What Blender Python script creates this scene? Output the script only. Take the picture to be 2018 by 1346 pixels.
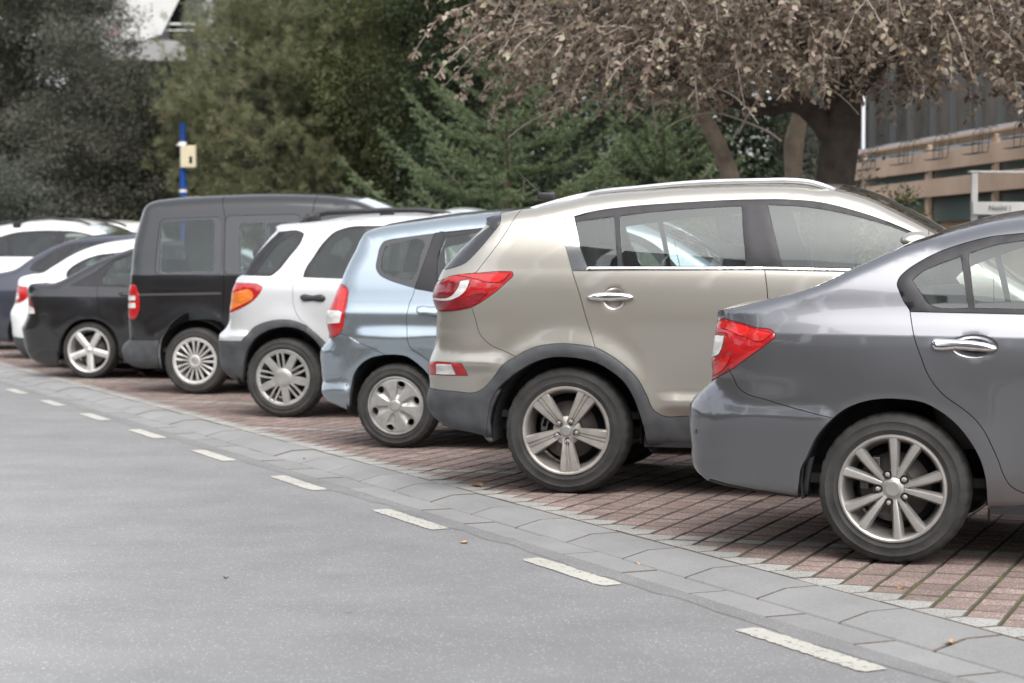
import bpy, bmesh, math, random
import numpy as np
from mathutils import Vector, Matrix
from mathutils.geometry import delaunay_2d_cdt

for _o in list(bpy.data.objects):
    bpy.data.objects.remove(_o)
SC = bpy.context.scene
COL = SC.collection
rad = math.radians

# ------------------------------------------------------------------ camera
cam_data = bpy.data.cameras.new('camera')
cam = bpy.data.objects.new('camera', cam_data)
COL.objects.link(cam)
cam.location = (0.0, 0.0, 1.25)
cam.rotation_euler = (rad(90.0 - 2.19), 0.0, 0.0)
cam_data.sensor_width = 36.0
cam_data.lens = 71.36
cam_data.clip_start = 0.1
cam_data.clip_end = 1000.0
cam_data.dof.use_dof = True
cam_data.dof.focus_distance = 9.2
cam_data.dof.aperture_fstop = 3.5
SC.camera = cam

# ------------------------------------------------------------------ sky, sun, exposure
SUN_EL, SUN_AZ = 54.0, 174.0           # degrees; azimuth clockwise from +Y
world = bpy.data.worlds.new('World')
SC.world = world
world.use_nodes = True
_n, _l = world.node_tree.nodes, world.node_tree.links
_n.clear()
_sky = _n.new('ShaderNodeTexSky')
_sky.sky_type = 'NISHITA'
_sky.sun_disc = False
_sky.sun_elevation = rad(SUN_EL)
_sky.sun_rotation = rad(SUN_AZ)
_sky.air_density = 1.0
_sky.dust_density = 3.5
_sky.ozone_density = 1.0
_hs = _n.new('ShaderNodeHueSaturation')      # an overcast sky: the same brightness, nearly grey
_hs.inputs['Saturation'].default_value = 0.22
_bg = _n.new('ShaderNodeBackground')
_bg.inputs['Strength'].default_value = 0.15
_wo = _n.new('ShaderNodeOutputWorld')
_l.new(_sky.outputs[0], _hs.inputs['Color'])
_l.new(_hs.outputs[0], _bg.inputs['Color'])
_l.new(_bg.outputs[0], _wo.inputs['Surface'])

sun_data = bpy.data.lights.new('sun', 'SUN')
sun_data.energy = 0.6
sun_data.angle = rad(60.0)
sun_data.color = (1.0, 0.97, 0.93)
sun = bpy.data.objects.new('sun', sun_data)
COL.objects.link(sun)
_az, _el = rad(SUN_AZ), rad(SUN_EL)
_d = Vector((math.sin(_az) * math.cos(_el), math.cos(_az) * math.cos(_el), math.sin(_el)))
sun.rotation_euler = _d.to_track_quat('Z', 'Y').to_euler()
sun.location = (0, 0, 40)

SC.view_settings.view_transform = 'Standard'
SC.view_settings.look = 'None'
SC.view_settings.exposure = 1.3
SC.view_settings.gamma = 1.0
SC.view_settings.use_curve_mapping = False
SC.render.engine = 'CYCLES'
SC.cycles.max_bounces = 8
SC.cycles.transparent_max_bounces = 16
SC.cycles.use_denoising = True

# ------------------------------------------------------------------ helpers
def hexc(r, g, b):
    f = lambda c: ((c / 255.0) / 12.92) if c <= 10 else (((c / 255.0) + 0.055) / 1.055) ** 2.4
    return (f(r), f(g), f(b), 1.0)

def tag(o, label=None, category=None, group=None, kind=None):
    if label: o['label'] = label
    if category: o['category'] = category
    if group: o['group'] = group
    if kind: o['kind'] = kind
    return o

def empty(name, loc=(0, 0, 0), rz=0.0, parent=None):
    o = bpy.data.objects.new(name, None)
    o.empty_display_size = 0.2
    COL.objects.link(o)
    o.location = loc
    o.rotation_euler = (0, 0, rz)
    if parent: o.parent = parent
    return o

def obj_from(name, mesh, parent=None, loc=None, scale=None):
    o = bpy.data.objects.new(name, mesh)
    COL.objects.link(o)
    if parent: o.parent = parent
    if loc is not None: o.location = loc
    if scale is not None: o.scale = scale
    return o

def make_mesh(name, verts, faces, mat=None, smooth=False):
    me = bpy.data.meshes.new(name)
    if isinstance(verts, np.ndarray): verts = verts.tolist()
    me.from_pydata(verts, [], faces)
    if mat: me.materials.append(mat)
    if smooth:
        me.polygons.foreach_set('use_smooth', np.ones(len(me.polygons), dtype=bool))
    me.update()
    return me

def mesh_fast(name, V, F, mat=None, smooth=False):
    """V (n,3) float array, F (m,k) int array with one fixed polygon size k"""
    me = bpy.data.meshes.new(name)
    V = np.asarray(V, dtype=np.float32); F = np.asarray(F, dtype=np.int32)
    m, k = F.shape
    me.vertices.add(len(V)); me.vertices.foreach_set('co', V.ravel())
    me.loops.add(m * k); me.loops.foreach_set('vertex_index', F.ravel())
    me.polygons.add(m)
    me.polygons.foreach_set('loop_start', np.arange(0, m * k, k, dtype=np.int32))
    me.polygons.foreach_set('loop_total', np.full(m, k, dtype=np.int32))
    if smooth: me.polygons.foreach_set('use_smooth', np.ones(m, dtype=bool))
    if mat: me.materials.append(mat)
    me.update(calc_edges=True)
    return me

class MB:
    """collects boxes, tubes and lathes into one mesh"""
    def __init__(s): s.v = []; s.f = []
    def add(s, vs, fs):
        b = len(s.v); s.v += [tuple(p) for p in vs]; s.f += [tuple(i + b for i in f) for f in fs]; return s
    def box(s, c, h, M=None, bev=0.0):
        bm = bmesh.new(); bmesh.ops.create_cube(bm, size=1.0)
        for v in bm.verts: v.co = Vector((v.co.x * 2 * h[0], v.co.y * 2 * h[1], v.co.z * 2 * h[2]))
        if bev: bmesh.ops.bevel(bm, geom=list(bm.edges), offset=bev, segments=2, affect='EDGES', profile=0.6)
        T = Matrix.Translation(c) @ (M.to_4x4() if M else Matrix.Identity(4))
        bm.verts.index_update()
        s.add([T @ v.co for v in bm.verts], [[v.index for v in f.verts] for f in bm.faces]); bm.free(); return s
    def tube(s, pts, r, n=6, cap=True):
        P = [Vector(p) for p in pts]; rs = r if isinstance(r, (list, tuple)) else [r] * len(P)
        vs, fs = [], []; up = Vector((0.13, 0.31, 0.94))
        for i, p in enumerate(P):
            t = (P[min(i + 1, len(P) - 1)] - P[max(i - 1, 0)]).normalized()
            a = t.cross(up)
            if a.length < 1e-3: a = t.cross(Vector((1, 0, 0)))
            a.normalize(); b = t.cross(a)
            for k in range(n):
                w = 2 * math.pi * k / n
                vs.append(p + (a * math.cos(w) + b * math.sin(w)) * rs[i])
        for i in range(len(P) - 1):
            for k in range(n):
                fs.append((i * n + k, i * n + (k + 1) % n, (i + 1) * n + (k + 1) % n, (i + 1) * n + k))
        if cap:
            fs.append(tuple(range(n))); fs.append(tuple(range((len(P) - 1) * n, len(P) * n))[::-1])
        return s.add(vs, fs)
    def lathe_y(s, prof, n=48):
        """prof [(r, y)], revolved about the Y axis"""
        vs, fs = [], []; m = len(prof)
        for k in range(n):
            w = 2 * math.pi * k / n
            for r, y in prof: vs.append((r * math.cos(w), y, r * math.sin(w)))
        for k in range(n):
            k2 = (k + 1) % n
            for i in range(m - 1): fs.append((k * m + i, k * m + i + 1, k2 * m + i + 1, k2 * m + i))
        return s.add(vs, fs)
    def mesh(s, name, mat, smooth=False): return make_mesh(name, s.v, s.f, mat, smooth)
    def build(s, name, mat, parent=None, smooth=False, loc=None): return obj_from(name, s.mesh(name, mat, smooth), parent, loc)

# ------------------------------------------------------------------ materials
def mat_base(name):
    m = bpy.data.materials.new(name); m.use_nodes = True
    nt = m.node_tree
    return m, nt, nt.nodes['Principled BSDF']

def pbr(name, col, rough=0.5, metal=0.0, coat=0.0, spec=0.5, noise=None, bump=None, coat_rough=0.03):
    """noise = (scale, amount) mottles the colour, bump = (scale, strength)"""
    m, nt, p = mat_base(name)
    c = tuple(col) + (1.0,) if len(col) == 3 else tuple(col)
    p.inputs['Base Color'].default_value = c
    p.inputs['Roughness'].default_value = rough
    p.inputs['Metallic'].default_value = metal
    p.inputs['Specular IOR Level'].default_value = spec
    p.inputs['Coat Weight'].default_value = coat
    p.inputs['Coat Roughness'].default_value = coat_rough
    N, L = nt.nodes, nt.links
    if noise or bump:
        tc = N.new('ShaderNodeTexCoord')
    if noise:
        t = N.new('ShaderNodeTexNoise'); t.inputs['Scale'].default_value = noise[0]; t.inputs['Detail'].default_value = 6.0
        L.new(tc.outputs['Object'], t.inputs['Vector'])
        mx = N.new('ShaderNodeMix'); mx.data_type = 'RGBA'
        mx.inputs['A'].default_value = tuple(v * (1 - noise[1]) for v in c[:3]) + (1,)
        mx.inputs['B'].default_value = tuple(min(1, v * (1 + noise[1])) for v in c[:3]) + (1,)
        mr = N.new('ShaderNodeMapRange'); mr.inputs['From Min'].default_value = 0.3; mr.inputs['From Max'].default_value = 0.7
        L.new(t.outputs['Fac'], mr.inputs['Value']); L.new(mr.outputs[0], mx.inputs['Factor'])
        L.new(mx.outputs['Result'], p.inputs['Base Color'])
    if bump:
        t2 = N.new('ShaderNodeTexNoise'); t2.inputs['Scale'].default_value = bump[0]; t2.inputs['Detail'].default_value = 5.0
        L.new(tc.outputs['Object'], t2.inputs['Vector'])
        b = N.new('ShaderNodeBump'); b.inputs['Strength'].default_value = bump[1]; b.inputs['Distance'].default_value = 0.01
        L.new(t2.outputs['Fac'], b.inputs['Height']); L.new(b.outputs[0], p.inputs['Normal'])
    return m

def paint(name, col, metal=0.5, rough=0.38, dirt=(0.16, 0.145, 0.125), dirt_amt=0.42, coat=1.0):
    """car paint: flaked base under clear coat, with road dust low on the body and a little over all of it"""
    m, nt, p = mat_base(name); N, L = nt.nodes, nt.links
    p.inputs['Metallic'].default_value = metal
    p.inputs['Coat Weight'].default_value = coat
    p.inputs['Coat Roughness'].default_value = 0.03
    tc = N.new('ShaderNodeTexCoord')
    sep = N.new('ShaderNodeSeparateXYZ'); L.new(tc.outputs['Object'], sep.inputs[0])
    low = N.new('ShaderNodeMapRange'); low.inputs['From Min'].default_value = 0.62; low.inputs['From Max'].default_value = 0.22
    L.new(sep.outputs['Z'], low.inputs['Value'])
    n1 = N.new('ShaderNodeTexNoise'); n1.inputs['Scale'].default_value = 5.0; n1.inputs['Detail'].default_value = 8.0; n1.inputs['Roughness'].default_value = 0.7
    L.new(tc.outputs['Object'], n1.inputs['Vector'])
    mul = N.new('ShaderNodeMath'); mul.operation = 'MULTIPLY'; L.new(low.outputs[0], mul.inputs[0]); L.new(n1.outputs['Fac'], mul.inputs[1])
    n2 = N.new('ShaderNodeTexNoise'); n2.inputs['Scale'].default_value = 60.0; n2.inputs['Detail'].default_value = 4.0
    L.new(tc.outputs['Object'], n2.inputs['Vector'])
    sp = N.new('ShaderNodeMapRange'); sp.inputs['From Min'].default_value = 0.52; sp.inputs['From Max'].default_value = 0.8; sp.inputs['To Max'].default_value = 0.012
    L.new(n2.outputs['Fac'], sp.inputs['Value'])
    add = N.new('ShaderNodeMath'); add.operation = 'MULTIPLY_ADD'; add.inputs[1].default_value = dirt_amt
    L.new(mul.outputs[0], add.inputs[0]); L.new(sp.outputs[0], add.inputs[2])
    mx = N.new('ShaderNodeMix'); mx.data_type = 'RGBA'
    mx.inputs['A'].default_value = tuple(col) + (1,); mx.inputs['B'].default_value = tuple(dirt) + (1,)
    L.new(add.outputs[0], mx.inputs['Factor']); L.new(mx.outputs['Result'], p.inputs['Base Color'])
    r = N.new('ShaderNodeMath'); r.operation = 'MULTIPLY_ADD'; r.inputs[1].default_value = 0.4; r.inputs[2].default_value = rough
    L.new(add.outputs[0], r.inputs[0]); L.new(r.outputs[0], p.inputs['Roughness'])
    cw = N.new('ShaderNodeMath'); cw.operation = 'MULTIPLY_ADD'; cw.inputs[1].default_value = -0.8; cw.inputs[2].default_value = coat
    L.new(add.outputs[0], cw.inputs[0]); L.new(cw.outputs[0], p.inputs['Coat Weight'])
    cr = N.new('ShaderNodeMath'); cr.operation = 'MULTIPLY_ADD'; cr.inputs[1].default_value = 0.22; cr.inputs[2].default_value = 0.035
    L.new(add.outputs[0], cr.inputs[0]); L.new(cr.outputs[0], p.inputs['Coat Roughness'])
    return m

def glass_mat(name, tint=(0.62, 0.70, 0.68), refl=1.5, base=0.02):
    m = bpy.data.materials.new(name); m.use_nodes = True
    nt = m.node_tree; N, L = nt.nodes, nt.links
    N.clear()
    out = N.new('ShaderNodeOutputMaterial')
    tr = N.new('ShaderNodeBsdfTransparent'); tr.inputs['Color'].default_value = tuple(tint) + (1,)
    gl = N.new('ShaderNodeBsdfGlossy'); gl.inputs['Roughness'].default_value = 0.012; gl.inputs['Color'].default_value = (0.95, 1.0, 1.0, 1)
    fr = N.new('ShaderNodeFresnel'); fr.inputs['IOR'].default_value = 1.52
    ml = N.new('ShaderNodeMath'); ml.operation = 'MULTIPLY_ADD'; ml.inputs[1].default_value = refl; ml.inputs[2].default_value = base; ml.use_clamp = True
    L.new(fr.outputs[0], ml.inputs[0])
    mx = N.new('ShaderNodeMixShader')
    L.new(ml.outputs[0], mx.inputs[0]); L.new(tr.outputs[0], mx.inputs[1]); L.new(gl.outputs[0], mx.inputs[2])
    # a film of dust, thicker towards nothing in particular
    tc = N.new('ShaderNodeTexCoord'); nz = N.new('ShaderNodeTexNoise'); nz.inputs['Scale'].default_value = 7.0; nz.inputs['Detail'].default_value = 7.0
    L.new(tc.outputs['Object'], nz.inputs['Vector'])
    mr = N.new('ShaderNodeMapRange'); mr.inputs['From Min'].default_value = 0.35; mr.inputs['From Max'].default_value = 0.8; mr.inputs['To Max'].default_value = 0.05; mr.inputs['To Min'].default_value = 0.006
    L.new(nz.outputs['Fac'], mr.inputs['Value'])
    df = N.new('ShaderNodeBsdfDiffuse'); df.inputs['Color'].default_value = (0.28, 0.28, 0.26, 1)
    m2 = N.new('ShaderNodeMixShader')
    L.new(mr.outputs[0], m2.inputs[0]); L.new(mx.outputs[0], m2.inputs[1]); L.new(df.outputs[0], m2.inputs[2])
    L.new(m2.outputs[0], out.inputs['Surface'])
    return m

def lamp_mat(name, col, cell=0.0):
    """moulded lamp lens: coloured plastic over ribbed reflectors"""
    m, nt, p = mat_base(name); N, L = nt.nodes, nt.links
    p.inputs['Roughness'].default_value = 0.28
    p.inputs['Coat Weight'].default_value = 1.0
    p.inputs['Coat Roughness'].default_value = 0.02
    tc = N.new('ShaderNodeTexCoord')
    v = N.new('ShaderNodeTexNoise'); v.inputs['Scale'].default_value = 14.0; v.inputs['Detail'].default_value = 1.0
    mp = N.new('ShaderNodeMapping'); mp.inputs['Scale'].default_value = (1.0, 1.0, 2.4)
    L.new(tc.outputs['Object'], mp.inputs[0]); L.new(mp.outputs[0], v.inputs['Vector'])
    mr = N.new('ShaderNodeMapRange'); mr.inputs['From Min'].default_value = 0.42; mr.inputs['From Max'].default_value = 0.60
    L.new(v.outputs['Fac'], mr.inputs['Value'])
    mx = N.new('ShaderNodeMix'); mx.data_type = 'RGBA'
    mx.inputs['A'].default_value = tuple(c * 0.78 for c in col) + (1,); mx.inputs['B'].default_value = tuple(col) + (1,)
    L.new(mr.outputs[0], mx.inputs['Factor']); L.new(mx.outputs['Result'], p.inputs['Base Color'])
    if cell:
        w = N.new('ShaderNodeTexVoronoi'); w.inputs['Scale'].default_value = cell; w.distance = 'CHEBYCHEV'
        L.new(tc.outputs['Object'], w.inputs['Vector'])
        b = N.new('ShaderNodeBump'); b.inputs['Strength'].default_value = 0.35; b.inputs['Distance'].default_value = 0.004
        L.new(w.outputs['Distance'], b.inputs['Height']); L.new(b.outputs[0], p.inputs['Normal'])
    return m

M = {}
M['rubber'] = pbr('tyre_rubber', (0.026, 0.025, 0.024), 0.8, noise=(9.0, 0.45), bump=(90.0, 0.25))
M['alloy'] = pbr('alloy', (0.44, 0.425, 0.405), 0.36, metal=0.75, noise=(14.0, 0.14))
M['alloy_dusty'] = pbr('alloy_dusty', (0.35, 0.325, 0.30), 0.42, metal=0.6, noise=(10.0, 0.25))
M['hubcap'] = pbr('hubcap', (0.36, 0.355, 0.34), 0.34, metal=0.55, noise=(12.0, 0.2))
M['cap_grey'] = pbr('cap_grey', (0.33, 0.325, 0.315), 0.35, metal=0.6, noise=(14.0, 0.15))
M['alloy_bright'] = pbr('alloy_bright', (0.62, 0.61, 0.59), 0.3, metal=0.55, noise=(14.0, 0.12))
M['chrome'] = pbr('chrome', (0.85, 0.85, 0.86), 0.06, metal=1.0)
M['silver'] = pbr('satin_silver', (0.62, 0.63, 0.64), 0.3, metal=0.7)
M['steel'] = pbr('dull_steel', (0.12, 0.11, 0.105), 0.5, metal=0.8)
M['black'] = pbr('black_plastic', (0.016, 0.016, 0.018), 0.45, noise=(30.0, 0.2))
M['well'] = pbr('arch_liner', (0.012, 0.012, 0.012), 0.9, bump=(60, 0.3))
M['cladding'] = pbr('grey_plastic_cladding', (0.052, 0.054, 0.058), 0.52, noise=(11.0, 0.22), bump=(350, 0.12))
M['trim'] = pbr('window_trim', (0.022, 0.021, 0.024), 0.42, spec=0.3, noise=(9.0, 0.2))
M['gloss_black'] = pbr('gloss_black', (0.012, 0.012, 0.014), 0.12, coat=1.0)
M['liner_pale'] = pbr('pale_liner', (0.42, 0.44, 0.42), 0.8)
M['cabin'] = pbr('cabin_plastic', (0.05, 0.05, 0.052), 0.7)
M['seat_dark'] = pbr('seat_dark', (0.045, 0.043, 0.042), 0.85, bump=(220, 0.3))
M['seat_grey'] = pbr('seat_grey', (0.16, 0.155, 0.15), 0.85, bump=(220, 0.3))
M['glass'] = glass_mat('car_glass', (0.74, 0.80, 0.775), 1.1, 0.01)
M['glass_dark'] = glass_mat('privacy_glass', (0.30, 0.34, 0.33), 1.1, 0.01)
M['red'] = lamp_mat('red_lens', (0.40, 0.006, 0.009))
M['red_dark'] = lamp_mat('dark_red_lens', (0.19, 0.004, 0.010), 120.0)
M['red_bright'] = lamp_mat('bright_red_lens', (0.58, 0.012, 0.010))
M['amber'] = lamp_mat('amber_lens', (0.62, 0.16, 0.02), 90.0)
M['clear'] = lamp_mat('clear_lens', (0.62, 0.60, 0.58), 110.0)
# ------------------------------------------------------------------ the ground
ANG = rad(21.4)                                     # the paving runs at 45 degrees to the road
G1 = Vector((math.sin(ANG), math.cos(ANG), 0)); G2 = Vector((math.cos(ANG), -math.sin(ANG), 0))
UD = (G1 - G2).normalized(); ND = (G1 + G2).normalized()   # along the road / away from the road
def road_pt(u, n, z=0.0): return UD * u + ND * n + Vector((0, 0, z))
ZR = -0.035                                         # the road lies this far below the paving
random.seed(7); rng = np.random.default_rng(7)

def speckle(name, c0, c1, spots, rough, scale=260.0, bump=0.4, island=0.0, big=0.12, spot_amt=0.5, dirt=None):
    """stone or asphalt: grain between two colours, pale chips, slow stains; island = tone from piece to piece"""
    m, nt, p = mat_base(name); N, L = nt.nodes, nt.links
    p.inputs['Roughness'].default_value = rough
    p.inputs['Specular IOR Level'].default_value = 0.35
    tc = N.new('ShaderNodeTexCoord'); ge = N.new('ShaderNodeNewGeometry')
    a = N.new('ShaderNodeTexNoise'); a.inputs['Scale'].default_value = scale; a.inputs['Detail'].default_value = 3.0
    L.new(ge.outputs['Position'], a.inputs['Vector'])
    mr = N.new('ShaderNodeMapRange'); mr.inputs['From Min'].default_value = 0.35; mr.inputs['From Max'].default_value = 0.65
    L.new(a.outputs['Fac'], mr.inputs['Value'])
    mx = N.new('ShaderNodeMix'); mx.data_type = 'RGBA'
    mx.inputs['A'].default_value = tuple(c0) + (1,); mx.inputs['B'].default_value = tuple(c1) + (1,)
    L.new(mr.outputs[0], mx.inputs['Factor'])
    v = N.new('ShaderNodeTexVoronoi'); v.inputs['Scale'].default_value = scale * 0.55
    L.new(ge.outputs['Position'], v.inputs['Vector'])
    wn = N.new('ShaderNodeTexWhiteNoise'); L.new(v.outputs['Position'], wn.inputs['Vector'])
    gt = N.new('ShaderNodeMath'); gt.operation = 'GREATER_THAN'; gt.inputs[1].default_value = 1 - spot_amt
    L.new(wn.outputs['Value'], gt.inputs[0])
    lt = N.new('ShaderNodeMath'); lt.operation = 'LESS_THAN'; lt.inputs[1].default_value = 0.42
    L.new(v.outputs['Distance'], lt.inputs[0])
    ml = N.new('ShaderNodeMath'); ml.operation = 'MULTIPLY'; L.new(gt.outputs[0], ml.inputs[0]); L.new(lt.outputs[0], ml.inputs[1])
    m2 = N.new('ShaderNodeMix'); m2.data_type = 'RGBA'; m2.inputs['B'].default_value = tuple(spots) + (1,)
    L.new(ml.outputs[0], m2.inputs['Factor']); L.new(mx.outputs['Result'], m2.inputs['A'])
    b = N.new('ShaderNodeTexNoise'); b.inputs['Scale'].default_value = 1.7; b.inputs['Detail'].default_value = 7.0; b.inputs['Roughness'].default_value = 0.65
    L.new(ge.outputs['Position'], b.inputs['Vector'])
    rg = N.new('ShaderNodeMapRange'); rg.inputs['From Min'].default_value = 0.3; rg.inputs['From Max'].default_value = 0.7
    rg.inputs['To Min'].default_value = 1 - big; rg.inputs['To Max'].default_value = 1 + big
    L.new(b.outputs['Fac'], rg.inputs['Value'])
    val = rg.outputs[0]
    if island:
        oi = N.new('ShaderNodeObjectInfo')
        ad = N.new('ShaderNodeMath'); ad.operation = 'ADD'; L.new(oi.outputs['Random'], ad.inputs[0]); L.new(ge.outputs['Random Per Island'], ad.inputs[1])
        fr = N.new('ShaderNodeMath'); fr.operation = 'FRACT'; L.new(ad.outputs[0], fr.inputs[0])
        r2 = N.new('ShaderNodeMapRange'); r2.inputs['To Min'].default_value = 1 - island; r2.inputs['To Max'].default_value = 1 + island
        L.new(fr.outputs[0], r2.inputs['Value'])
        mm_ = N.new('ShaderNodeMath'); mm_.operation = 'MULTIPLY'; L.new(val, mm_.inputs[0]); L.new(r2.outputs[0], mm_.inputs[1]); val = mm_.outputs[0]
    sc = N.new('ShaderNodeVectorMath'); sc.operation = 'SCALE'
    L.new(m2.outputs['Result'], sc.inputs[0]); L.new(val, sc.inputs['Scale'])
    L.new(sc.outputs[0], p.inputs['Base Color'])
    if name == 'asphalt':                              # old gum and oil spots, tyre-polished bands along the road
        gv = N.new('ShaderNodeTexVoronoi'); gv.inputs['Scale'].default_value = 2.6; L.new(ge.outputs['Position'], gv.inputs['Vector'])
        gw = N.new('ShaderNodeTexWhiteNoise'); L.new(gv.outputs['Position'], gw.inputs['Vector'])
        gm = N.new('ShaderNodeMath'); gm.operation = 'MULTIPLY'; gm.inputs[1].default_value = 0.055; L.new(gw.outputs['Value'], gm.inputs[0])
        gn = N.new('ShaderNodeMath'); gn.operation = 'MULTIPLY_ADD'; gn.inputs[1].default_value = 0.03; L.new(a.outputs['Fac'], gn.inputs[0]); L.new(gv.outputs['Distance'], gn.inputs[2])
        gl = N.new('ShaderNodeMath'); gl.operation = 'LESS_THAN'; L.new(gn.outputs[0], gl.inputs[0]); L.new(gm.outputs[0], gl.inputs[1])
        gx = N.new('ShaderNodeMix'); gx.data_type = 'RGBA'; gx.inputs['B'].default_value = (0.085, 0.083, 0.08, 1)
        gf = N.new('ShaderNodeMath'); gf.operation = 'MULTIPLY'; gf.inputs[1].default_value = 0.55; L.new(gl.outputs[0], gf.inputs[0])
        L.new(gf.outputs[0], gx.inputs['Factor']); L.new(sc.outputs[0], gx.inputs['A'])
        rot = N.new('ShaderNodeMapping'); rot.inputs['Rotation'].default_value = (0, 0, -math.atan2(UD.y, UD.x)); rot.inputs['Scale'].default_value = (0.10, 1.1, 1)
        rot.vector_type = 'POINT'; L.new(ge.outputs['Position'], rot.inputs[0])
        wv = N.new('ShaderNodeTexNoise'); wv.inputs['Scale'].default_value = 1.0; wv.inputs['Detail'].default_value = 4.0; L.new(rot.outputs[0], wv.inputs['Vector'])
        wr = N.new('ShaderNodeMapRange'); wr.inputs['From Min'].default_value = 0.3; wr.inputs['From Max'].default_value = 0.7; wr.inputs['To Min'].default_value = 0.965; wr.inputs['To Max'].default_value = 1.035
        L.new(wv.outputs['Fac'], wr.inputs['Value'])
        s2 = N.new('ShaderNodeVectorMath'); s2.operation = 'SCALE'; L.new(gx.outputs['Result'], s2.inputs[0]); L.new(wr.outputs[0], s2.inputs['Scale'])
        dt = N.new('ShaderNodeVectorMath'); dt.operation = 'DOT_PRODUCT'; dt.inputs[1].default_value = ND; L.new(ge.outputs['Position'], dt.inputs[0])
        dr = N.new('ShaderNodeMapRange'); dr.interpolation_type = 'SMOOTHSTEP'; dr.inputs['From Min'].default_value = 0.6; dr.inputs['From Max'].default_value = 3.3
        dr.inputs['To Min'].default_value = 1.12; dr.inputs['To Max'].default_value = 0.90; L.new(dt.outputs['Value'], dr.inputs['Value'])   # colour scaled across the road: paler out in the lane, darker towards the kerb
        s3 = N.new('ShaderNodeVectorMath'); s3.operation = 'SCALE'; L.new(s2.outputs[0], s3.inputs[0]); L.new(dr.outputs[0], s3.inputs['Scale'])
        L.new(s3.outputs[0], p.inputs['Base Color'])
    bp = N.new('ShaderNodeBump'); bp.inputs['Strength'].default_value = bump; bp.inputs['Distance'].default_value = 0.003
    L.new(a.outputs['Fac'], bp.inputs['Height']); L.new(bp.outputs[0], p.inputs['Normal'])
    return m

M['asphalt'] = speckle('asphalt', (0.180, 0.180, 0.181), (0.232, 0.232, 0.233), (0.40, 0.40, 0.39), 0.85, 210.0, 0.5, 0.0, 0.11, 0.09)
M['asphalt_edge'] = speckle('asphalt_edge', (0.148, 0.146, 0.144), (0.205, 0.203, 0.200), (0.30, 0.30, 0.29), 0.85, 210.0, 0.5, 0.0, 0.14, 0.16)
M['line'] = speckle('line_paint', (0.36, 0.35, 0.315), (0.45, 0.44, 0.395), (0.21, 0.205, 0.195), 0.75, 90.0, 0.3, 0.0, 0.14, 0.20)
M['kerb'] = speckle('kerb_stone', (0.205, 0.204, 0.203), (0.25, 0.249, 0.247), (0.19, 0.19, 0.185), 0.75, 160.0, 0.25, 0.07, 0.13, 0.2)
M['red_paver'] = speckle('red_paver', (0.160, 0.110, 0.097), (0.225, 0.163, 0.146), (0.38, 0.335, 0.305), 0.85, 230.0, 0.5, 0.17, 0.18, 0.42)
M['white_paver'] = speckle('white_paver', (0.25, 0.245, 0.228), (0.36, 0.355, 0.335), (0.09, 0.09, 0.085), 0.85, 230.0, 0.5, 0.10, 0.15, 0.30)
M['paver_edge'] = speckle('dirty_paver_edge', (0.080, 0.064, 0.052), (0.120, 0.097, 0.081), (0.15, 0.125, 0.105), 0.95, 160.0, 0.5, 0.0, 0.25, 0.2)
M['soil'] = speckle('soil', (0.030, 0.024, 0.017), (0.055, 0.043, 0.030), (0.09, 0.07, 0.05), 0.95, 60.0, 0.8, 0.0, 0.3, 0.2)

def moss_mat():
    m, nt, p = mat_base('mossy_joint'); N, L = nt.nodes, nt.links
    p.inputs['Roughness'].default_value = 0.95
    ge = N.new('ShaderNodeNewGeometry')
    a = N.new('ShaderNodeTexNoise'); a.inputs['Scale'].default_value = 2.2; a.inputs['Detail'].default_value = 5.0
    L.new(ge.outputs['Position'], a.inputs['Vector'])
    # moss grows where it is damp: more of it near the road edge of the bays at this end of the street
    sep = N.new('ShaderNodeSeparateXYZ'); L.new(ge.outputs['Position'], sep.inputs[0])
    gr = N.new('ShaderNodeMapRange'); gr.inputs['From Min'].default_value = 9.5; gr.inputs['From Max'].default_value = 7.0
    gr.inputs['To Min'].default_value = -0.06; gr.inputs['To Max'].default_value = 0.12
    L.new(sep.outputs['Y'], gr.inputs['Value'])
    ad = N.new('ShaderNodeMath'); ad.operation = 'ADD'; L.new(a.outputs['Fac'], ad.inputs[0]); L.new(gr.outputs[0], ad.inputs[1])
    rp = N.new('ShaderNodeValToRGB')
    rp.color_ramp.elements[0].position = 0.50; rp.color_ramp.elements[0].color = (0.035, 0.029, 0.021, 1)
    rp.color_ramp.elements[1].position = 0.70; rp.color_ramp.elements[1].color = (0.072, 0.082, 0.020, 1)
    L.new(ad.outputs[0], rp.inputs[0])
    b = N.new('ShaderNodeTexNoise'); b.inputs['Scale'].default_value = 180.0; L.new(ge.outputs['Position'], b.inputs['Vector'])
    sc = N.new('ShaderNodeVectorMath'); sc.operation = 'SCALE'
    r2 = N.new('ShaderNodeMapRange'); r2.inputs['To Min'].default_value = 0.5; r2.inputs['To Max'].default_value = 1.5; L.new(b.outputs['Fac'], r2.inputs['Value'])
    L.new(rp.outputs[0], sc.inputs[0]); L.new(r2.outputs[0], sc.inputs['Scale']); L.new(sc.outputs[0], p.inputs['Base Color'])
    bp = N.new('ShaderNodeBump'); bp.inputs['Strength'].default_value = 0.8; bp.inputs['Distance'].default_value = 0.004
    L.new(b.outputs['Fac'], bp.inputs['Height']); L.new(bp.outputs[0], p.inputs['Normal'])
    return m
M['moss'] = moss_mat()

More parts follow.
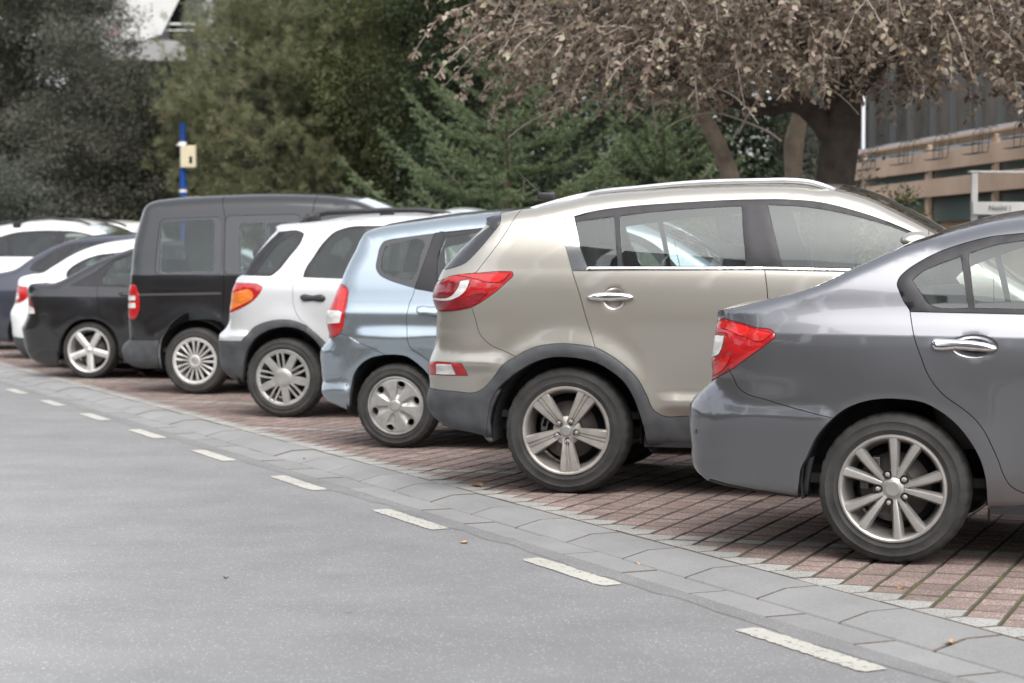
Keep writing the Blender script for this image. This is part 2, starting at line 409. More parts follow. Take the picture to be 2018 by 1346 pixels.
gp = 400.0
tag(obj_from('ground', make_mesh('ground', [(-gp, -gp, -.16), (gp, -gp, -.16), (gp, gp, -.16), (-gp, gp, -.16)], [(0, 1, 2, 3)], M['soil'])), kind='structure')
NK0, NK1, NK2, NK3 = 3.786, 3.960, 4.090, 4.243     # gutter strip, foot and top of the sloped kerb, paving edge
def slab_strip(name, n0, n1, z, mat, u0=-40.0, u1=140.0, thick=.1, parent=None):
    vs = [road_pt(u0, n0, z), road_pt(u1, n0, z), road_pt(u1, n1, z), road_pt(u0, n1, z)]
    vs += [v - Vector((0, 0, thick)) for v in vs]
    return obj_from(name, make_mesh(name, vs, [(0, 3, 2, 1), (4, 5, 6, 7), (0, 1, 5, 4), (1, 2, 6, 5), (2, 3, 7, 6), (3, 0, 4, 7)], mat), parent)
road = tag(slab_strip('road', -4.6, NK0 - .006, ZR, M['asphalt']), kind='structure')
# the strip along the gutter stays dark with washed-down dirt
vs, fs = [], []
for k in range(0, 361):
    u = 2 + k * .1
    w = .105 + .014 * math.sin(k * .37) + .012 * math.sin(k * 1.13 + 1) + random.uniform(-.012, .012)
    vs += [road_pt(u, NK0 - .006, ZR + .0015), road_pt(u, NK0 - .006 - max(.02, w), ZR + .0015)]
for k in range(360): fs.append((2 * k, 2 * k + 2, 2 * k + 3, 2 * k + 1))
obj_from('gutter_dirt', make_mesh('gutter_dirt', vs, fs, M['asphalt_edge']), road)
tag(slab_strip('pavement', -7.6, -4.75, .08, M['kerb']), kind='structure')
tag(slab_strip('kerb_far', -4.75, -4.6, .085, M['kerb'], thick=.2), kind='structure')

# lane line: short dashes, their edges worn
for k in range(-2, 15):
    u0 = 5.36 + 1.865 * k; L0 = .83 + random.uniform(-.03, .03)
    vs, fs = [], []; nq = 44
    for i in range(nq + 1):
        t = i / nq
        e = .105 * (1 if 1 < i < nq - 1 else .86)
        a = 3.598 - e / 2 + random.uniform(-.006, .006); b = 3.598 + e / 2 + random.uniform(-.006, .006)
        ua = u0 + L0 * t + random.uniform(-.004, .004)
        vs += [road_pt(ua, a, ZR + .0035), road_pt(ua + .012, b, ZR + .0035)]
    for i in range(nq): fs.append((2 * i, 2 * i + 1, 2 * i + 3, 2 * i + 2))
    obj_from('lane_dash', make_mesh('lane_dash', vs, fs, M['line']), road)

# kerb: sloped stones laid end to end behind a flat gutter strip
kerb = tag(slab_strip('kerb', NK0, NK3 - .002, -.075, M['soil'], 1.0, 40.0, .06), kind='structure')
def kerb_stone(prof, length, bev=.005):
    """profile [(n, z)] closed, extruded along the road, edges eased"""
    bm = bmesh.new()
    for u in (0, length):
        for n, z in prof: bm.verts.new((u, n, z))
    bm.verts.ensure_lookup_table(); m = len(prof)
    bm.faces.new([bm.verts[i] for i in range(m)][::-1]); bm.faces.new([bm.verts[m + i] for i in range(m)])
    for i in range(m): bm.faces.new([bm.verts[i], bm.verts[(i + 1) % m], bm.verts[m + (i + 1) % m], bm.verts[m + i]])
    bmesh.ops.recalc_face_normals(bm, faces=bm.faces)
    bmesh.ops.bevel(bm, geom=[e for e in bm.edges], offset=bev, segments=1, affect='EDGES')
    me = bpy.data.meshes.new('kerb_stone'); bm.to_mesh(me); bm.free(); me.materials.append(M['kerb']); me.materials.append(M['paver_edge'])
    for q in me.polygons: q.material_index = 1 if abs(q.normal.x) > .35 else 0
    return me
kme = kerb_stone([(NK1 + .002, -.10), (NK1 + .002, ZR + .002), (NK2, -.0015), (NK3 - .004, 0.0), (NK3 - .004, -.10)], .567)
gme = kerb_stone([(NK0, -.10), (NK0, ZR + .001), (NK1 - .002, ZR + .0015), (NK1 - .002, -.10)], .572)
rot_u = math.atan2(UD.y, UD.x)
for k in range(-5, 48):
    for me, u0, nm, st in ((kme, 5.573, 'kerb_stone', .575), (gme, 8.106, 'gutter_stone', .580)):
        o = obj_from(nm, me, kerb)
        o.scale = (1, -1, 1)                        # the profile's n axis points right of the road direction
        o.location = road_pt(u0 + (k if st == .575 else k - 4) * st + .0015, 0, random.uniform(-.0022, .0022))
        o.rotation_euler = (random.uniform(-.0003, .0003), random.uniform(-.002, .002), rot_u)

# paving: square stones in columns along G1 with mossy joints, white stones at the edge and in every 17th row
A0 = Vector((1.3617, 7.704, 0)); PA = .14142
def cell(i, j): return A0 + G2 * (PA * i) + G1 * (PA * j)
def paver_mesh(poly, top=0.0, ins=.0048, ch=.0050, depth=.05):
    c = sum(poly, Vector()) / len(poly); m = len(poly); vs = []
    for lev, (sc_, z) in enumerate(((0, -depth), (0, top - ch), (ins, top))):
        for p in poly:
            d = (c - p); L_ = d.length; q = p + d / L_ * sc_ * 1.3
            vs.append((q.x, q.y, z))
    fs = [tuple(range(2 * m, 3 * m))]
    for lev in (0, 1):
        for i in range(m): fs.append((lev * m + i, lev * m + (i + 1) % m, (lev + 1) * m + (i + 1) % m, (lev + 1) * m + i))
    return vs, fs
e1, e2 = .0085, .0125                                # row joint, column joint
sq = [G2 * e2 * .5 + G1 * e1 * .5, G2 * (PA - e2 * .5) + G1 * e1 * .5, G2 * (PA - e2 * .5) + G1 * (PA - e1 * .5), G2 * e2 * .5 + G1 * (PA - e1 * .5)]
sv, sf = paver_mesh(sq)
bay = tag(slab_strip('parking_bays', NK3 - .001, 11.2, -.0045, M['moss'], 1.0, 44.0, .05), kind='structure')
cells = []
cd = Vector((0, 0, 1.25))
for i in range(-150, 22):
    for s in range(0, 66):
        j = -i + s
        p = cell(i + .5, j + .5)
        cells.append((p, i, j, s))
def on_screen(p):
    if p.y < 4: return False
    x = 1009 + 4000 * p.x / p.y; y = 520 + 4000 * 1.25 / p.y
    return -30 < x < 2048 and 600 < y < 1376
front = [c for c in cells if on_screen(c[0]) and c[3] < 22]
front.sort(key=lambda c: c[0].y + .25 * c[3] * .1)
single = {(c[1], c[2]) for c in front[:300]}
def paver_obj(name, vs, fs, mat):
    """top faces in the stone's own colour, the eased edges and sides dirty"""
    me = make_mesh(name, vs, fs, mat); me.materials.append(M['paver_edge'])
    top = np.zeros(len(me.polygons) * 3); me.polygons.foreach_get('normal', top)
    me.polygons.foreach_set('material_index', (np.abs(top.reshape(-1, 3)[:, 2]) < .9).astype(np.int32)); return me
sq_me = {True: paver_obj('paving_stone', sv, sf, M['white_paver']), False: paver_obj('paving_stone', sv, sf, M['red_paver'])}
rest = {True: ([], []), False: ([], [])}
for p, i, j, s in cells:
    white = (j - 8) % 17 == 0
    base = cell(i, j); dz = random.gauss(0, .0011); tx, ty = random.gauss(0, .006), random.gauss(0, .006)
    if (i, j) in single:
        o = obj_from('paving_stone', sq_me[white], bay)
        o.location = (base.x, base.y, dz); o.rotation_euler = (tx * .6, ty * .6, random.gauss(0, .004))
    elif p.y > 3:
        V, F_ = rest[white]; b = len(V)
        V += [(base.x + v[0], base.y + v[1], v[2] + dz + v[0] * ty * .4 + v[1] * tx * .4) for v in sv]
        F_ += [tuple(b + q for q in f) for f in sf]
for w, nm in ((False, 'red_paving'), (True, 'white_paving')):
    o = obj_from(nm, paver_obj(nm, *rest[w], M['white_paver' if w else 'red_paver']), bay); o['kind'] = 'stuff'
far_e = ([], [])
for k in range(-120, 16):
    A, B, C = cell(k, -k), cell(k + 1, -k), cell(k + 1, -k - 1)
    dn = A.dot(ND) - NK3 - .003
    poly = [A + G2 * .004, B - G2 * .004 - G1 * .002, C + G1 * .002 - G2 * .004, C - ND * dn + UD * .002, A - ND * dn - UD * .002]
    vs, fs = paver_mesh(poly[::-1], random.gauss(0, .001))
    if A.y < 19:
        obj_from('edging_stone', paver_obj('edging_stone', vs, fs, M['white_paver']), bay)
    else:
        b = len(far_e[0]); far_e[0].extend(vs); far_e[1].extend([tuple(b + q for q in f) for f in fs])
o = obj_from('edging_row', paver_obj('edging_row', *far_e, M['white_paver']), bay); o['kind'] = 'stuff'
# ------------------------------------------------------------------ buildings
M['tan'] = pbr('tan_render', (0.46, 0.335, 0.25), 0.8, noise=(2.5, 0.10), bump=(40, 0.15))
M['ochre'] = pbr('ochre_wall', (0.33, 0.235, 0.135), 0.9, noise=(1.5, 0.25), bump=(30, 0.2))
M['teal'] = pbr('teal_panel', (0.095, 0.125, 0.125), 0.3, noise=(0.8, 0.25))
M['sill'] = pbr('pale_metal', (0.46, 0.47, 0.50), 0.45, metal=0.2, noise=(2, 0.1))
M['stone_dark'] = pbr('grey_stone_wall', (0.095, 0.085, 0.076), 0.9, noise=(2.0, 0.35), bump=(9, 0.5))
M['win_dark'] = pbr('dark_pane', (0.012, 0.014, 0.014), 0.08)
M['blind'] = pbr('blind_slats', (0.045, 0.046, 0.043), 0.7, noise=(1.2, 0.25))
M['frame'] = pbr('grey_window_frame', (0.085, 0.09, 0.09), 0.5)
M['white_metal'] = pbr('white_painted_metal', (0.60, 0.60, 0.585), 0.5, noise=(3, 0.06))
M['wire'] = pbr('dark_wire', (0.03, 0.027, 0.025), 0.6)
M['white_wall'] = pbr('white_render', (0.27, 0.267, 0.26), 0.9, noise=(0.7, 0.06))
M['awning'] = pbr('white_awning', (0.34, 0.34, 0.33), 0.9, noise=(0.9, 0.05))
M['pinkish'] = pbr('pink_render', (0.30, 0.20, 0.175), 0.9, noise=(1.0, 0.2))
M['magenta'] = pbr('magenta_petals', (0.55, 0.05, 0.22), 0.8)
M['red_paint'] = pbr('dark_red_paint', (0.16, 0.022, 0.02), 0.6, noise=(2, 0.2))
M['blue_pole'] = pbr('blue_paint', (0.016, 0.085, 0.36), 0.5, noise=(8, 0.1))
M['beige_box'] = pbr('beige_plastic', (0.44, 0.39, 0.26), 0.6, noise=(5, 0.08))
M['bark'] = pbr('grey_brown_bark', (0.185, 0.150, 0.115), 0.95, noise=(7, 0.35), bump=(18, 0.9))
M['bark_dark'] = pbr('dark_bark', (0.042, 0.033, 0.027), 0.95, noise=(8, 0.4), bump=(16, 1.0))
M['twig'] = pbr('pale_twig', (0.30, 0.25, 0.22), 0.8, noise=(20, 0.2))

# the building at the right: a raised terrace with a boarded railing, dark windows behind it
TD = Vector((.1445, -.9895, 0)); TN = Vector((.9895, .1445, 0)); T0_ = Vector((4.76, 28.8, 0))
ROTT = Matrix.Rotation(math.atan2(TD.y, TD.x), 3, 'Z')
def terr(s, d, z): return T0_ + TD * s + TN * d + Vector((0, 0, z))
def tbox(mb, s0, s1, d0, d1, z0, z1, bev=0.0): return mb.box(terr((s0 + s1) / 2, (d0 + d1) / 2, (z0 + z1) / 2), ((s1 - s0) / 2, (d1 - d0) / 2, (z1 - z0) / 2), ROTT, bev)
rail = tag(empty('terrace_railing', terr(0, 0, 0)), 'tan boarded railing of the raised terrace, wire pot holders hooked over its handrail', 'railing')
def child_at(mb, name, mat, par, smooth=False):
    o = mb.build(name, mat, par, smooth); o.matrix_parent_inverse = Matrix.Translation(-Vector(par.location)); return o
child_at(tbox(MB(), -.3, 9.5, -.03, .03, 2.755, 2.805, .015), 'handrail', M['tan'], rail)
child_at(tbox(MB(), -.3, 9.5, -.025, .02, 2.41, 2.64, .006), 'board', M['tan'], rail)
child_at(tbox(MB(), -.3, 9.5, -.025, .02, 2.085, 2.305, .006), 'board', M['tan'], rail)
for s in (.55, 3.12, 5.35, 7.6): child_at(tbox(MB(), s - .045, s + .045, .021, .09, 1.62, 2.754, .008), 'post', M['tan'], rail)
bld = tag(empty('terrace_building', terr(0, 3, 0)), 'dark stone building with tall blind-hung windows behind the tan terrace railing', 'building')
child_at(tbox(MB(), -3.0, 9.5, .16, 2.2, -.2, 1.78), 'terrace_wall', M['ochre'], bld)
child_at(tbox(MB(), -.3, 9.5, .10, .16, 1.79, 2.62), 'glass_panel', M['teal'], bld)
child_at(tbox(MB(), -.3, 9.5, .22, .62, 2.80, 2.88, .01), 'parapet_cap', M['sill'], bld)
child_at(tbox(MB(), -.3, 9.5, .16, .215, 2.63, 2.72), 'parapet_edge', M['sill'], bld)
child_at(tbox(MB(), -12, 9.5, 2.2, 7.0, -.2, 7.0), 'wall', M['stone_dark'], bld)
for k in range(9):
    s = -8.2 + 1.9 * k
    f = MB()
    for (a, b) in ((s, s + .07), (s + .86, s + .93), (s + 1.72, s + 1.79)): tbox(f, a, b, 2.08, 2.21, 2.2, 5.6)
    tbox(f, s + .07, s + 1.72, 2.10, 2.21, 5.5, 5.6)
    w = child_at(f, 'window', M['frame'], bld)
    for q, (a, b) in enumerate(((s + .07, s + .86), (s + .93, s + 1.72))):
        tilt = MB(); tbox(tilt, a, b, 2.17, 2.19, 2.2, 5.5); p = tilt.build('pane', M['win_dark'], w)
        p.matrix_parent_inverse = Matrix.Translation(-Vector(bld.location))
        if (k * 2 + q) % 3 != 0:
            bl = MB(); x0 = a + random.uniform(0, .3); x1 = b - random.uniform(0, .25)
            nsl = 9
            for j in range(nsl):
                xa = x0 + (x1 - x0) * j / nsl; tbox(bl, xa + .006, xa + (x1 - x0) / nsl - .006, 2.140 + (j % 2) * .004, 2.150 + (j % 2) * .004, 2.3, 5.45)
            p = bl.build('blind', M['blind'], w); p.matrix_parent_inverse = Matrix.Translation(-Vector(bld.location))
child_at(MB().tube([terr(-.25, .3, 2.85), terr(-.25, .3, 5.2)], .026, 10), 'downpipe', M['sill'], bld, True)
# wire pot holders, in pairs, hooked over the handrail
wh = None
for k, s in enumerate((.95, 1.30, 2.45, 2.78, 3.75, 4.05, 5.05, 5.35, 6.3, 6.6)):
    mb = MB()
    for e in (-.11, .11):
        mb.tube([terr(s + e, .05, 2.70), terr(s + e, .05, 2.80), terr(s + e * .98, .02, 2.835), terr(s + e * .97, -.03, 2.83), terr(s + e * .96, -.06, 2.78), terr(s + e * .9, -.07, 2.62), terr(s + e * .82, -.08, 2.53)], .0055, 5)
    mb.tube([terr(s - .092, -.08, 2.535), terr(s - .085, -.20, 2.53), terr(s + .085, -.20, 2.53), terr(s + .092, -.08, 2.535), terr(s - .092, -.08, 2.535)], .0055, 5)
    mb.tube([terr(s - .10, -.07, 2.64), terr(s - .10, -.21, 2.64), terr(s + .10, -.21, 2.64), terr(s + .10, -.07, 2.64)], .0055, 5)
    o = mb.build('pot_holder', M['wire'])
    tag(o, 'empty dark wire pot holder hooked over the tan terrace handrail, one of several alike', 'pot holder', 'wire pot holders along the terrace handrail')

# white sign frame in front of the terrace
sg = tag(empty('sign_frame', (4.545, 20.0, 0)), 'white steel sign frame with a pale lettered board, between the cars and the terrace', 'sign')
MB().box((0, 0, 1.07), (.030, .03, 1.07), None, .006).build('post', M['white_metal'], sg)
MB().box((2.3, .35, 1.06), (.030, .03, 1.06), None, .006).build('post', M['white_metal'], sg)
_r = Matrix.Rotation(math.atan2(.35, 2.3), 3, 'Z')
MB().box((1.15, .175, 2.155), (1.22, .035, .010), _r, .003).build('top_bar', M['white_metal'], sg)
bd = MB().box((1.15, .095, 1.795), (1.20, .02, .062), _r, .004).build('board', M['white_metal'], sg)
fc = bpy.data.curves.new('lettering', 'FONT'); fc.body = 'Netild |'; fc.size = .075; fc.extrude = .001
fo = bpy.data.objects.new('tmp_text', fc); COL.objects.link(fo)
bpy.context.view_layer.update()
tm = bpy.data.meshes.new_from_object(fo.evaluated_get(bpy.context.evaluated_depsgraph_get()))
bpy.data.objects.remove(fo)
tm.materials.clear(); tm.materials.append(pbr('faded_print', (0.15, 0.13, 0.15), 0.7))
to = obj_from('lettering', tm, bd); to.location = (.12, -.091, 1.772); to.rotation_euler = (rad(90), 0, math.atan2(.35, 2.3))

# white apartment house far behind, seen between the trees
ap = tag(empty('apartment_house', (-9.5, 56, 0)), 'white apartment house with a let-down white awning, high up between the trees', 'building')
MB().box((.4, 3.0, 6.5), (3.1, 3.0, 6.6)).build('wall', M['white_wall'], ap)
MB().box((-1.4, -.7, 6.78), (2.2, .72, .09)).build('balcony_slab', M['white_wall'], ap)
MB().box((-1.4, -1.36, 7.05), (2.15, .04, .18)).build('balcony_parapet', M['white_wall'], ap)
MB().box((.55, -.03, 7.9), (.42, .03, 1.0)).build('window', M['win_dark'], ap)
MB().box((.95, -.06, 7.9), (.05, .06, 1.05)).build('window_jamb', M['frame'], ap)
fr = MB(); fr.tube([(.1, -.9, 7.72), (.95, -.9, 7.72)], .03, 6); fr.tube([(.1, -.9, 7.55), (.95, -.9, 7.55)], .02, 6); fr.build('balcony_rail', M['white_metal'], ap)
v = [(-.95, -.05, 8.95), (.62, -.05, 8.95), (.12, -1.35, 7.42), (-1.05, -1.35, 7.02)]
v += [(a, b - .03, c - .02) for a, b, c in v]
obj_from('awning', make_mesh('awning', v, [(0, 1, 2, 3), (7, 6, 5, 4), (0, 4, 5, 1), (1, 5, 6, 2), (2, 6, 7, 3), (3, 7, 4, 0)], M['awning']), ap)
fl = MB()
for k in range(40):
    a = Vector((random.gauss(-1.12, .09), -1.55 + random.gauss(0, .06), random.gauss(7.44, .09)))
    d = Vector((random.gauss(0, 1), random.gauss(0, 1), random.gauss(0, 1))).normalized() * .05; e = d.cross(Vector((0, 0, 1))).normalized() * .05
    fl.add([a, a + d, a + d + e, a + e], [(0, 1, 2, 3)])
tag(fl.build('flowers', M['magenta']), 'magenta flowers hanging at the balcony of the white apartment house', 'flowers').location = (-9.5, 56, 0)

# low house behind the spruces, seen in scraps
lh = tag(empty('garden_house', (.6, 42.0, 0)), 'low pinkish garden house with dark red shutters, in scraps behind the spruces', 'house')
MB().box((0, 1.5, 1.2), (5.0, 1.5, 1.3)).build('wall', M['pinkish'], lh)
MB().box((0, 1.4, 2.62), (5.3, 2.0, .10)).build('roof', M['stone_dark'], lh)
for k in range(5):
    x = -3.9 + 1.9 * k
    w = MB().box((x, -.03, 1.5), (.42, .03, .55)).build('window', M['win_dark'], lh)
    for e in (-.62, .62): MB().box((x + e, -.05, 1.5), (.18, .03, .6)).build('shutter', M['red_paint'], w)

STREET_TREES = []
# across the street (behind the viewer; seen in the car windows): a long low house with eaves, and trees over it
oh = tag(empty('street_house', (0, 0, 0)), 'long two-storey tan house across the street, behind the viewer', 'building')
rz = math.atan2(UD.y, UD.x)
RU = Matrix.Rotation(rz, 3, 'Z')
def acr(u, n, z): return UD * u + ND * n + Vector((0, 0, z))
MB().box(acr(2, -14.5, 2.0), (34, 3.4, 2.2), RU).build('wall', M['ochre'], oh)
MB().box(acr(2, -14.3, 4.35), (34.6, 4.3, .14), RU).build('roof', M['stone_dark'], oh)
for k in range(22):
    for z in (1.1, 3.1):
        MB().box(acr(-28 + 2.7 * k, -11.07, z), (.65, .05, .7), RU).build('window', M['win_dark'], oh)

for _k, (_u, _h) in enumerate(((-22, 8.2), (-13, 9.4), (-4, 8.6), (5, 9.8), (14, 8.8), (24, 9.6), (33, 8.4))):
    STREET_TREES.append((acr(_u, -20.5, 0), _h))

# blue pole with a beige box
pl = tag(empty('blue_pole', (-5.82, 36.0, 0)), 'slim blue pole carrying a beige electrical box, standing behind the van', 'pole')
MB().tube([(0, 0, 0), (0, 0, 3.74)], .058, 12).build('pole', M['blue_pole'], pl, True)
for z in (3.36, 2.52): MB().tube([(0, 0, z), (0, 0, z + .05)], .07, 12).build('clamp', M['white_metal'], pl, True)
bx = MB().box((.115, -.10, 3.14), (.135, .07, .195), None, .014).build('junction_box', M['beige_box'], pl)
MB().box((.165, -.172, 3.08), (.028, .004, .065), None, .004).build('box_window', M['gloss_black'], bx)
MB().box((-.02, -.07, 3.35), (.07, .04, .014)).build('bracket', M['white_metal'], pl)

# ------------------------------------------------------------------ trees
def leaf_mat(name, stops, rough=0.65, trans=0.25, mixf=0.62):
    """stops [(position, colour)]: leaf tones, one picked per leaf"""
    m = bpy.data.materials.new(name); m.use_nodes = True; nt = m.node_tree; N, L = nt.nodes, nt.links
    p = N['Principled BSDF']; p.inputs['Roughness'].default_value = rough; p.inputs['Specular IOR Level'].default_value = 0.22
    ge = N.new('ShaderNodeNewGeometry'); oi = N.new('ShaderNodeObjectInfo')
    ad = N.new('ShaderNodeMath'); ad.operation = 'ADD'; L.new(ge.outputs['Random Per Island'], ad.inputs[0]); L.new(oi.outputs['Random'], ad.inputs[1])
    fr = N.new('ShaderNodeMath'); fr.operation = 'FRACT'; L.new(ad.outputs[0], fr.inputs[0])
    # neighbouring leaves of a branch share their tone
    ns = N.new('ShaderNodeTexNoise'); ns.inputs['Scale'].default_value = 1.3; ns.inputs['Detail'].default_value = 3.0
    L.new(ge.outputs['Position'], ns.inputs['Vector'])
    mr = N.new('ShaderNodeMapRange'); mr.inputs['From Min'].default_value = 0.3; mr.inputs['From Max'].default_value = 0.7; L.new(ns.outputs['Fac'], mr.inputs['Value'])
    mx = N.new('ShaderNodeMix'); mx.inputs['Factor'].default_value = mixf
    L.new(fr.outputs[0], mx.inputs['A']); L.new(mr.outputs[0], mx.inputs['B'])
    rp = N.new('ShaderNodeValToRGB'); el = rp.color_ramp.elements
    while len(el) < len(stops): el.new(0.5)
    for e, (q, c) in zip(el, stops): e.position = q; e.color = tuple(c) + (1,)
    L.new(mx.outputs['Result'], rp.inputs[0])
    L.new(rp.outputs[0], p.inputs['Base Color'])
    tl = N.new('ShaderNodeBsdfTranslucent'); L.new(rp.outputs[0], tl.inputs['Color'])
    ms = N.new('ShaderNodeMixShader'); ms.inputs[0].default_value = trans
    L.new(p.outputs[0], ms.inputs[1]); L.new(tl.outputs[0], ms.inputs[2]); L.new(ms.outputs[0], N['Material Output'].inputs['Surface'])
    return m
M['leaf_plum'] = leaf_mat('plum_leaf', [(0.0, (.055, .040, .028)), (.25, (.135, .100, .074)), (.5, (.27, .212, .165)), (.72, (.42, .345, .285)), (.88, (.30, .30, .21)), (1.0, (.46, .30, .13))], .65, .38, .2)
M['leaf_grey'] = leaf_mat('grey_green_leaf', [(0.0, (.060, .060, .046)), (.4, (.095, .098, .074)), (.7, (.135, .138, .106)), (.95, (.19, .19, .155)), (1.0, (.15, .11, .09))], .7, .45, .7)
M['leaf_silver'] = leaf_mat('silvery_leaf', [(0.0, (.070, .076, .060)), (.4, (.115, .126, .100)), (.7, (.165, .178, .145)), (.95, (.23, .245, .205)), (1.0, (.18, .15, .12))], .7, .45, .7)
M['leaf_mid'] = leaf_mat('mid_green_leaf', [(0.0, (.042, .048, .024)), (.4, (.082, .094, .042)), (.75, (.130, .145, .065)), (.95, (.185, .200, .095)), (1.0, (.27, .24, .08))], .65, .4, .6)
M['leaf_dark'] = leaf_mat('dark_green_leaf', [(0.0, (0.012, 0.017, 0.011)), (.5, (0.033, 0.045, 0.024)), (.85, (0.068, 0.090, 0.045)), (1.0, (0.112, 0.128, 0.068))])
M['needle_pine'] = leaf_mat('pine_needle', [(0.0, (.075, .075, .042)), (.4, (.140, .150, .080)), (.75, (.20, .21, .115)), (.93, (.24, .19, .12)), (1.0, (.28, .18, .12))], .65, .3)
M['needle_spruce'] = leaf_mat('spruce_needle', [(0.0, (.055, .070, .038)), (.45, (.125, .165, .085)), (.8, (.20, .25, .135)), (1.0, (.27, .29, .15))], .65, .3, .4)

def unit(a): return a / np.maximum(np.linalg.norm(a, axis=1, keepdims=True), 1e-9)
def leaf_cloud(name, pos, dirs, nrm, L, W, mat, parent=None, six=False):
    """one leaf per row: base pos, pointing along dirs, facing nrm; L, W arrays"""
    d = unit(dirs); s = unit(np.cross(d, nrm)); u = np.cross(s, d)
    L = np.broadcast_to(np.asarray(L, float).reshape(-1, 1), (len(pos), 1)); W = np.broadcast_to(np.asarray(W, float).reshape(-1, 1), (len(pos), 1))
    n = len(pos)
    if six:
        P = [pos, pos + d * L * .38 + s * W * .5 + u * W * .16, pos + d * L * .45, pos + d * L * .38 - s * W * .5 + u * W * .16, pos + d * L * .78 + s * W * .30 + u * W * .06, pos + d * L * .78 - s * W * .30 + u * W * .06, pos + d * L - u * L * .08]
        V = np.stack(P, 1).reshape(-1, 3); b = np.arange(n)[:, None] * 7
        F = np.concatenate([b + np.array([0, 1, 2]), b + np.array([0, 2, 3]), b + np.array([1, 4, 2]), b + np.array([2, 5, 3]), b + np.array([2, 4, 6]), b + np.array([2, 6, 5])])
    else:
        V = np.stack([pos, pos + d * L * .45 + s * W * .5 + u * W * .12, pos + d * L, pos + d * L * .45 - s * W * .5 + u * W * .12], 1).reshape(-1, 3)
        b = np.arange(n)[:, None] * 4
        F = np.concatenate([b + np.array([0, 1, 2]), b + np.array([0, 2, 3])])
    return obj_from(name, mesh_fast(name, V, F, mat), parent)

def in_shell(r, n, rad3, lo=.5):
    v = unit(r.normal(size=(n, 3))); k = (lo ** 3 + (1 - lo ** 3) * r.random((n, 1))) ** (1 / 3.)
    return v * k * np.array(rad3)

def broad_tree(name, label, x, y, zc, rad3, mat, nclump=150, per=110, clump=.38, L=.075, W=.045, trunk=.14, seed=1, bark='bark_dark', group=None):
    r = np.random.default_rng(seed)
    t = tag(empty(name, (x, y, 0)), label, 'tree', group)
    C = in_shell(r, nclump, rad3, .45)
    az = np.arctan2(C[:, 1], C[:, 0]); lob = 1 + .16 * np.sin(3 * az + seed) * np.cos(2.3 * C[:, 2] + seed) + .10 * np.sin(7 * az + 2.1 * C[:, 2])
    C = C * (lob * r.uniform(.80, 1.16, len(C)))[:, None]; C[:, 2] += zc
    C = C[C[:, 2] > .35]
    size = clump * r.uniform(.6, 1.35, len(C))
    idx = np.repeat(np.arange(len(C)), per)
    off = r.normal(size=(len(idx), 3)) * size[idx][:, None] * np.array([.62, .62, .42])
    pos = C[idx] + off
    out = unit(C[idx] - np.array([0, 0, zc])) * .6 + unit(off) * .8 + r.normal(size=off.shape) * .45; out[:, 2] -= .25
    nrm = r.normal(size=off.shape) * .25 + np.array([0, 0, .8]) + unit(off) * .9
    leaf_cloud('crown', pos, out, nrm, L * r.uniform(.6, 1.3, len(pos)), W * r.uniform(.7, 1.2, len(pos)), mat, t)
    mb = MB()
    mb.tube([(0, 0, 0), (.06, .03, zc * .35), (-.04, .02, zc * .7), (0, 0, zc + rad3[2] * .4)], [trunk, trunk * .85, trunk * .6, trunk * .2], 8)
    for k in range(26):
        c = C[r.integers(len(C))]; s = Vector((0, 0, zc * r.uniform(.35, .9))); e = Vector(c)
        m_ = (s + e) / 2 + Vector((0, 0, .15 * (e - s).length))
        mb.tube([s, m_, e], [trunk * .35, trunk * .2, .012], 5)
    mb.build('trunk', M[bark], t, True)
    return t

def pine_tree(name, label, x, y, zc, rad3, nclump=210, per=9, seed=3, trunk=.16):
    r = np.random.default_rng(seed); t = tag(empty(name, (x, y, 0)), label, 'tree')
    C = in_shell(r, nclump, rad3, .35); C[:, 2] += zc; C = C[C[:, 2] > .4]
    idx = np.repeat(np.arange(len(C)), per)
    tuft = C[idx] + r.normal(size=(len(idx), 3)) * np.array([.26, .26, .16])
    ax = unit(unit(C[idx] - np.array([0, 0, zc * .8])) + r.normal(size=tuft.shape) * .5 + np.array([0, 0, .5]))
    nn = 34
    i2 = np.repeat(np.arange(len(tuft)), nn)
    d = unit(ax[i2] * .55 + unit(r.normal(size=(len(i2), 3))) * .8)
    pos = tuft[i2] + ax[i2] * r.uniform(-.12, .06, (len(i2), 1))
    leaf_cloud('crown', pos, d, r.normal(size=d.shape), r.uniform(.10, .17, len(d)), .011, M['needle_pine'], t)
    mb = MB(); mb.tube([(0, 0, 0), (.05, 0, zc * .5), (0, .05, zc + rad3[2] * .7)], [trunk, trunk * .8, .04], 8)
    for k in range(60):
        c = C[r.integers(len(C))]; s = Vector((0, 0, max(.3, c[2] - .3))); e = Vector(c)
        mb.tube([s, (s + e) / 2 + Vector((0, 0, -.06)), e], [.03, .022, .010], 4)
    mb.build('trunk', M['bark_dark'], t, True)
    return t

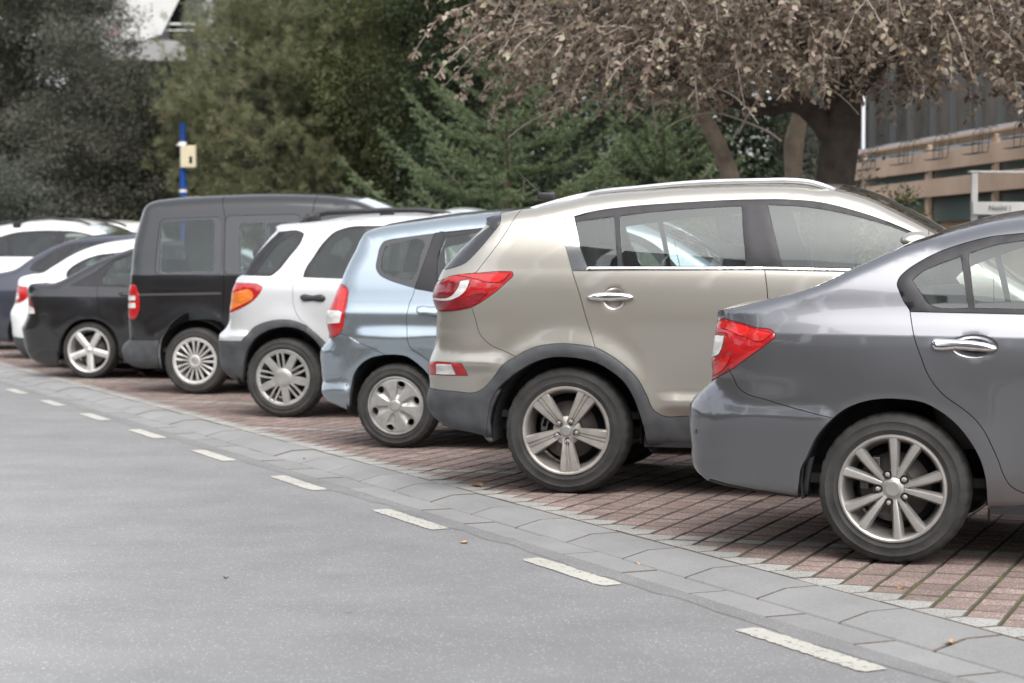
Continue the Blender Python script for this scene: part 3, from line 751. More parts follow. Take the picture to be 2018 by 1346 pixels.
def spruce_tree(name, label, x, y, top, spread, z0=.35, seed=5, dz=.13, gap_az=None, dens=1.0):
    r = np.random.default_rng(seed); t = tag(empty(name, (x, y, 0)), label, 'tree')
    mb = MB(); mb.tube([(0, 0, 0), (0, 0, top * .5), (0, 0, top)], [.06 + .012 * top, .04 + .004 * top, .008], 8)
    Ps, Ds, Ns = [], [], []
    def needles(a, b, n):
        k = r.random((n, 1)); p = a + (b - a) * k
        ax = (b - a) / max(np.linalg.norm(b - a), 1e-6)
        d = unit(ax * .75 + unit(r.normal(size=(n, 3))) * .75)
        Ps.append(p); Ds.append(d); Ns.append(r.normal(size=(n, 3)))
    z = z0; az = 0.0
    while z < top - .08:
        k = (top - z) / (top - z0)
        for q in range(6 if k > .3 else 5):
            az += 2.4 + r.uniform(-.3, .3)
            Lb = spread * (k ** .85) * r.uniform(.72, 1.12) + .10
            dr = np.array([math.cos(az), math.sin(az), 0.0])
            rise = .10 + .35 * (1 - k)
            pts = []
            for s in np.linspace(0, 1, 9):
                zz = z + Lb * (rise * s - .22 * math.sin(s * math.pi * .8) * k + .30 * s * s)
                pts.append(dr * (Lb * s) + np.array([0, 0, zz]))
            mb.tube(pts[::2], [.016 * k + .006, .012 * k + .005, .009, .006, .004], 4)
            side = np.array([-dr[1], dr[0], 0.0])
            for i in range(1, 9):
                s = i / 8.
                needles(pts[i - 1], pts[i], int(46 * dens * (1 if s > .25 else .3)) + 1)
                tl = Lb * .30 * (1 - s * .70) * min(1, s * 3) + .04
                nt = 2
                for j in range(nt):
                    b0 = pts[i - 1] + (pts[i] - pts[i - 1]) * (j / nt)
                    for sg in (-1, 1):
                        ang = rad(r.uniform(42, 58)); l2 = tl * r.uniform(.7, 1.15)
                        if l2 < .06: continue
                        tdir = unit((pts[i] - pts[i - 1])[None])[0] * math.cos(ang) + side * sg * math.sin(ang)
                        e = b0 + tdir * l2 + np.array([0, 0, -.10 * l2 + r.uniform(-.03, .05)])
                        needles(b0, e, int(l2 * 150 * dens) + 3)
                        if l2 > .3:
                            for w in (.4, .65):
                                for s2 in (-1, 1):
                                    b1 = b0 + (e - b0) * w; a2 = rad(45)
                                    t2 = tdir * math.cos(a2) + np.cross(tdir, [0, 0, 1]) * s2 * math.sin(a2)
                                    needles(b1, b1 + t2 * l2 * .38, int(l2 * 60 * dens) + 2)
        z += dz * r.uniform(.8, 1.25) * (1.5 - .8 * (1 - k))
    needles(np.array([0, 0, top - .5]), np.array([0, 0, top]), 60)
    P_, D_, N_ = np.concatenate(Ps), np.concatenate(Ds), np.concatenate(Ns)
    leaf_cloud('crown', P_, D_, N_, r.uniform(.034, .052, len(P_)), .013, M['needle_spruce'], t)
    mb.build('trunk', M['bark'], t, True)
    return t

broad_tree('grey_leaf_tree', 'tall grey-green broadleaf tree at the left edge, left of the white apartment house', -10.4, 41, 5.2, (2.8, 2.2, 4.0), M['leaf_grey'], 400, 360, .40, .075, .048, .2, 11)
broad_tree('silver_leaf_tree', 'smaller silvery-leaved tree with pale leaf undersides, left of the blue pole', -8.0, 38.5, 2.9, (1.7, 1.4, 2.5), M['leaf_grey'], 210, 330, .34, .075, .045, .12, 12)
broad_tree('laurel_shrub', 'low blue-green laurel shrub at the left edge, above the white high-roofed car', -9.6, 37.0, 1.7, (2.1, 1.2, 1.6), M['leaf_silver'], 150, 260, .32, .07, .042, .08, 13)
pine_tree('pine_tree', 'olive-green pine with brownish needle tufts, right behind the blue pole', -4.55, 38.0, 3.7, (1.95, 1.8, 3.5), 400, 10, 21)
broad_tree('bay_tree', 'dense mid-green broadleaf tree between the pine and the spruce', -2.0, 38.0, 4.9, (2.1, 1.8, 3.1), M['leaf_mid'], 380, 270, .35, .065, .04, .16, 14)
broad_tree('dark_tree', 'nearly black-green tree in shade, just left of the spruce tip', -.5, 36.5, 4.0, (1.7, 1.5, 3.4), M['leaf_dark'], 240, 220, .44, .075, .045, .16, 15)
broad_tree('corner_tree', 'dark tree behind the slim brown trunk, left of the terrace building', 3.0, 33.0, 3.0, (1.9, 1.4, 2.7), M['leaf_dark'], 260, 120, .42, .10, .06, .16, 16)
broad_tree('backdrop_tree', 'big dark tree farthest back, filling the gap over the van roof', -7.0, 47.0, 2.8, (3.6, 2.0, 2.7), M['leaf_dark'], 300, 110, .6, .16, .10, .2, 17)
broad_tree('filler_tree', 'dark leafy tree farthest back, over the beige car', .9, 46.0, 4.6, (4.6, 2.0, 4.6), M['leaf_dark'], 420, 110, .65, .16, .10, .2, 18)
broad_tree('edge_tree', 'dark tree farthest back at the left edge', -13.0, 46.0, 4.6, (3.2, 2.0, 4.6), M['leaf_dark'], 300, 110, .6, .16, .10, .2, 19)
broad_tree('tall_tree', 'tall mid-green tree farthest back, above the pine and the bay tree', -3.4, 48.0, 7.0, (3.4, 2.0, 4.2), M['leaf_mid'], 360, 110, .6, .16, .10, .2, 24)
broad_tree('garden_shrub', 'round dark shrub between the slim brown trunk and the thick dark trunk', 3.3, 22.5, 1.4, (.95, .8, .85), M['leaf_grey'], 60, 100, .30, .075, .05, .05, 20)
broad_tree('low_shrub', 'small sprawling dark green shrub at the foot of the leaning trunk', 1.9, 24.8, 1.25, (1.2, .9, .85), M['leaf_mid'], 70, 100, .3, .07, .045, .05, 22)
broad_tree('pot_plant', 'small olive bush sticking up before the terrace wall, left of the white sign', 4.72, 24.2, 1.72, (.26, .25, .40), M['leaf_mid'], 26, 60, .12, .055, .03, .03, 23)
spruce_tree('spruce_tree', 'bushy green spruce with upswept branch tips, middle of the tree row', -.05, 25.0, 4.15, 2.6, .5, 31, .26)
spruce_tree('young_spruce', 'lower spruce right of the bushy spruce and left of the leaning trunk', 1.75, 23.4, 3.3, 1.8, .5, 33, .26)

for _k, (_p, _h) in enumerate(STREET_TREES):
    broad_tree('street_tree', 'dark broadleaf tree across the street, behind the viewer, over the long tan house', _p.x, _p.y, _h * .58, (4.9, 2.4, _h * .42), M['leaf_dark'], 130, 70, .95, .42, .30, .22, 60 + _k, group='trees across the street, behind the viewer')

# the plum tree with brown leaves hanging over the row
def plum_tree():
    r = np.random.default_rng(41); t = tag(empty('plum_tree', (2.86, 18.0, 0)), 'thick-trunked tree with hanging brown and pinkish-grey leaves, over the beige car', 'tree')
    mb = MB()
    mb.tube([(.10, 0, 0), (.04, 0, .6), (-.02, 0, 1.3), (.0, 0, 2.0), (.05, 0, 2.45), (.10, .02, 2.8)], [.23, .195, .175, .170, .175, .13], 14)
    limbs = [[(.0, 0, 2.30), (-.16, -.02, 2.53), (-.36, -.05, 2.66), (-.62, -.08, 2.62), (-.92, -.10, 2.68), (-1.22, -.10, 2.80), (-1.7, -.2, 3.1), (-2.3, -.3, 3.6)],
             [(-.36, -.05, 2.66), (-.45, .05, 2.95), (-.7, .2, 3.5), (-.9, .3, 4.2)],
             [(.05, 0, 2.6), (.25, .05, 3.05), (.65, .1, 3.5), (1.3, .1, 3.9)],
             [(.08, 0, 2.6), (.05, .2, 3.2), (-.15, .4, 4.0), (.1, .5, 4.8)],
             [(.12, 0, 2.7), (.5, -.3, 3.1), (1.1, -.7, 3.5), (1.8, -.9, 3.8)],
             [(-1.2, -.1, 2.8), (-1.6, .2, 3.2), (-2.4, .3, 3.4), (-3.2, .3, 3.7)],
             [(.0, 0, 2.6), (-.4, -.6, 3.2), (-1.0, -1.1, 3.7), (-1.8, -1.4, 4.0)]]
    rads = [[.11, .10, .085, .07, .06, .05, .035, .02], [.07, .06, .04, .02], [.09, .07, .05, .02], [.10, .08, .05, .02], [.07, .05, .035, .015], [.045, .035, .025, .012], [.07, .05, .03, .015]]
    for l, q in zip(limbs, rads): mb.tube(smooth3(l), list(np.interp(np.linspace(0, 1, len(smooth3(l))), np.linspace(0, 1, len(q)), q)), 9)
    mb.build('trunk', M['bark_dark'], t, True)
    nodes = np.array([p for l in limbs for p in smooth3(l)[4:]])
    tw = MB(); P_, D_, N_ = [], [], []
    for k in range(2000):
        # a twig: leaves the crown mass outwards, arches and hangs
        if k % 5 == 0: c = in_shell(r, 1, (1.7, 1.1, .75), .1)[0] + np.array([1.15, -.7, 3.35])
        elif k % 5 == 1: c = in_shell(r, 1, (1.9, 1.0, .75), .1)[0] + np.array([-1.35, -.7, 3.3])
        else: c = in_shell(r, 1, (3.05, 2.0, 1.45), .25)[0] + np.array([-.25, -.2, 4.0])
        if c[2] < 2.45 + .3 * r.random(): continue
        d = unit((np.array([c[0] * .5, c[1] * .5 - .2, r.normal() * .25]) + r.normal(size=3) * .6)[None])[0]
        Lt = r.uniform(.35, .95); pts = [c]
        for s in range(7):
            d = unit((d + np.array([0, 0, -.17]) + r.normal(size=3) * .10)[None])[0]; pts.append(pts[-1] + d * Lt / 7)
        if min(p[2] for p in pts) < 2.30 + .3 * r.random() + (.1 if c[0] > -.9 else 0): continue
        if k % 2 == 0: tw.tube(pts[::2] + [pts[-1]], [.0075, .006, .0045, .003, .002], 4, False)
        n = int(Lt / .028)
        for i in range(n):
            q = r.random() ** .8 * 6.999; j = int(q); p = pts[j] + (pts[j + 1] - pts[j]) * (q - j)
            a = r.random() * 6.28; side = np.array([math.cos(a), math.sin(a), r.uniform(-1.1, .1)])
            P_.append(p + r.normal(size=3) * .012); D_.append(side + (pts[j + 1] - pts[j]) * 3); N_.append(np.array([r.normal() * .7, r.normal() * .7 - .25, 1.0]))
    for k in range(42):                               # longer bare shoots that droop out of the leaves
        c = nodes[r.integers(len(nodes))] + r.normal(size=3) * .3; d = unit((np.array([r.normal(), r.normal() * .4 - .4, .7]))[None])[0]; pts = [c]
        for s in range(10):
            d = unit((d + np.array([0, 0, -.13]) + r.normal(size=3) * .07)[None])[0]; pts.append(pts[-1] + d * .13)
        if min(p[2] for p in pts) > 2.3: tw.tube(pts, list(np.linspace(.011, .004, len(pts))), 5, False)
    tw.build('twigs', M['twig'], t, True)['kind'] = 'stuff'
    P_, D_, N_ = np.array(P_), np.array(D_), np.array(N_)
    # the three hundred leaves nearest the street are leaves of their own
    order = np.argsort(P_[:, 1] + .12 * np.abs(P_[:, 2] - 2.9) + .1 * np.abs(P_[:, 0] + .6)); near, restl = order[:300], order[300:]
    L = r.uniform(.045, .078, len(P_)); W = L * r.uniform(.55, .72, len(P_))
    o = leaf_cloud('leaves', P_[restl], D_[restl], N_[restl], L[restl], W[restl], M['leaf_plum'], t, True); o['kind'] = 'stuff'
    tmp = leaf_cloud('leaf', np.zeros((1, 3)), np.array([[1., 0, 0]]), np.array([[0, 0, 1.]]), 1.0, .64, M['leaf_plum'], None, True)
    me = tmp.data; bpy.data.objects.remove(tmp)
    for i in near:
        o = obj_from('leaf', me, t); o.location = P_[i]; o.scale = (L[i],) * 3
        d = Vector(D_[i]).normalized(); s = d.cross(Vector(N_[i])).normalized(); u = s.cross(d)
        o.rotation_euler = Matrix((d, -s, u)).transposed().to_euler()
    return t

def smooth3(pts, k=4):
    P = [np.array(p, float) for p in pts]; out = []
    for i in range(len(P) - 1):
        p0 = P[max(i - 1, 0)]; a = P[i]; b = P[i + 1]; p3 = P[min(i + 2, len(P) - 1)]
        for j in range(k):
            s = j / k; out.append(.5 * ((2 * a) + (b - p0) * s + (2 * p0 - 5 * a + 4 * b - p3) * s * s + (3 * a - p0 - 3 * b + p3) * s ** 3))
    out.append(P[-1]); return out
plum_tree()

def slim_tree(label, pts, radii, crown, seed):
    r = np.random.default_rng(seed); b = Vector(pts[0]); t = tag(empty('slim_tree', b), label, 'tree')
    q = [tuple(Vector(p) - b) for p in pts]; sm = smooth3(q)
    mb = MB(); mb.tube(sm, list(np.interp(np.linspace(0, 1, len(sm)), np.linspace(0, 1, len(radii)), radii)), 10)
    top = np.array(q[-1]); C = in_shell(r, 46, (1.0, .9, .7), .3) + top + np.array([0, 0, .55])
    for k in range(12): mb.tube([top, (Vector(top) + Vector(C[k])) / 2 + Vector((0, 0, .1)), C[k]], [.03, .02, .008], 5)
    mb.build('trunk', M['bark'], t, True)
    idx = np.repeat(np.arange(len(C)), 60); off = r.normal(size=(len(idx), 3)) * .2
    leaf_cloud('crown', C[idx] + off, unit(off) + np.array([0, 0, -.5]), r.normal(size=off.shape) * .7 + np.array([0, 0, .8]), r.uniform(.05, .075, len(idx)), .042, M['leaf_plum'] if crown else M['leaf_dark'], t, True)
    return t
slim_tree('slim pale-brown trunk standing upright just left of the thick dark trunk', [(2.74, 20.2, 0), (2.76, 20.2, 1.6), (2.79, 20.2, 2.1), (2.80, 20.2, 2.45), (2.86, 20.2, 2.75), (2.92, 20.2, 3.3)], [.11, .10, .085, .105, .08, .07], True, 51)
slim_tree('leaning pale-brown trunk to the left of the upright slim one', [(2.42, 19.6, 0), (2.28, 19.6, 1.2), (2.13, 19.6, 2.0), (1.96, 19.6, 2.45), (1.78, 19.6, 2.78), (1.62, 19.6, 3.2)], [.11, .10, .088, .08, .072, .06], True, 52)
# ------------------------------------------------------------------ car bodies: a side surface y = -Y(x, z) cut into panels
def smooth_line(pts, closed, step):
    """pts [(x, z) or (x, z, 1) for a corner]; Catmull-Rom between corners, resampled at about step"""
    n = len(pts)
    P = np.array([p[:2] for p in pts], dtype=float)
    corner = [len(p) > 2 and p[2] for p in pts]
    out = []; par = []
    last = n if closed else n - 1
    for i in range(last):
        a, b = P[i], P[(i + 1) % n]
        p0 = P[(i - 1) % n] if (closed or i > 0) else a
        p3 = P[(i + 2) % n] if (closed or i + 2 < n) else b
        La = max(np.linalg.norm(b - a), 1e-6)
        ta = (b - a) if corner[i] else _tan(p0, a, b, La)
        tb = (b - a) if corner[(i + 1) % n] else _tan(a, b, p3, La)
        if not closed and i == 0: ta = b - a
        if not closed and i == n - 2: tb = b - a
        k = max(1, int(math.ceil(La / step)))
        for j in range(k):
            t = j / k; t2 = t * t; t3 = t2 * t
            out.append((2 * t3 - 3 * t2 + 1) * a + (t3 - 2 * t2 + t) * ta + (-2 * t3 + 3 * t2) * b + (t3 - t2) * tb)
            par.append(i + t)
    if not closed:
        out.append(P[-1]); par.append(n - 1)
    return np.array(out), np.array(par)

def _tan(p0, p1, p2, L):
    d0 = max(np.linalg.norm(p1 - p0), 1e-6); d1 = max(np.linalg.norm(p2 - p1), 1e-6)
    m = (p1 - p0) / d0 * d1 / (d0 + d1) + (p2 - p1) / d1 * d0 / (d0 + d1)
    return m * L

def knot_curve(knots, z):
    """piecewise cubic through (z, w[, 1 = crease])"""
    K = np.array([k[:2] for k in knots], dtype=float); n = len(K)
    cr = [len(k) > 2 and k[2] for k in knots]
    h = np.diff(K[:, 0]); dl = np.diff(K[:, 1]) / h
    ml = np.zeros(n); mr_ = np.zeros(n)
    for i in range(n):
        if i == 0: ml[i] = mr_[i] = dl[0]
        elif i == n - 1: ml[i] = mr_[i] = dl[-1]
        elif cr[i]: ml[i] = dl[i - 1]; mr_[i] = dl[i]
        else:
            if dl[i - 1] * dl[i] <= 0: ml[i] = mr_[i] = 0.0
            else: ml[i] = mr_[i] = (h[i - 1] + h[i]) / (h[i] / dl[i - 1] + h[i - 1] / dl[i])
    z = np.clip(z, K[0, 0] - 0.2, K[-1, 0] + 0.2)
    i = np.clip(np.searchsorted(K[:, 0], z) - 1, 0, n - 2)
    H = h[i]; t = (z - K[i, 0]) / H; a, b = K[i, 1], K[i + 1, 1]; ta, tb = mr_[i] * H, ml[i + 1] * H
    t2, t3 = t * t, t * t * t
    w = (2 * t3 - 3 * t2 + 1) * a + (t3 - 2 * t2 + t) * ta + (-2 * t3 + 3 * t2) * b + (t3 - t2) * tb
    lo = z < K[0, 0]; hi = z > K[-1, 0]
    w = np.where(lo, K[0, 1] + (z - K[0, 0]) * dl[0], w)
    return np.where(hi, K[-1, 1] + (z - K[-1, 0]) * dl[-1], w)

class Surface:
    """half width Y(x, z) of a car: section by height, plan taper, rounded towards the silhouette, flares and bumps"""
    def __init__(s, spec, step=0.035):
        s.spec = spec
        ctrl = spec['sil']
        P, par = smooth_line([(c[0], c[1], c[5]) if len(c) > 5 else (c[0], c[1]) for c in ctrl], True, step)
        n = len(ctrl)
        A = np.array([c[2:5] for c in ctrl], dtype=float)
        i = np.floor(par).astype(int) % n; f = (par - np.floor(par))[:, None]
        Q = A[i] * (1 - f) + A[(i + 1) % n] * f
        s.P, s.par, s.R, s.C, s.cr = P, par, np.maximum(Q[:, 0], 0.004), Q[:, 1], Q[:, 2]
        E = np.roll(P, -1, 0) - P
        Ln = np.maximum(np.linalg.norm(E, axis=1), 1e-9)
        s.E, s.L = E, Ln
        area = 0.5 * np.sum(P[:, 0] * np.roll(P[:, 1], -1) - np.roll(P[:, 0], -1) * P[:, 1])
        sg = 1.0 if area > 0 else -1.0
        s.N = np.stack([-E[:, 1], E[:, 0]], 1) / Ln[:, None] * sg        # inward normals
    def base(s, x, z):
        sp = s.spec
        w = knot_curve(sp['W'], z - sp.get('tilt', 0.0) * x)
        xr, kr, xf, kf = sp.get('plan', (-0.3, 0.08, 2.6, 0.10))
        return w * (1 - kr * np.maximum(0, xr - x) ** 2 - kf * np.maximum(0, x - xf) ** 2)
    def Y(s, x, z, dish=True):
        x = np.asarray(x, dtype=float); z = np.asarray(z, dtype=float)
        sp = s.spec
        w = s.base(x, z)
        for (cx, cz, r0, amp, wd) in sp.get('flares', ()):
            r = np.hypot(x - cx, z - cz)
            w = w + amp * np.exp(-(np.maximum(0, r - r0) / wd) ** 2) * np.clip((z - cz + 0.25) / 0.2, 0, 1)
        for (x0, z0, x1, z1, amp, up, dn, fade) in sp.get('bumps', ()):
            t = np.clip((x - x0) / (x1 - x0), 0, 1); zc = z0 + (z1 - z0) * t
            q = z - zc
            pf = np.where(q > 0, np.exp(-(q / up) ** 2), np.exp(-(q / dn) ** 2))
            ends = np.clip((x - x0) / fade + 1, 0, 1) * np.clip((x1 - x) / fade + 1, 0, 1)
            w = w + amp * pf * ends * ends * (3 - 2 * ends)
        shp = x.shape; xf_, zf_ = x.ravel(), z.ravel()
        drop = np.zeros(xf_.size)
        for a in range(0, xf_.size, 4000):
            px = xf_[a:a + 4000, None]; pz = zf_[a:a + 4000, None]
            dx = px - s.P[None, :, 0]; dz = pz - s.P[None, :, 1]
            t = np.clip((dx * s.E[:, 0] + dz * s.E[:, 1]) / s.L ** 2, 0, 1)
            d = np.hypot(dx - t * s.E[:, 0], dz - t * s.E[:, 1])
            R = s.R * (1 - t) + np.roll(s.R, -1) * t; C = s.C * (1 - t) + np.roll(s.C, -1) * t
            u = np.clip(1 - d / R, 0, 1)
            drop[a:a + 4000] = np.max(C * (1 - np.sqrt(1 - u * u)), axis=1)
        w = w - drop.reshape(shp)
        if dish:
            for (cx, cz, rx, rz, dep) in sp.get('dishes', ()):
                q = ((x - cx) / rx) ** 2 + ((z - cz) / rz) ** 2
                q = np.clip(q, 0, 1); w = w - dep * (1 - q) ** 2 * (1 + 2 * q)
        return w
    def near_edge(s, x, z):
        """distance to the silhouette and its inward normal there"""
        d0 = np.full(x.size, 9.0); nn = np.zeros((x.size, 2))
        for a in range(0, x.size, 4000):
            px = x[a:a + 4000, None]; pz = z[a:a + 4000, None]
            dx = px - s.P[None, :, 0]; dz = pz - s.P[None, :, 1]
            t = np.clip((dx * s.E[:, 0] + dz * s.E[:, 1]) / s.L ** 2, 0, 1)
            d = np.hypot(dx - t * s.E[:, 0], dz - t * s.E[:, 1]); k = d.argmin(1)
            d0[a:a + 4000] = d[np.arange(len(k)), k]; nn[a:a + 4000] = s.N[k]
        return d0, nn
    def normals(s, x, z, e=0.004, extra=None):
        d, nn = s.near_edge(x, z)
        mv = np.maximum(0, 0.007 - d)
        xe = x + nn[:, 0] * mv; ze = z + nn[:, 1] * mv
        f = s.Y if extra is None else (lambda a, b: s.Y(a, b) + extra(a, b))
        gx = (f(xe + e, ze) - f(xe - e, ze)) / (2 * e)
        gz = (f(xe, ze + e) - f(xe, ze - e)) / (2 * e)
        n = np.stack([-gx, -np.ones_like(gx), -gz], 1)
        return n / np.linalg.norm(n, axis=1)[:, None]

def in_poly(P, x, z):
    r = np.zeros(x.size, dtype=bool)
    x0, z0 = P[:, 0], P[:, 1]; x1, z1 = np.roll(x0, -1), np.roll(z0, -1)
    for a, b, c, d in zip(x0, z0, x1, z1):
        if b == d: continue
        k = (b > z) != (d > z)
        r ^= k & (x < (c - a) * (z - b) / (d - b) + a)
    return r
def mm(p):
    return [(q[0] / 1000.0, q[1] / 1000.0) + tuple(q[2:]) for q in p]

def grid_points(P, h):
    x0, z0 = P.min(0); x1, z1 = P.max(0)
    X, Z = np.meshgrid(np.arange(x0 + h * .5, x1, h), np.arange(z0 + h * .5, z1, h))
    X = X + (np.arange(X.shape[0])[:, None] % 2) * h * .5
    x, z = X.ravel(), Z.ravel()
    k = in_poly(P, x, z)
    return np.stack([x[k], z[k]], 1)

def thin_near(G, S, dmin):
    """drop the points of G nearer than dmin to a point of S"""
    if not len(G) or not len(S): return G
    cell = {}
    for i, (a, b) in enumerate(S): cell.setdefault((int(math.floor(a / dmin)), int(math.floor(b / dmin))), []).append(i)
    keep = []
    for p in G:
        ci, cj = int(math.floor(p[0] / dmin)), int(math.floor(p[1] / dmin)); ok = True
        for u in (-1, 0, 1):
            for v in (-1, 0, 1):
                for i in cell.get((ci + u, cj + v), ()):
                    if (S[i][0] - p[0]) ** 2 + (S[i][1] - p[1]) ** 2 < dmin * dmin: ok = False; break
                if not ok: break
            if not ok: break
        keep.append(ok)
    return G[np.array(keep)]

def cdt(polys, G):
    V, E = [], []
    for P in polys:
        b = len(V); n = len(P)
        V += [Vector((p[0], p[1])) for p in P]
        E += [(b + i, b + (i + 1) % n) for i in range(n)]
    V += [Vector((p[0], p[1])) for p in G]
    v, e, f, *_ = delaunay_2d_cdt(V, E, [], 0, 1e-5)
    return np.array([(p.x, p.y) for p in v]), np.array([t for t in f if len(t) == 3], dtype=np.int64)

def panel_mesh(name, S, V2, T, mat, off=0.0, gap=0.0015, flange=0.018, dome=None, dish=True):
    """triangles T over the plane points V2 laid on the surface S, edges drawn in by gap and turned inwards by flange"""
    ids = np.unique(T); re = np.full(len(V2), -1); re[ids] = np.arange(len(ids))
    t = re[T]; q = V2[ids].copy()
    ed = {}
    for a, b, c in t:
        for u, v in ((a, b), (b, c), (c, a)):
            if (v, u) in ed: del ed[(v, u)]
            else: ed[(u, v)] = 1
    bn = np.zeros((len(q), 2))
    for (u, v) in ed:
        d = q[v] - q[u]; L = max(np.hypot(*d), 1e-9); nn = np.array([-d[1], d[0]]) / L
        bn[u] += nn; bn[v] += nn
    ln = np.hypot(bn[:, 0], bn[:, 1]); isb = ln > 1e-6
    bn[isb] /= ln[isb][:, None]
    q[isb] += bn[isb] * gap
    Y = S.Y(q[:, 0], q[:, 1], dish) + off
    extra = None
    if dome:
        H, r = dome
        B = np.array([(q[u] + q[v]) / 2 for (u, v) in ed] + [q[u] for (u, v) in ed])
        d = np.full(len(q), 9.0)
        for a in range(0, len(q), 3000):
            d[a:a + 3000] = np.min(np.hypot(q[a:a + 3000, None, 0] - B[None, :, 0], q[a:a + 3000, None, 1] - B[None, :, 1]), axis=1)
        d[isb] = 0
        uu = np.clip(1 - d / r, 0, 1)
        Y = Y + H * np.sqrt(1 - uu * uu)
    co = np.stack([q[:, 0], -Y, q[:, 1]], 1)
    nb = len(q)
    verts = [tuple(p) for p in co]; faces = [tuple(int(k) for k in f) for f in t]
    nflat = len(faces)
    if flange:
        rim = {}
        def rv(i, k):
            if (i, k) not in rim:
                rim[(i, k)] = len(verts)
                verts.append((co[i, 0], co[i, 1] + (flange if k else 0.0), co[i, 2]))
            return rim[(i, k)]
        for (u, v) in ed:
            faces.append((rv(v, 0), rv(u, 0), rv(u, 1), rv(v, 1)))
    me = make_mesh(name, verts, faces, mat, True)
    if not dome:
        nr = S.normals(q[:, 0], q[:, 1])
        ln_ = np.zeros((len(me.loops), 3))
        li = np.zeros(len(me.loops), dtype=np.int32); me.loops.foreach_get('vertex_index', li)
        fn = np.zeros(len(me.polygons) * 3); me.polygons.foreach_get('normal', fn); fn = fn.reshape(-1, 3)
        ln_[:nflat * 3] = nr[li[:nflat * 3]]
        if flange: ln_[nflat * 3:] = np.repeat(fn[nflat:], 4, axis=0)
        me.normals_split_custom_set(ln_.tolist())
    return me

def islands(T):
    par = {}
    def find(a):
        while par.setdefault(a, a) != a: par[a] = par[par[a]]; a = par[a]
        return a
    for a, b, c in T.tolist(): par[find(a)] = find(b); par[find(b)] = find(c)
    g = {}
    for t in T.tolist(): g.setdefault(find(t[0]), []).append(t)
    return [np.array(q) for q in sorted(g.values(), key=len, reverse=True)]

def pillow(name, S, pts, mat, off, H, r, h=0.012, down=0.03):
    P, _ = smooth_line(mm(pts), True, h)
    G = thin_near(grid_points(P, h), P, h * .6)
    V2, T = cdt([P], G)
    c = V2[T].mean(1); T = T[in_poly(P, c[:, 0], c[:, 1])]
    return panel_mesh(name, S, V2, T, mat, off, 0.0, down, dome=(H, r), dish=False)

# ---- wheels ---------------------------------------------------------------------------------
def tyre_mesh(R, rr, tw):
    a = rr
    h = R - rr
    half = [(a - .006, .020), (a + .002, .010), (a + .010, .006), (a + .10 * h + .006, .0035), (a + .22 * h, .0012), (a + .235 * h, -.0004), (a + .255 * h, -.0004), (a + .27 * h, .0008),
            (a + .45 * h, .0), (a + .58 * h, .0012), (a + .60 * h, -.0003), (a + .625 * h, -.0003), (a + .64 * h, .0018), (a + .76 * h, .0065), (a + .86 * h, .0135), (a + .925 * h, .021), (R - .006, .032), (R - .002, .046), (R - .001, .060)]
    g1, g2 = tw * .36, tw * .5
    mid = [(R - .0005, g1 - .006), (R - .008, g1 - .004), (R - .008, g1 + .004), (R, g1 + .006), (R, g2 - .006), (R - .008, g2 - .004)]
    prof = half + mid
    prof = prof + [(r, tw - y) for r, y in prof[::-1]]
    n = 128; m = len(prof); vs, fs = [], []
    nh = len(half)
    for k in range(n):
        w = 2 * math.pi * k / n
        for i, (r, y) in enumerate(prof):
            j = min(i, m - 1 - i)
            if k % 4 == 0 and nh - 5 <= j < nh: r -= .0045
            vs.append((r * math.cos(w), y, r * math.sin(w)))
    for k in range(n):
        k2 = (k + 1) % n
        for i in range(m - 1): fs.append((k * m + i, k2 * m + i, k2 * m + i + 1, k * m + i + 1))
    return make_mesh('tyre', vs, fs, M['rubber'], True)

def spoke(mb, a0, a1, r0, r1, w0, w1, d0, d1, prof, thick=.03, n=7, bow=0.0):
    m = len(prof); vs = []; fs = []
    for k in range(n + 1):
        t = k / n; r = r0 + (r1 - r0) * t; a = rad(a0 + (a1 - a0) * t)
        w = (w0 + (w1 - w0) * t) * .5; d = d0 + (d1 - d0) * t - bow * 4 * t * (1 - t)
        row = [(u * w, d + dd) for u, dd in prof]
        row = [(-w * 1.06, d + thick)] + row + [(w * 1.06, d + thick)]
        for u, y in row:
            vs.append((r * math.cos(a) - u * math.sin(a), y, r * math.sin(a) + u * math.cos(a)))
    m += 2
    for k in range(n):
        for i in range(m - 1): fs.append((k * m + i, k * m + i + 1, (k + 1) * m + i + 1, (k + 1) * m + i))
    fs.append(tuple(range(m))[::-1]); fs.append(tuple(range(n * m, n * m + m)))
    mb.add(vs, fs)

FLATP = [(-1, .006), (-.86, .0), (0, -.0015), (.86, .0), (1, .006)]
GROOVE = [(-1, .006), (-.88, .0), (-.30, .0), (-.24, .007), (-.14, .007), (-.08, .0), (.08, .0), (.14, .007), (.24, .007), (.30, .0), (.88, .0), (1, .006)]
ROUNDP = [(-1, .012), (-.7, .004), (-.3, .0), (.3, .0), (.7, .004), (1, .012)]

def rim_barrel(mb, rr, tw, deep=.16, lip=.016):
    mb.lathe_y([(rr - .004, .018), (rr + .004, .008), (rr + .001, .001), (rr - .007, .000), (rr - lip * .7, .003), (rr - lip, .009), (rr - lip - .006, .03), (rr - lip - .010, .06), (rr - lip - .022, .10), (rr - lip - .022, deep), (rr - .01, deep + .01)], 96)

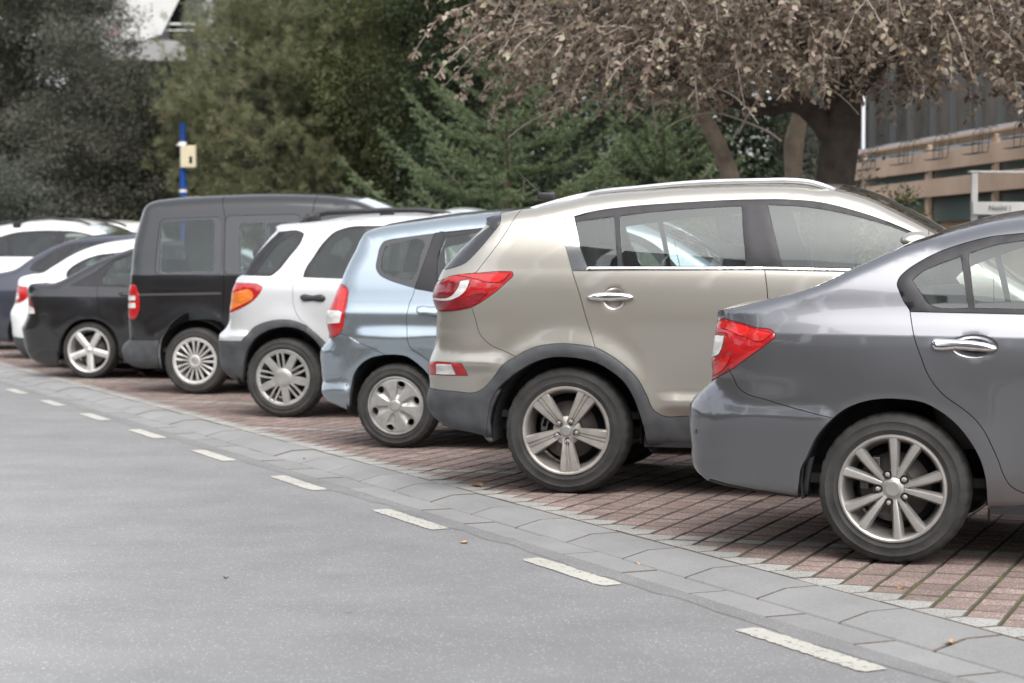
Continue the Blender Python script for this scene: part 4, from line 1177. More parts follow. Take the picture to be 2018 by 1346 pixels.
def lugs(parent, n, r, a0, d, mat, far=False):
    mb = MB(); mb.lathe_y([(0.0, -.007), (.006, -.0065), (.0095, -.004), (.0105, .002), (.0105, .012)], 6)
    me = mb.mesh('lug_nut', mat, False)
    pk = MB().lathe_y([(.0105, .008), (.0170, .002), (.0182, -.0015), (.0192, -.0008), (.0195, .006)], 24).mesh('lug_seat', M['well'], True)
    for k in range(n):
        a = rad(a0 + 360.0 / n * k)
        q = obj_from('lug_nut', me, parent, (r * math.cos(a), d, r * math.sin(a)))
        obj_from('lug_seat', pk, parent, (r * math.cos(a), d, r * math.sin(a)))

def wheel_kit(style, R, rr, tw):
    """meshes of one wheel, hub axis along y, outer face at y = 0"""
    K = {'tyre': tyre_mesh(R, rr, tw)}
    mb = MB(); extra = []
    if style == 'ten_spoke':
        rim_barrel(mb, rr, tw)
        for k in range(5):
            c = 75 + 72 * k
            for s in (-1, 1):
                spoke(mb, c + s * 11.0, c + s * 14.6, .050, rr - .007, .029, .0500, .017, .003, [(-1, .014), (-.62, .001), (-.3 * s, -.001), (.62, .001), (1, .014)], .035, bow=.002)
            spoke(mb, c, c, .045, .092, .050, .018, .022, .030, FLATP, .03)
        mb.lathe_y([(.0, .016), (.036, .016), (.042, .020), (.060, .024), (.074, .034), (.077, .05)], 48)
        K['mat'] = M['alloy']
        cap = MB().lathe_y([(0, .010), (.024, .010), (.0325, .0105), (.0345, .0125), (.0345, .022)], 40).mesh('centre_cap', M['cap_grey'], True)
        extra.append(('centre_cap', cap))
        K['lug'] = (5, .0620, 111, .016, M['cap_grey'])
    elif style == 'five_groove':
        rim_barrel(mb, rr, tw, lip=.018)
        for k in range(5):
            spoke(mb, 59 + 72 * k, 59 + 72 * k, .040, rr - .008, .050, .118, .016, .004, GROOVE, .034, n=8, bow=.004)
        mb.lathe_y([(.0, .017), (.030, .017), (.045, .020), (.066, .024), (.078, .034), (.08, .05)], 48)
        K['mat'] = M['alloy_dusty']
        cap = MB().lathe_y([(0, .010), (.024, .010), (.0285, .0115), (.0300, .0145), (.0300, .022)], 40).mesh('centre_cap', M['cap_grey'], True)
        extra.append(('centre_cap', cap))
        K['lug'] = (5, .0570, 59 + 3, .012, M['cap_grey'])
    elif style == 'five_plain':
        rim_barrel(mb, rr, tw, lip=.02)
        for k in range(5):
            spoke(mb, -86 + 72 * k, -86 + 72 * k, .035, rr - .010, .070, .074, .020, .006, ROUNDP, .04, n=8)
        mb.lathe_y([(0, .016), (.04, .018), (.062, .024), (.07, .05)], 40)
        K['mat'] = M['alloy_bright']
        cap = MB().lathe_y([(0, .012), (.026, .013), (.03, .018), (.03, .024)], 32).mesh('centre_cap', M['silver'], True)
        extra.append(('centre_cap', cap))
    elif style == 'cap_twin':                     # silver trim with five broad and five split spokes
        rim_barrel(mb, rr, tw, lip=.012)
        mb.lathe_y([(rr - .030, .016), (rr - .028, .010), (rr - .014, .004), (rr - .008, .004), (rr - .006, .010)], 96)
        for k in range(5):
            spoke(mb, 62 + 72 * k, 62 + 72 * k, .07, rr - .020, .066, .062, .008, .006, FLATP, .02, n=5)
            for s in (-1, 1):
                spoke(mb, 98 + 72 * k + s * 12.5, 98 + 72 * k + s * 5.6, .075, rr - .020, .015, .018, .009, .007, FLATP, .018, n=5)
        mb.lathe_y([(0, .001), (.06, .002), (.074, .005), (.080, .010), (.08, .03)], 64)
        K['mat'] = M['hubcap']
        extra.append(('centre_cap', MB().lathe_y([(0, -.001), (.05, -.0002), (.064, .003), (.066, .01)], 48).mesh('centre_cap', M['hubcap'], True)))
    elif style == 'cap_multi':
        rim_barrel(mb, rr, tw, lip=.012)
        mb.lathe_y([(rr - .030, .016), (rr - .028, .008), (rr - .014, .003), (rr - .008, .003), (rr - .006, .010)], 96)
        for k in range(9):
            for s in (-1, 1):
                spoke(mb, 87 + 40 * k + s * 10, 87 + 40 * k + s * 8.6, .048, rr - .020, .012, .027, .006, .005, ROUNDP, .02, n=5)
        mb.lathe_y([(.034, .012), (.036, .004), (.046, .002), (.056, .006), (.06, .02)], 64)
        K['mat'] = M['alloy_bright']
        extra.append(('centre_cap', MB().lathe_y([(0, .006), (.026, .006), (.036, .009), (.036, .02)], 40).mesh('centre_cap', M['hubcap'], True)))
    elif style == 'cap_petal':                    # domed trim with six round openings near its edge
        rim_barrel(mb, rr, tw, lip=.012)
        nr, na = 26, 216; vs, fs = [], []
        holes = [(rad(75 + 60 * k), .148 / .190 * rr) for k in range(6)]
        for i in range(nr + 1):
            r = .004 + (rr - .008 - .004) * i / nr
            for k in range(na):
                w = 2 * math.pi * k / na
                d = .010 - .012 * (1 - (r / rr) ** 2)
                e = np.clip((r - .045) / .03, 0, 1) * np.clip((rr - .02 - r) / .05, 0, 1)
                d += .016 * e * (0.5 + 0.5 * math.cos(6 * (w - rad(75)))) ** 1.5 - .004 * e * max(0, math.cos(12 * (w - rad(75 + 15)))) 
                if r > rr - .02: d += .004 * (r - rr + .02) / .012
                vs.append((r * math.cos(w), d, r * math.sin(w)))
        for i in range(nr):
            for k in range(na):
                k2 = (k + 1) % na
                r = .004 + (rr - .012) * (i + .5) / nr; w = 2 * math.pi * (k + .5) / na
                hit = False
                for (ha, hr) in holes:
                    tx = r * math.sin(w - ha); rx = r * math.cos(w - ha) - hr
                    if (tx / .0270) ** 2 + (rx / .0200) ** 2 < 1: hit = True
                if not hit: fs.append((i * na + k, (i + 1) * na + k, (i + 1) * na + k2, i * na + k2))
        mb.add(vs, fs)
        for (ha, hr) in holes:                     # turned-in edge of each opening
            v2, f2 = [], []
            for q in range(24):
                b = 2 * math.pi * q / 24
                for (sc, y) in ((1.10, .003), (1.0, .010), (.94, .028)):
                    tx, rx = .0270 * sc * math.cos(b), hr + .0200 * sc * math.sin(b)
                    v2.append((rx * math.cos(ha) - tx * math.sin(ha), y, rx * math.sin(ha) + tx * math.cos(ha)))
            for q in range(24):
                q2 = (q + 1) % 24
                for j in range(2): f2.append((q * 3 + j, q * 3 + j + 1, q2 * 3 + j + 1, q2 * 3 + j))
            mb.add(v2, f2)
        K['mat'] = M['hubcap']
        extra.append(('centre_cap', MB().lathe_y([(0, -.006), (.03, -.0055), (.040, -.002), (.0435, .006)], 48).mesh('centre_cap', M['hubcap'], True)))
    K['rim'] = mb.mesh('rim', K['mat'], True)
    me = K['rim']
    # keep the edges of spokes crisp
    me.set_sharp_from_angle(angle=rad(38))
    dr = rr * (.66 if style in ('ten_spoke', 'five_groove', 'five_plain') else .55)
    db = MB().lathe_y([(0, .055), (.06, .055), (.075, .075), (.08, .095), (dr, .095), (dr, .107), (.06, .107), (0, .12)], 48)
    K['disc'] = db.mesh('brake_disc', M['steel'], True)
    cb = MB()
    for k in range(6): cb.box((dr * .86 * math.cos(rad(128 + 9 * k)), .095, dr * .86 * math.sin(rad(128 + 9 * k))), (.018, .03, .026), None, .006)
    cb.box((-.05, .12, -.07), (.03, .03, .05), None, .01); cb.tube([(-.08, .12, .02), (-.09, .14, -.08), (-.02, .13, -.12)], .008)
    K['caliper'] = cb.mesh('brake_caliper', M['steel'], False)
    K['back'] = MB().lathe_y([(0, tw * .72), (rr * .55, tw * .72), (rr - .05, tw * .80), (rr - .04, tw)], 32).mesh('hub_back', M['well'], True)
    K['extra'] = extra
    return K

def put_wheel(K, car, x, y, R, far, phase=0.0, full=True):
    w = empty('wheel', (x, y, R), 0, car)
    if far: w.scale = (1, -1, 1)
    w.rotation_euler = (0, rad(-phase), 0)
    obj_from('tyre', K['tyre'], w)
    r = obj_from('rim', K['rim'], w)
    if not full: return w
    for nme, me in K['extra']: obj_from(nme, me, w)
    if 'lug' in K: lugs(w, *K['lug'])
    obj_from('brake_disc', K['disc'], w); obj_from('brake_caliper', K['caliper'], w)
    obj_from('hub_back', K['back'], w)
    return w

# ---- cabin ----------------------------------------------------------------------------------
def seat(parent, x, y, z, mat, w=.46, ht=.62, lean=14):
    s = empty('seat', (x, y, z), 0, parent)
    MB().box((0, 0, .0), (.26, w / 2, .08), Matrix.Rotation(rad(-6), 3, 'Y'), .05).build('seat_cushion', mat, s, True)
    MB().box((-.28, 0, ht * .5 - .02), (.065, w / 2, ht / 2), Matrix.Rotation(rad(-lean), 3, 'Y'), .05).build('seat_back', mat, s, True)
    t = math.tan(rad(lean))
    MB().box((-.29 - t * (ht * .5 + .10), 0, ht + .07), (.045, .13 if w < .7 else .12, .085), Matrix.Rotation(rad(-lean), 3, 'Y'), .04).build('headrest', mat, s, True)
    return s

def build_car(sp):
    h = sp.get('h', .03)
    spm = dict(sp)
    spm['sil'] = [(c[0] / 1000., c[1] / 1000., c[2] / 1000., c[3] / 1000., c[4] / 1000.) + tuple(c[5:]) for c in sp['sil']]
    S = Surface(spm, max(.03, h))
    car = empty(sp['name'], (sp['loc'][0], sp['loc'][1], 0.0), rad(-sp['yaw']))
    tag(car, sp['label'], sp['cat'], 'cars parked nose in along the road')
    pm = sp['paint']
    # --- side panels
    regs = [dict(name=r[0], mat=(M[r[1]] if r[1] else pm), P=smooth_line(mm(r[2]), True, h * .6)[0], **(r[3] if len(r) > 3 else {})) for r in sp['regions']]
    Pb = S.P
    polys = [Pb] + [r['P'] for r in regs]
    G = grid_points(Pb, h)
    rows = []
    for q in (.03, .10, .22, .4, .65):
        ok = S.R > .05
        w = Pb[ok] + S.N[ok] * (S.R[ok] * q)[:, None]
        rows.append(w[::2] if q > .2 else w)
    if spm.get('bumps'):
        for bmp in spm['bumps']:
            t = np.linspace(0, 1, max(3, int(abs(bmp[2] - bmp[0]) / (h * .8))))
            for o in (-.5 * bmp[6], 0, .5 * bmp[5]):
                rows.append(np.stack([bmp[0] + (bmp[2] - bmp[0]) * t, bmp[1] + (bmp[3] - bmp[1]) * t + o], 1))
    for k in spm['W']:
        if len(k) > 2 and k[2]:
            xs = np.arange(Pb[:, 0].min(), Pb[:, 0].max(), h * .7)
            for o in (-.006, 0, .006): rows.append(np.stack([xs, k[0] + spm.get('tilt', 0) * xs + o], 1))
    for (dx, dz, rx, rz, dep) in spm.get('dishes', ()):
        for q in (.2, .45, .65, .8, .9):
            an = np.linspace(0, 2 * np.pi, max(8, int(40 * q)), endpoint=False); rows.append(np.stack([dx + rx * q * np.cos(an), dz + rz * q * np.sin(an)], 1))
    Rw = np.concatenate(rows)
    Rw = Rw[in_poly(Pb, Rw[:, 0], Rw[:, 1])]
    cons = np.concatenate([smooth_line([tuple(p) for p in P], True, h * .5)[0] for P in polys])
    Rw = thin_near(Rw, cons, h * .22)
    G = thin_near(G, cons, h * .55)
    if len(Rw): G = thin_near(G, Rw, h * .4)
    V2, T = cdt(polys, np.concatenate([G, Rw]) if len(Rw) else G)
    c = V2[T].mean(1)
    ar = np.cross(V2[T[:, 1]] - V2[T[:, 0]], V2[T[:, 2]] - V2[T[:, 0]])
    T = T[in_poly(Pb, c[:, 0], c[:, 1]) & (np.abs(ar) > 1e-9)]; c = V2[T].mean(1)
    flip = np.cross(V2[T[:, 1]] - V2[T[:, 0]], V2[T[:, 2]] - V2[T[:, 0]]) < 0
    T[flip] = T[flip][:, ::-1]
    cls = np.full(len(T), -1)
    for i, r in enumerate(regs): cls[in_poly(r['P'], c[:, 0], c[:, 1])] = i if r['name'] != 'body' else -1
    made = {}
    def place(nm, me, par=None, mirror=True):
        o = obj_from(nm, me, par if par else car)
        o2 = None
        if mirror:
            o2 = obj_from(nm, me, par if par else car)
            if par is None: o2.scale = (1, -1, 1)
        return o, o2
    for i in [-1] + list(range(len(regs))):
        k = cls == i
        if not k.any(): continue
        r = regs[i] if i >= 0 else dict(name='body', mat=pm)
        if r['name'] == 'hole': continue
        isl = islands(T[k])
        if i == -1 and len(isl) > 1:
            for q in isl[1:]:
                if len(q) > 3: place('body_panel', panel_mesh('body_panel', S, V2, q, pm))
            Tk = isl[0]
        else: Tk = T[k]
        me = panel_mesh(r['name'], S, V2, Tk, r['mat'], r.get('off', 0) / 1000., r.get('gap', 1.5) / 1000., r.get('fl', 18) / 1000., tuple(q / 1000. for q in r['dome']) if r.get('dome') else None)
        par = made.get(r.get('parent'))
        if par:
            a = obj_from(r['name'], me, par[0]); b = obj_from(r['name'], me, par[1]) if par[1] else None
        else:
            a, b = place(r['name'], me)
        if 'label' in r: a['label'] = r['label']
        made[r['name']] = (a, b)
    see = [i for i, r in enumerate(regs) if r.get('see')]
    hole = [i for i, r in enumerate(regs) if r['name'] == 'hole']
    k = ~np.isin(cls, see + hole)
    place('inner_panel', panel_mesh('inner_panel', S, V2, T[k], M[sp.get('liner', 'cabin')], -.035, .0, 0, dish=False))
    for pl in sp.get('pillows', ()):
        me = pillow(pl[0], S, pl[2], M[pl[1]] if pl[1] else pm, *[v / 1000. for v in pl[3]])
        par = made.get(pl[4]) if len(pl) > 4 else None
        if par: obj_from(pl[0], me, par[0]); obj_from(pl[0], me, par[1]) if par[1] else None
        else: made[pl[0]] = place(pl[0], me)
    # --- the strip that joins both sides: tail, roof, bonnet, nose
    T0 = [-1, -.97, -.90, -.6, -.3, 0, .3, .6, .90, .97, 1]
    n = len(S.P); nc = len(sp['sil'])
    b0, b1 = sp['bottom']
    idx = [i for i in range(n) if not (b0 <= S.par[i] <= b1)]
    start = next(j for j in range(len(idx)) if idx[j] == 0 or (idx[j] - idx[j - 1]) != 1)
    idx = idx[start:] + idx[:start]
    ye = S.Y(S.P[:, 0], S.P[:, 1])
    vs = []
    for i in idx:
        for t in T0:
            q = S.P[i] - S.N[i] * S.cr[i] * (1 - t * t)
            vs.append((q[0], ye[i] * t, q[1]))
    m = len(T0); parts = {}
    for a in range(len(idx) - 1):
        pr = S.par[idx[a]]
        for j in range(m - 1):
            tc = abs(T0[j] + T0[j + 1]) / 2; nm = 'body_top'
            for st in sp.get('strip', ()):
                if st[2] <= pr < st[3] and tc < st[4]: nm = st[0]
            parts.setdefault(nm, []).append((a * m + j, a * m + j + 1, (a + 1) * m + j + 1, (a + 1) * m + j))
    V = np.array(vs)
    for nm, F in parts.items():
        mt = next((M[s[1]] if s[1] else pm for s in sp.get('strip', ()) if s[0] == nm), pm)
        ids = sorted({v for f in F for v in f}); re = {v: i for i, v in enumerate(ids)}
        me = make_mesh(nm, [vs[v] for v in ids], [tuple(re[v] for v in f) for f in F], mt, True)
        obj_from(nm, me, car)
    # --- underside and wheel wells
    lo = S.P[[i for i in range(n) if b0 <= S.par[i] <= b1]]
    x0, x1 = S.P[:, 0].min() + .12, S.P[:, 0].max() - .12
    w = sp['wheels']; yo = w['yo']; R = w['R']
    zf = lo[:, 1].min() + .05
    ub = MB().box(((x0 + x1) / 2 + .17, 0, zf + .05), ((x1 - x0) / 2 - .17, yo - w['tw'] - .06, .03))
    ub.box((w['wb'] / 2, 0, zf + .02), (w['wb'] / 2 - R - .08, yo - .03, .03))
    ub.box((x0 + .30, 0, zf + .10), (.16, yo - .25, .05))
    ub.tube([(0, -yo + .1, R), (0, yo - .1, R)], .035, 8)
    ub.tube([(-.05, .25, .25), (x0 + .3, .25, .27), (x0 + .06, .27, .27)], .026, 8)
    ub.build('underbody', M['well'], car)
    ra = w['arch']
    for xw in (0.0, w['wb']):
        for sgn in (-1, 1):
            vs_, fs_ = [], []
            ng = 20
            for q in range(ng + 1):
                a = rad(-9 + 198 * q / ng)
                for y in (yo - .012, yo - w['tw'] - .12):
                    vs_.append((xw + ra * math.cos(a), sgn * y, R + ra * math.sin(a)))
            for q in range(ng): fs_.append((2 * q, 2 * q + 1, 2 * q + 3, 2 * q + 2))
            fs_.append(tuple(2 * q + 1 for q in range(ng + 1)))
            obj_from('wheel_well', make_mesh('wheel_well', vs_, fs_, M['well']), car)
    K = wheel_kit(w['style'], R, w['rr'], w['tw'])
    for xw, ph in ((0.0, 0.0), (w['wb'], 31.0)):
        for sgn in (-1, 1):
            put_wheel(K, car, xw, sgn * yo, R, sgn > 0, ph, sgn < 0)
    # --- cabin
    cb = sp.get('cabin')
    if cb:
        sm = M[cb.get('mat', 'seat_dark')]
        for (sx, sy, sz, sw, sh) in cb['seats']: seat(car, sx, sy, sz, sm, sw, sh)
        fl = MB().box((cb['x0'] * .5 + cb['x1'] * .5, 0, cb['zf']), ((cb['x1'] - cb['x0']) / 2, cb['w'], .02))
        fl.box((cb['dash'][0], 0, cb['dash'][1]), (.18, cb['w'] - .02, .11), None, .05)
        if cb.get('shelf'): fl.box((cb['shelf'][0], 0, cb['shelf'][1]), (cb['shelf'][2], cb['w'] - .03, .012))
        fl.build('cabin_floor', M['cabin'], car)
        wx, wz = cb['dash'][0] - .30, cb['dash'][1] + .08
        rot = Matrix.Rotation(rad(65), 3, 'Y')
        pts = [Vector((.185 * math.cos(2 * math.pi * q / 24), .185 * math.sin(2 * math.pi * q / 24), 0)) for q in range(25)]
        sw = MB().tube([rot @ p + Vector((wx, .36, wz)) for p in pts], .015, 8, False)
        sw.tube([Vector((wx, .36, wz)) + rot @ Vector((-.17, 0, 0)), Vector((wx, .36, wz)) + rot @ Vector((.17, 0, 0))], .018)
        sw.tube([(wx, .36, wz), (wx + .25, .36, wz - .12)], .03)
        sw.build('steering_wheel', M['black'], car, True)
    for rl in sp.get('rails', ()):
        path = smooth_line(mm(rl['path']), False, .05)[0]
        for sgn in (-1, 1):
            mb = MB()
            y = S.Y(path[:, 0], path[:, 1] * 0 + rl['zy'] / 1000.) - rl.get('in', 60) / 1000.
            pts = [(a, sgn * yy, b) for (a, b), yy in zip(path, y)]
            mb.tube(pts, rl['r'] / 1000., 10)
            for fx in rl.get('feet', ()):
                j = int(np.argmin(np.abs(path[:, 0] - fx / 1000.)))
                mb.box((pts[j][0], pts[j][1], pts[j][2] - .03), (.06, .014, .045), None, .008)
            mb.build('roof_rail', M[rl['mat']], car, True)
    return car, S, made
# ------------------------------------------------------------------ the cars (millimetres, from the rear axle on the ground: x forward, z up)
CARS = []
CARS.append(dict(paint=paint('grey_paint', (0.185, 0.189, 0.204), 0.88, 0.31),
    name='grey_sedan',
    cat='car',
    label='dark grey metallic four-door sedan with ten-spoke alloy wheels, nearest car of the row',
    yaw=19,
    h=0.022,
    tilt=-0.006,
    W=[(0.17, 0.79), (0.25, 0.832), (0.42, 0.862), (0.6, 0.874), (0.78, 0.877), (0.91, 0.868), (0.952, 0.861, 1), (0.99, 0.846), (1.04, 0.824), (1.06, 0.816), (1.15, 0.786), (1.25, 0.738), (1.36, 0.668), (1.47, 0.585)],
    plan=(-0.25, 0.1, 2.6, 0.12),
    flares=[(0, 0.316, 0.385, 0.012, 0.12), (2.67, 0.316, 0.385, 0.012, 0.12)],
    bumps=[(-0.75, 0.6, -0.3, 0.6, 0.015, 0.04, 0.1, 0.1)],
    wheels={'R': 0.316, 'rr': 0.223, 'tw': 0.205, 'wb': 2.67, 'yo': 0.868, 'style': 'ten_spoke', 'arch': 0.385},
    cabin={'seats': [(0.42, 0, 0.56, 1.25, 0.62), (1.25, -0.36, 0.54, 0.5, 0.64), (1.25, 0.36, 0.54, 0.5, 0.64)], 'x0': -0.5, 'x1': 2.1, 'zf': 0.33, 'w': 0.66, 'dash': (1.95, 0.9), 'shelf': (-0.15, 0.98, 0.28), 'mat': 'seat_grey'},
    loc=(1.86, 9.217),
    sil=[(-806, 311, 60, 60, 0), (-843, 326, 150, 110, 0), (-893, 357, 300, 170, 40), (-904, 395, 300, 170, 40), (-903, 451, 300, 170, 40), (-909, 518, 300, 170, 40), (-917, 602, 300, 190, 40), (-914, 635, 300, 190, 40), (-893, 669, 300, 190, 40), (-834, 715, 250, 150, 30), (-806, 744, 250, 150, 30), (-801, 840, 240, 130, 20), (-795, 877, 240, 130, 20), (-788, 954, 240, 130, 20), (-779, 1017, 160, 110, 14), (-771, 1049, 60, 60, 16), (-746, 1053, 50, 50, 30, 1), (-610, 1081, 60, 45, 22), (-508, 1107, 60, 45, 22), (-436, 1125, 60, 45, 22), (-386, 1140, 50, 38, 24, 1), (-314, 1166, 50, 38, 40), (-199, 1224, 50, 38, 40), (-96, 1271, 50, 38, 40), (6, 1319, 50, 38, 40), (108, 1353, 50, 38, 40), (164, 1375, 80, 90, 45), (275, 1407, 80, 90, 45), (378, 1432, 80, 90, 45), (494, 1449, 80, 90, 45), (900, 1468, 80, 90, 45), (1300, 1448, 80, 90, 45), (1620, 1375, 70, 60, 50), (1950, 1220, 70, 60, 50), (2300, 1045, 70, 60, 50), (2480, 962, 80, 80, 40), (2900, 905, 120, 120, 40), (3250, 815, 120, 120, 40), (3480, 690, 300, 260, 60), (3570, 520, 300, 260, 60), (3545, 330, 300, 260, 60), (3440, 225, 50, 40, 0), (2950, 215, 50, 40, 0), (2400, 220, 50, 40, 0), (1500, 226, 50, 40, 0), (500, 232, 50, 40, 0), (0, 238, 50, 40, 0), (-250, 236, 50, 40, 0), (-408, 257, 50, 40, 0), (-615, 279, 50, 40, 0), (-727, 294, 50, 40, 0)],
    dishes=[(0.3296, 0.9122, 0.0952, 0.0494, 0.02)],
    strip=[('boot_lid', None, 16, 20, 0.99), ('rear_window', 'glass_dark', 20, 26, 0.95), ('windscreen', 'glass_dark', 32, 35, 0.9), ('bonnet', None, 35, 38, 0.86)],
    bottom=(40, 51),
    regions=[
        ('door', None, [(61, 1054, 1), (73, 998), (89, 936), (115, 868), (144, 797), (180, 744), (221, 703), (277, 665), (330, 622), (371, 573), (405, 506), (432, 444), (452, 388), (480, 344), (532, 316), (900, 275, 1), (1070, 300, 1), (1090, 700), (1085, 1010, 1), (1085, 1500, 1), (-169, 1423, 1)], {'gap': 2.2}),
        ('door', None, [(1092, 1010, 1), (1092, 1500, 1), (2050, 1200, 1), (2150, 1000), (2180, 800), (2150, 350), (2050, 275, 1), (1078, 280, 1), (1096, 700)], {'gap': 2.2}),
        ('body', None, [(-135, 1055, 1), (61, 1054, 1), (42, 1081), (12, 1138), (2, 1165), (9, 1191), (34, 1220), (87, 1258), (153, 1295), (254, 1333), (356, 1360), (505, 1378), (900, 1408), (1300, 1396), (1620, 1330), (1960, 1170), (2160, 1060, 1), (2300, 1200, 1), (1600, 1480, 1), (500, 1520, 1), (-169, 1423, 1)]),
        ('window_trim', 'trim', [(63, 1052, 1), (42, 1081), (12, 1138), (2, 1165), (9, 1191), (34, 1220), (87, 1258), (153, 1295), (254, 1333), (356, 1360), (505, 1378), (900, 1408), (1300, 1396), (1620, 1330), (1960, 1170), (2160, 1052, 1), (1090, 1032, 1), (522, 1045, 1)], {'off': -3, 'gap': 1, 'dome': (3.5, 12)}),
        ('window', 'glass', [(64, 1182, 1), (97, 1212), (172, 1250), (255, 1280, 1), (298, 1068, 1), (168, 1072), (140, 1082), (103, 1128)], {'off': -6, 'gap': 0.5, 'fl': 5, 'see': 1}),
        ('window', 'glass', [(285, 1292, 1), (393, 1328), (507, 1347), (900, 1376), (1020, 1374, 1), (1020, 1040, 1), (521, 1066, 1), (324, 1069, 1)], {'off': -6, 'gap': 0.5, 'fl': 5, 'see': 1}),
        ('window', 'glass', [(1140, 1370, 1), (1300, 1362), (1600, 1300), (1900, 1150), (2040, 1058, 1), (1140, 1045, 1)], {'off': -6, 'gap': 0.5, 'fl': 5, 'see': 1}),
        ('bumper', None, [(-835, 738, 1), (-789, 748, 1), (-698, 795, 1), (-680, 768), (-656, 725), (-639, 711), (-527, 675), (-381, 637), (-243, 607, 1), (-254, 223, 1), (-983, 186, 1), (-973, 738, 1)], {'gap': 1.6}),
        ('tail_light', 'red', [(-786, 986, 1), (-745, 1017, 1), (-665, 1001), (-587, 981), (-503, 961), (-496, 948), (-530, 913), (-604, 859), (-688, 800), (-790, 750), (-816, 739, 1), (-839, 768, 1), (-830, 987, 1)], {'off': 2, 'gap': 1.2, 'dome': (5, 14)}),
        ('lens', 'red_bright', [(-742, 1006, 1), (-664, 995), (-586, 974), (-509, 956, 1), (-556, 924), (-625, 940), (-680, 956), (-709, 968), (-751, 975, 1)], {'off': 6.6, 'gap': 0, 'fl': 4, 'parent': 'tail_light'}),
        ('lens', 'red_bright', [(-778, 808, 1), (-728, 846), (-693, 860), (-707, 825), (-744, 789), (-798, 762, 1)], {'off': 6.6, 'gap': 0, 'fl': 4, 'parent': 'tail_light'}),
        ('reversing_light', 'clear', [(-839, 946, 1), (-728, 943, 1), (-736, 896), (-750, 865), (-788, 847, 1), (-838, 845, 1)], {'off': 12, 'gap': 1, 'fl': 18, 'dome': (4, 8)}),
        ('hole', None, [(-404, 250, 1), (-390, 331), (-383, 381), (-351, 447), (-315, 522), (-263, 587), (-201, 641), (-125, 675), (-41, 691), (42, 691), (125, 680), (195, 646), (263, 592), (318, 524), (359, 448), (379, 373), (385, 288), (385, 223, 1), (350, 60, 1), (-300, 60, 1)]),
        ('hole', None, [(2985.3735, 95.1731), (3022.7018, 161.6417), (3046.2015, 234.1624), (3054.9515, 309.8916), (3048.6087, 385.8603), (3027.4217, 459.09), (2992.2211, 526.7096), (2944.3873, 586.0678), (2885.7954, 634.8375), (2818.7429, 671.1064), (2745.8585, 693.4526), (2670, 701), (2594.1415, 693.4526), (2521.2571, 671.1064), (2454.2046, 634.8375), (2395.6127, 586.0678), (2347.7789, 526.7096), (2312.5783, 459.09), (2291.3913, 385.8603), (2285.0485, 309.8916), (2293.7985, 234.1624), (2317.2982, 161.6417), (2354.6265, 95.1731), (2362, -50, 1), (2978, -50, 1)]),
        ('handle_recess', None, [(423, 913), (421, 904), (415, 894), (406, 885), (393, 878), (377, 872), (359, 867), (340, 865), (321, 865), (302, 867), (284, 870), (268, 876), (254, 883), (244, 892), (238, 901), (236, 911), (238, 921), (243, 930), (253, 939), (266, 947), (282, 953), (299, 957), (318, 959), (338, 959), (357, 958), (375, 954), (391, 948), (404, 941), (414, 933), (421, 923)], {'gap': 0, 'fl': 0}),
        ('fog_trim', 'black', [(-841, 278, 1), (-631, 275), (-407, 240, 1), (-407, 266, 1), (-628, 294), (-792, 322, 1)], {'off': -4}),
    ],
    pillows=[
        ('door_handle', 'chrome', [(157, 929), (163, 941), (186, 943), (210, 942), (268, 940), (339, 935), (390, 925), (415, 913), (421, 903), (411, 895), (381, 892), (320, 896), (259, 899), (197, 894), (170, 898), (160, 910)], (6, 14, 14, 5, 14)),
        ('parking_sensor', 'gloss_black', [(-852, 523), (-853, 520), (-855, 516), (-858, 514), (-861, 512), (-865, 511), (-868, 511), (-872, 512), (-875, 514), (-876, 517), (-877, 521), (-876, 524), (-874, 527), (-871, 530), (-868, 532), (-864, 533), (-860, 533), (-857, 532), (-854, 530), (-853, 527)], (0, 1.5, 3, 4, 2)),
        ('mud_flap', 'black', [(380, 243, 1), (388, 243, 1), (387, 184, 1), (378, 184, 1)], (-40, 3, 5, 6, 30)),
        ('arch_lip', 'black', [(-393, 267, 1), (-374, 353), (-351, 430), (-334, 437, 1), (-353, 354), (-365, 274, 1)], (-45, 3, 5, 9, 30)),
    ],
    rails=[],
))
